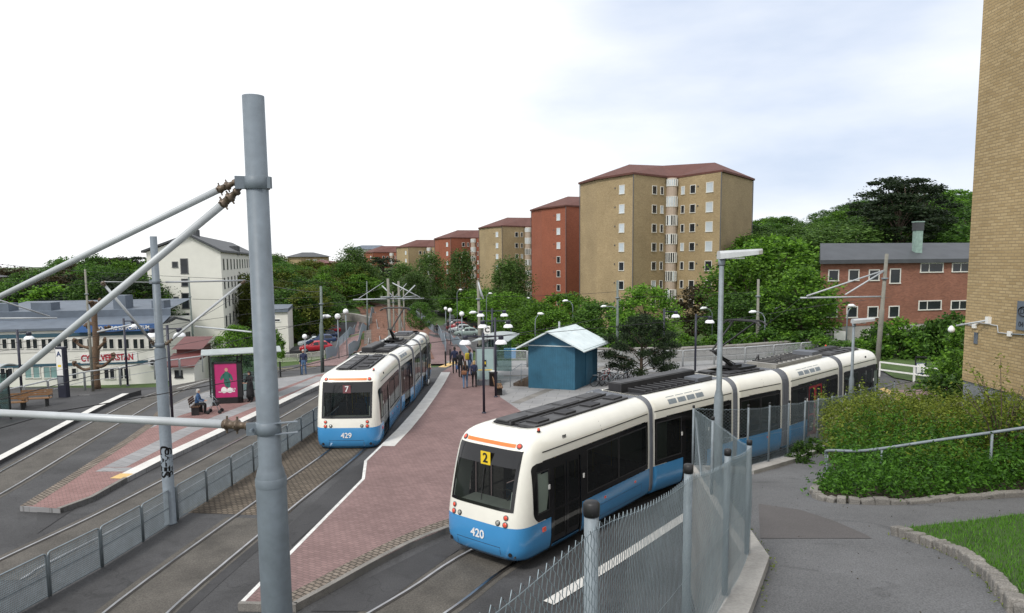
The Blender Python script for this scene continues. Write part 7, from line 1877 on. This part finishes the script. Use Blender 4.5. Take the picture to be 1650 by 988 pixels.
# C sign
t = thing('platform_sign', 'white square sign with a black letter C on top of the middle shelter', 'sign', (at(785, 545, a.y+.2).x, a.y+.2, PT))
zc = at(785, 532, a.y+.2).z-PT
mb = MB(); mb.box((0, 0, zc), (.40, .10, .50)); o = mb.build('sign_plate', 'white', t); bevel(o, .03, 2); mb = MB(); mb.box((0, 0, zc/2), (.06, .06, zc)); mb.build('post', 'plinth', t)
text('C', .42, 'text_dark', t, (0, -.056, zc), (PI/2, 0, 0), 'sign_letter', .002, bold=.014)
# pillar A
pA = on(104, 640, PT); zt = at(104, 559, pA.y).z-PT
t = thing('information_pillar', 'tall dark information pillar with a pale panel and the letter A', 'sign pillar', (pA.x, pA.y, PT), rad(-8))
mb = MB(); mb.box((0, 0, zt/2), (.50, .30, zt)); mb.box((0, 0, .05), (.42, .22, .1)); o = mb.build('body', 'pillar_navy' if 'pillar_navy' in M else 'darkpole', t)
mb = MB(); mb.box((-.04, -.152, zt*.70), (.38, .01, zt*.52)); mb.build('panel', 'panel_pale', t) if 'panel_pale' in M else mb.build('panel', 'white', t)
text('A', .40, 'text_blue', t, (-.04, -.16, zt*.86), (PI/2, 0, 0), 'sign_letter', .002, bold=.012)
mb = MB(); mb.box((-.04, -.16, zt*.63), (.20, .006, .12)); mb.build('notice', 'yellow', t); mb = MB(); mb.box((-.04, -.155, zt*.33), (.36, .01, zt*.17)); mb.build('map_panel', 'plinth', t)
# far-left shelter corner, benches
ps = on(0, 700, PT); sh2 = shelter('corner of a glazed shelter at the left edge by the far-left platform', (ps.x-4.6, ps.y+1.2, PT), rad(12), 3.2, 1.4, 2.45)
b_ = on(58, 655, PT); bench('brown bench right of the lamp post at the far-left stop', (b_.x, b_.y, PT), rad(15))
b_ = on(18, 662, PT); bench('brown bench inside the far-left shelter', (b_.x, b_.y, PT), rad(15))
b_ = on(318, 667, PT); BS = (b_.x, b_.y, PT); bench('small dark bench on the left platform carrying the seated man', BS, rad(100), True, m='bench_dark', w=1.0)
b_ = on(803, 634, PT); bench('pale bench at the edge of the pink paving beside the litter bin', (b_.x, b_.y, PT), rad(95), m='bench_wood')
b_ = on(795, 622, PT); t = thing('litter_bin', 'dark cylindrical litter bin beside the C shelter', 'bin', (b_.x, b_.y, PT))
mb = MB(); mb.smooth = True; mb.lathe([(.22, 0), (.25, .05), (.25, .78), (.27, .80), (.27, .86), (.20, .88), (.18, .80)], n=16); mb.build('body', 'black', t); mb = MB(); mb.lathe([(.20, .885), (.22, .92), (0, .95)], n=14); mb.build('lid', 'white', t)
b_ = on(808, 569, PT); 
# bollards
for px, py, z, lab in ((718, 590, PT, 'left black bollard on the yellow tactile strip'), (725.5, 586, PT, 'right black bollard on the yellow tactile strip'), (724, 545, None, 'distant black bollard on the path'), (485.5, 604, .0, 'black post just left of the man in the navy jacket'), (452, 608, .0, 'black post beside the thick pole at the platform end'), (521, 600, .0, 'black post at the railing beside tram 429')):
    b_ = on(px, py, z) if z is not None else G(px, py); t = thing('bollard', lab, 'bollard', tuple(b_), 0, 'black bollards')
    mb = MB(); mb.smooth = True; mb.lathe([(.06, 0), (.055, .06), (.055, 1.0), (.06, 1.02), (.06, 1.05), (.03, 1.08), (0, 1.085)], n=10); mb.build('post', 'black', t); mb = MB(); mb.smooth = True; mb.lathe([(.11, 0), (.10, .03), (.06, .035)], n=12); mb.build('base', 'black', t)
# blue boxes behind the railing
for px, py, lab in ((822, 575, 'blue grit box left of the kiosk behind the railing'),):
    b_ = on(px, 600, PT); t = thing('grit_box', lab, 'box', (at(px, 580, 55).x, 55, .05)); mb = MB(); mb.box((0, 0, .4), (.9, .6, .7)); bevel(mb.build('body', 'blue', t), .03); mb = MB(); mb.box((0, 0, .79), (.96, .66, .08)); mb.build('lid', 'blue', t)
# ---- bicycles
def bicycle(lab, loc, rz, m, lean_=0.0):
    t = thing('bicycle', lab, 'bicycle', loc, rz, 'bicycles beside the kiosk'); t.rotation_euler = (lean_, 0, rz)
    for x in (-.52, .52):
        mb = MB(); mb.smooth = True; pts = [(x+.33*math.cos(a), 0, .34+.33*math.sin(a)) for a in [2*PI*k/20 for k in range(21)]]; mb.poly(pts, .02, 6, cap=False)
        for k in range(8): a = PI*k/8; mb.tube((x-.32*math.cos(a), 0, .34-.32*math.sin(a)), (x+.32*math.cos(a), 0, .34+.32*math.sin(a)), .003, n=3)
        mb.build('wheel', 'rubber', t)
    mb = MB(); mb.smooth = True
    for a, b in (((-.52, 0, .34), (-.08, 0, .30)), ((-.08, 0, .30), (-.22, 0, .80)), ((-.22, 0, .78), (.36, 0, .80)), ((-.08, 0, .30), (.38, 0, .72)), ((.52, 0, .34), (.36, 0, .90)), ((-.52, 0, .34), (-.20, 0, .72))): mb.tube(a, b, .018, n=6)
    mb.build('frame', m, t)
    mb = MB(); mb.smooth = True; mb.poly([(.25, -.26, 1.0), (.36, -.2, .98), (.37, 0, .93), (.36, .2, .98), (.25, .26, 1.0)], .014, 6); mb.build('handlebar', 'black', t)
    mb = MB(); mb.box((-.24, 0, .86), (.25, .13, .06)); bevel(mb.build('saddle', 'black', t), .02)
    mb = MB(); mb.box((-.5, 0, .72), (.36, .14, .02)); mb.build('rack', 'galv', t)
M['bikered'] = mat('bike_red', (.45, .03, .03), .3, coat=.4)
for px, py, rz, m, l, lab in ((969, 622, .5, 'black', .12, 'black bicycle nearest the kiosk wall'), (978, 619, .9, 'bikered', -.1, 'red bicycle in the middle of the parked bicycles'), (986, 622, .3, 'galv', .1, 'silver bicycle in front of the red one'), (1000, 618, .2, 'black', -.08, 'dark bicycle nearest the small pine'), (1012, 616, 1.0, 'darkpole', .1, 'navy bicycle under the small pine')):
    b_ = on(px, py, PT); bicycle(lab, (b_.x, b_.y, PT), rz, m, l)

# ================================================================ CARS
CAR = {}
def car_sections():
    """(x, half width, sill z, belt z, roof z) stations from tail to nose"""
    return [(-2.12, .62, .42, .80, .82), (-2.02, .78, .30, .86, .96), (-1.75, .84, .22, .92, 1.10), (-1.25, .87, .20, .93, 1.42), (-.55, .88, .20, .92, 1.48), (.15, .88, .20, .90, 1.44), (.62, .87, .20, .88, 1.20), (1.05, .86, .20, .86, .94), (1.60, .82, .22, .78, .82), (1.98, .74, .28, .66, .70), (2.10, .58, .36, .56, .58)]
def car(lab, loc, rz, m, group, cat='car', s=1.0, van=False):
    t = thing('parked_car', lab, cat, loc, rz, group); t.scale = (s, s, s*(1.12 if van else 1))
    st = car_sections()
    if van: st = [(-2.15, .80, .35, 1.0, 1.72), (-2.0, .88, .24, 1.0, 1.82), (-1.2, .9, .22, 1.0, 1.86), (-.2, .9, .22, 1.0, 1.86), (.7, .9, .22, .98, 1.78), (1.25, .88, .22, .95, 1.15), (1.8, .84, .24, .85, .92), (2.15, .7, .32, .68, .7)]
    mb = MB(); mb.smooth = True; V = []; F = []; n = 12
    for x, w, z0, zb, zr in st:
        c = .72 if zr > zb+.12 else .93
        half = [(w*.86, z0), (w, z0+.14), (w, zb*.8), (w*.97, zb), (w*(c+.06), zb+(zr-zb)*.75), (w*c*.8, zr)]
        V += [(x, -y, z) for y, z in half]+[(x, y, z) for y, z in half[::-1]]
    for i in range(len(st)-1):
        for k in range(n): F.append((i*n+k, i*n+(k+1) % n, (i+1)*n+(k+1) % n, (i+1)*n+k))
    F += [tuple(range(n-1, -1, -1)), tuple((len(st)-1)*n+k for k in range(n))]
    mb.add(V, F); mb.build('body', m, t)
    # glazing just proud of the body
    X = [q[0] for q in st]
    def sec(x):
        for a, b in zip(st, st[1:]):
            if x <= b[0]: f = (x-a[0])/(b[0]-a[0]); return [a[k]+(b[k]-a[k])*f for k in range(5)]
        return list(st[-1])
    def sidept(x, g, off=.012):
        _, w, z0, zb, zr = sec(x); c = .72 if zr > zb+.12 else .93; z = zb+.03+(zr-zb-.10)*g
        f = (z-zb)/max(.05, (zr-zb)*.75); w_ = w*(.97+(c+.06-.97)*min(1, f)); return w_+off, z
    xr, xf = (-1.9, .95) if van else (-1.45, .72)
    for s_ in (-1, 1):
        for x0, x1 in ((xr, (xr+xf)/2-.06), ((xr+xf)/2+.03, xf)):
            mb = MB(); K = 5; V = []
            for k in range(K+1):
                x = x0+(x1-x0)*k/K
                for g in (0, .92): w, z = sidept(x, g); V.append((x, s_*w, z))
            mb.add(V, [(2*k, 2*k+2, 2*k+3, 2*k+1) for k in range(K)]); mb.build('window', 'winglass', t)
    for (xa, xb), nm in ((((.22, .98) if not van else (.75, 1.22)), 'windscreen'), (((-1.32, -1.85) if not van else (-2.03, -2.13)), 'rear_window')):
        A = sec(xa); B = sec(xb); mb = MB(); za, zb_ = A[4]-.01, B[4]+.015; wa, wb = A[1]*.60, B[1]*.80; dx = .03 if xb > xa else -.03
        mb.quad((xa+dx, -wa, za+.02), (xb+dx, -wb, zb_+.03), (xb+dx, wb, zb_+.03), (xa+dx, wa, za+.02)); mb.build(nm, 'winglass', t)
    for x in (-1.3, 1.32):
        for s_ in (-1, 1):
            mb = MB(); mb.smooth = True; mb.use(0).lathe([(0, -.10), (.26, -.10), (.31, -.07), (.31, .07), (.26, .10), (.19, .10)], (x, s_*.80, .31), 18, 'Y'); mb.use(1).lathe([(.19, .09 if s_ > 0 else -.09), (.0, .075 if s_ > 0 else -.075)], (x, s_*.815, .31), 14, 'Y'); mb.build('wheel', ['rubber', 'galv'], t)
    for s_ in (-1, 1):
        mb = MB(); mb.box((st[-1][0]-.13, s_*.55, .60), (.12, .26, .13)); bevel(mb.build('headlight', 'white', t), .03)
        mb = MB(); mb.box((st[0][0]+.06, s_*.60, .74 if not van else .9), (.10, .2, .15)); bevel(mb.build('tail_light', 'redlens', t), .03)
    mb = MB(); mb.box((st[-1][0]-.02, 0, .42), (.05, .5, .11)); mb.build('number_plate', 'white', t)
    return t
for nm, c in (('car_red', (.42, .015, .03)), ('car_silver', (.42, .46, .48)), ('car_navy', (.02, .045, .12)), ('car_white', (.72, .73, .72)), ('car_darkred', (.28, .02, .03)), ('car_grey', (.16, .17, .18)), ('car_black', (.015, .015, .018)), ('car_green', (.30, .38, .36))): M[nm] = mat(nm, c, .3, .15, var=.03, coat=.6)
for k, (px, py, m, lab) in enumerate(((509, 567, 'car_red', 'bright red car at the near end of the left car park row'), (506, 559, 'car_silver', 'silver-grey car second in the left car park row'), (517, 556, 'car_navy', 'dark blue car third in the left car park row'), (511, 548.5, 'car_white', 'white car in the middle of the left car park row'),
        (524, 547, 'car_navy', 'navy car beside the white one in the left car park'), (518, 541.5, 'car_darkred', 'pink-red car next to last in the left car park row'), (528, 539, 'car_red', 'red car at the far end of the left car park row'))):
    b_ = G(px, py); car(lab, (b_.x, b_.y, b_.z+.02), rad(200+3*k), m, 'cars in the left car park', s=1.0)
for k, (px, py, m, lab) in enumerate(((752, 542, 'car_green', 'pale grey-green car nearest in the right car park'), (742, 536.5, 'car_silver', 'silver car second in the right car park'), (737, 532, 'car_darkred', 'dark red car third in the right car park'), (733, 528, 'car_grey', 'grey car fourth in the right car park'))):
    b_ = G(px, py); car(lab, (b_.x, b_.y, b_.z+.02), rad(185), m, 'cars in the right car park')
b_ = G(732, 523.5); car('dark boxy van at the far end of the right car park', (b_.x, b_.y, b_.z), rad(250), 'car_black', 'cars in the right car park', 'van', van=True)

# ================================================================ PEOPLE
def person(lab, loc, rz, H=1.75, pose='stand', jacket='j_navy', trousers='t_jeans', hair='h_brown', shoes='black', hairlen=0.0, female=False, coat=False, step=.0, arms='down', group=None, hood=False):
    t = thing('person', lab, 'person', loc, rz, group); k = H/1.75; t.scale = (k, k, k)
    V = []; E = []; Rr = []; part = []
    def v(p, r, g):
        V.append(p); Rr.append(r if hasattr(r, '__len__') else (r, r)); part.append(g); return len(V)-1
    def chain(start, L_):
        prev = start
        for p, r, g in L_: i = v(p, r, g); E.append((prev, i)); prev = i
        return prev
    sw = .86 if female else 1.0
    sit = pose == 'sit'; z0 = .52 if sit else .96
    root = v((0, 0, z0), (.155, .115), 'T')
    lean_ = .10 if sit else 0
    chest = chain(root, [((0, lean_*.3, z0+.14), (.14*sw, .105), 'J'), ((0, lean_*.7, z0+.30), (.165*sw, .115), 'J'), ((0, lean_, z0+.44), (.16*sw, .10), 'J')])
    chain(chest, [((0, lean_+.0, z0+.53), (.058, .058), 'S'), ((0, lean_+.015, z0+.60), (.06, .07), 'S'), ((0, lean_+.02, z0+.68), (.078, .095), 'S'), ((0, lean_+.02, z0+.76), (.06, .075), 'S')])
    for s in (-1, 1):
        if arms == 'down': A = [((s*.185*sw, lean_, z0+.44), .062, 'J'), ((s*.225*sw, lean_-.02, z0+.18), .048, 'J'), ((s*.235*sw, lean_+.07, z0-.04), .036, 'J')]; hd = Vector((0, .1, -.99))
        elif arms == 'front': A = [((s*.185*sw, lean_, z0+.44), .062, 'J'), ((s*.235*sw, lean_+.06, z0+.20), .048, 'J'), ((s*.13, lean_+.27, z0+.16), .036, 'J')]; hd = Vector((-s*.4, .9, 0))
        else: A = [((s*.185*sw, lean_, z0+.44), .062, 'J'), ((s*.225*sw, lean_-.07, z0+.19), .048, 'J'), ((s*.16, lean_+.12, z0+.12), .036, 'J')]; hd = Vector((-s*.5, .7, .1))
        w = chain(chest, A); W_ = Vector(A[-1][0]); hd.normalize(); sd = hd.cross(Vector((0, 0, 1)) if abs(hd.z) < .8 else Vector((1, 0, 0))).normalized()
        pm = W_+hd*.07; i = chain(w, [(tuple(W_+hd*.02), .026, 'S'), (tuple(pm), (.032, .02), 'S')])
        for q, l in ((-.024, .06), (-.008, .072), (.008, .068), (.024, .055)):
            chain(i, [(tuple(pm+hd*.035+sd*q), .0095, 'S'), (tuple(pm+hd*(.035+l)+sd*q+Vector((0, .012, 0))), .008, 'S')])
        chain(i-0, [(tuple(W_+hd*.05+sd*.035*-s), .0095, 'S'), (tuple(W_+hd*.085+sd*.05*-s), .008, 'S')])
        st = step*s
        if sit: L_ = [((s*.10, .02, z0-.02), .092, 'T'), ((s*.12, .42, z0-.01), .066, 'T'), ((s*.12, .40, .10), .044, 'T'), ((s*.12, .42, .055), .04, 'B'), ((s*.125, .56, .04), .034, 'B')]
        else: L_ = [((s*.095, 0, .90), .094, 'T'), ((s*.105, st*.45+.03, .50), .064, 'T'), ((s*.105, st-.02, .11), .046, 'T'), ((s*.105, st-.01, .055), .042, 'B'), ((s*.11, st+.14, .035), .033, 'B')]
        if coat and not sit: L_[0] = ((s*.095, 0, .90), .12, 'T'); L_[1] = ((s*.085, st*.3, .50), .13, 'T'); L_[2] = ((s*.085, st*.6, .20), .12, 'T')
        chain(root, L_)
    me = bpy.data.meshes.new('body'); me.from_pydata(V, E, []); o = bpy.data.objects.new('body', me); COL.objects.link(o)
    md = o.modifiers.new('s', 'SKIN'); sv = me.skin_vertices[0].data
    for i, r in enumerate(Rr): sv[i].radius = r; sv[i].use_root = (i == 0)
    sub = o.modifiers.new('u', 'SUBSURF'); sub.levels = 2; sub.render_levels = 2
    m2 = bpy.data.meshes.new_from_object(o.evaluated_get(bpy.context.evaluated_depsgraph_get())); bpy.data.objects.remove(o)
    mats = [jacket, trousers, 'skin', shoes]; m2.materials.clear()
    for m_ in mats: m2.materials.append(M[m_])
    vv = np.array(V); rv = np.array([r[0] for r in Rr]); ix = {'J': 0, 'T': 1, 'S': 2, 'B': 3}
    hip = z0-.02
    for f in m2.polygons:
        c = np.array(f.center); d = np.sqrt(((vv-c)**2).sum(1))-rv; g = part[int(d.argmin())]
        f.material_index = ix[g]; f.use_smooth = True
    # nose and brow pulled out of the face
    hc = Vector((0, lean_+.02, z0+.68))
    for vt in m2.vertices:
        dx, dy, dz = vt.co.x-hc.x, vt.co.y-hc.y, vt.co.z-hc.z
        if dy > .05 and abs(dx) < .016 and -.03 < dz < .02: vt.co.y += .016
    b = bpy.data.objects.new('body', m2); COL.objects.link(b); adopt(b, t)
    for s in (-1, 1):
        mb = MB(); mb.smooth = True; mb.lathe([(0, -.012), (.012, 0), (0, .012)], tuple(hc+Vector((s*.03, .083, .012))), 8); mb.build('eye', 'text_dark', t)
        mb = MB(); mb.smooth = True; mb.lathe([(0, -.03), (.014, 0), (0, .03)], tuple(hc+Vector((s*.082, 0, -.005))), 8); mb.build('ear', 'skin', t)
    # hair (or hood) as a cap that follows the skull, open at the face
    mb = MB(); mb.smooth = True; K, J = 14, 8; V2 = []; F2 = []
    for j in range(J+1):
        ph = PI*.5*(1-j/J)*1.0 if j < J else 0
        for kk in range(K):
            a = 2*PI*kk/K; front = math.sin(a) > .35
            low = (-.02 if front else -.07-hairlen)
            f = j/J; zz = low+(.112-low)*math.sin(f*PI/2) if not front else .035+(.112-.035)*math.sin(f*PI/2)
            rr = math.cos(f*PI/2)**.6 if j < J else 0.0
            sc = 1.16 if hood else 1.04
            V2.append((hc.x+.083*sc*rr*math.cos(a), hc.y-.004+.098*sc*rr*math.sin(a)-(.01 if not front else 0), hc.z+zz))
    for j in range(J):
        for kk in range(K): F2.append((j*K+kk, j*K+(kk+1) % K, (j+1)*K+(kk+1) % K, (j+1)*K+kk))
    mb.add(V2, F2); mb.build('hood' if hood else 'hair', hair, t)
    if coat:
        mb = MB(); mb.smooth = True; mb.lathe([(.22, .28), (.21, .5), (.19, .8), (.165, 1.02), (.16, 1.1)], n=14); mb.build('coat_skirt', jacket, t)
    return t
for nm, c in (('j_navy', (.015, .022, .06)), ('j_black', (.010, .010, .012)), ('j_blue', (.04, .10, .22)), ('j_red', (.35, .03, .04)), ('t_jeans', (.07, .13, .24)), ('t_black', (.012, .012, .014)), ('t_pale', (.10, .18, .30)), ('h_brown', (.05, .028, .015)), ('h_black', (.01, .009, .008)), ('h_blond', (.38, .26, .12)), ('h_grey', (.42, .40, .37)), ('bag_brown', (.22, .10, .05)), ('bag_yellow', (.45, .36, .03)), ('bag_black', (.012, .012, .014)), ('bag_blue', (.04, .10, .25))):
    M[nm] = mat(nm, c, .8, var=.2, scale=12)
def feet(px, py, z): p = on(px, py, z) if z is not None else G(px, py); return (p.x, p.y, p.z)
person('man in a dark navy jacket and jeans walking toward the camera behind tram 429', feet(490, 605, .02), PI, 1.78, jacket='j_navy', trousers='t_jeans', hair='h_grey', step=.10)
person('figure in a long black coat and head covering beside the magenta poster', feet(404, 648, PT), rad(150), 1.72, jacket='j_black', trousers='j_black', hair='j_black', coat=True, hood=True, arms='front', hairlen=.06)
sp = Vector(BS); person('elderly man in a blue shirt sitting on the small bench behind a walking frame', (sp.x-.02, sp.y+.0, PT), rad(-80), 1.70, 'sit', 'j_blue', 't_black', 'h_grey', arms='front')
p_navy = feet(733, 601.5, PT); person('man in a navy jacket with his back turned, leftmost of the group on the platform', p_navy, rad(8), 1.80, jacket='j_navy', trousers='t_black', hair='h_black', step=.12)
p_blk = feet(742, 608.5, PT); person('person all in black just behind the woman with the brown bag', p_blk, rad(-12), 1.76, jacket='j_black', trousers='t_black', hair='h_black', step=-.10)
p_w = feet(750, 626, PT); person('woman in a black top and pale jeans with long brown hair walking away', p_w, rad(5), 1.66, jacket='j_black', trousers='t_pale', hair='h_brown', hairlen=.12, female=True, step=.12, arms='bent')
p_n = feet(764.5, 624, PT); person('woman in a navy jacket and black trousers with blond hair, rightmost of the group', p_n, rad(0), 1.62, jacket='j_navy', trousers='t_black', hair='h_blond', hairlen=.06, female=True, arms='bent')
p_y = feet(757, 605, PT); person('person in a dark top half hidden behind the shelter with a yellow backpack', p_y, rad(-60), 1.74, jacket='j_navy', trousers='t_jeans', hair='h_brown', step=.06)
person('tiny dark-clothed person far down the path right of the tracks', feet(704, 541, None), PI, 1.75, jacket='j_black', trousers='t_black', hair='h_black', step=.1)
person('tiny person in a red top beside the right car park', feet(764, 541, None), PI, 1.75, jacket='j_red', trousers='t_black', hair='h_black')
person('tiny dark person near the van in the right car park', feet(722, 533, None), PI, 1.75, jacket='j_black', trousers='t_black', hair='h_brown')
def bag(lab, c, d, m, strap=None, rz=0):
    t = thing('bag' if strap else 'backpack', lab, 'bag', c, rz); mb = MB(); mb.box((0, 0, 0), d); o = mb.build('body', m, t); bevel(o, min(d)*.35, 3)
    for p in o.data.polygons: p.use_smooth = True
    mb = MB(); mb.smooth = True; mb.poly([(-d[0]*.4, 0, d[2]*.45), (-d[0]*.2, .0, d[2]*.45+(strap or .08)), (d[0]*.2, 0, d[2]*.45+(strap or .08)), (d[0]*.4, 0, d[2]*.45)], .012, 6); mb.build('strap', m, t)
bag('brown shoulder bag hanging at the hip of the woman in pale jeans', (p_w[0]-.05, p_w[1]-.20, PT+.98), (.32, .14, .24), 'bag_brown', .35)
bag('yellow backpack on the person half hidden behind the shelter', (p_y[0]-.14, p_y[1]-.10, PT+1.28), (.30, .18, .44), 'bag_yellow', None, .5)
bag('blue carrier bag held low by the leftmost man of the group', (p_navy[0]+.20, p_navy[1]-.05, PT+.42), (.26, .12, .30), 'bag_blue', .22)
# walking frame (rollator)
u = Vector((math.cos(rad(10)), math.sin(rad(10)), 0)); wv = Vector((-u.y, u.x, 0)); c = Vector(BS)+u*.85
t = thing('walking_frame', 'four-wheeled walking frame in front of the seated elderly man', 'walking frame', (c.x, c.y, PT), rad(10))
mb = MB(); mb.smooth = True
for s in (-.25, .25): mb.poly([(-.32, s, .86), (-.15, s, .88), (.05, s, .62), (.28, s, .10)], .014, 6); mb.poly([(-.28, s, .10), (-.05, s, .62)], .014, 6)
mb.tube((-.02, -.25, .6), (-.02, .25, .6), .012, n=6); mb.build('frame', 'galv', t)
mb = MB(); mb.box((.06, 0, .50), (.26, .36, .20)); mb.build('basket', 'black', t)
for x in (-.28, .28):
    for s in (-.25, .25): mb = MB(); mb.smooth = True; mb.lathe([(0, -.015), (.09, -.015), (.10, 0), (.09, .015), (0, .015)], (x, s, .10), 14, 'Y'); mb.build('wheel', 'rubber', t)

# ================================================================ SMALL THINGS
# loose blue carton at the railing, sign plates
b_ = G(478, 577); t = thing('notice_board', 'dark louvred panel hanging on the white picket railing', 'panel', (b_.x, b_.y-.25, b_.z+.25)); mb = MB(); mb.box((0, 0, .35), (1.6, .06, .8))
for k in range(6): mb.box((-.6+k*.24, -.04, .35), (.06, .03, .8))
mb.build('panel', 'roofdark', t)
M['utility'] = mat('utility_green', (.10, .14, .12), .6, var=.1)
b_ = on(1062, 604, PT)
# litter and fallen leaves scattered on the platform and the path
rng = np.random.RandomState(55); lp = []
for _ in range(160):
    x = rng.uniform(3.6, 9); y = rng.uniform(5, 18)
    lp.append((x, y, pz(x, y)+.012))
me = leaf_cloud('fallen_leaves', lp, .012, 'leaf_brown', rng); me.transform(Matrix.Identity(4)); o = bpy.data.objects.new('fallen_leaves', me); COL.objects.link(o); tag(o, 'small dry leaves and grit scattered over the asphalt path', 'leaves', kind='stuff')

# ================================================================ LABELS: where look-alikes share one, count them from the left
bpy.context.view_layer.update()
def _px(o):
    v = o.matrix_world.translation-CAM; y = v.dot(_d)
    return CX+FPX*v.dot(_r)/max(.1, y)
_by = {}
for o in bpy.data.objects:
    if o.parent is None and 'label' in o: _by.setdefault(o['label'], []).append(o)
ORD = 'first second third fourth fifth sixth seventh eighth ninth tenth eleventh twelfth thirteenth fourteenth fifteenth sixteenth seventeenth eighteenth nineteenth twentieth'.split()
for lab, os_ in _by.items():
    if len(os_) > 1 and len(os_) <= 40:
        for i, o in enumerate(sorted(os_, key=_px)):
            w = ORD[i] if i < 20 else f'{i+1}th'
            o['label'] = f'{lab}, {w} from left'
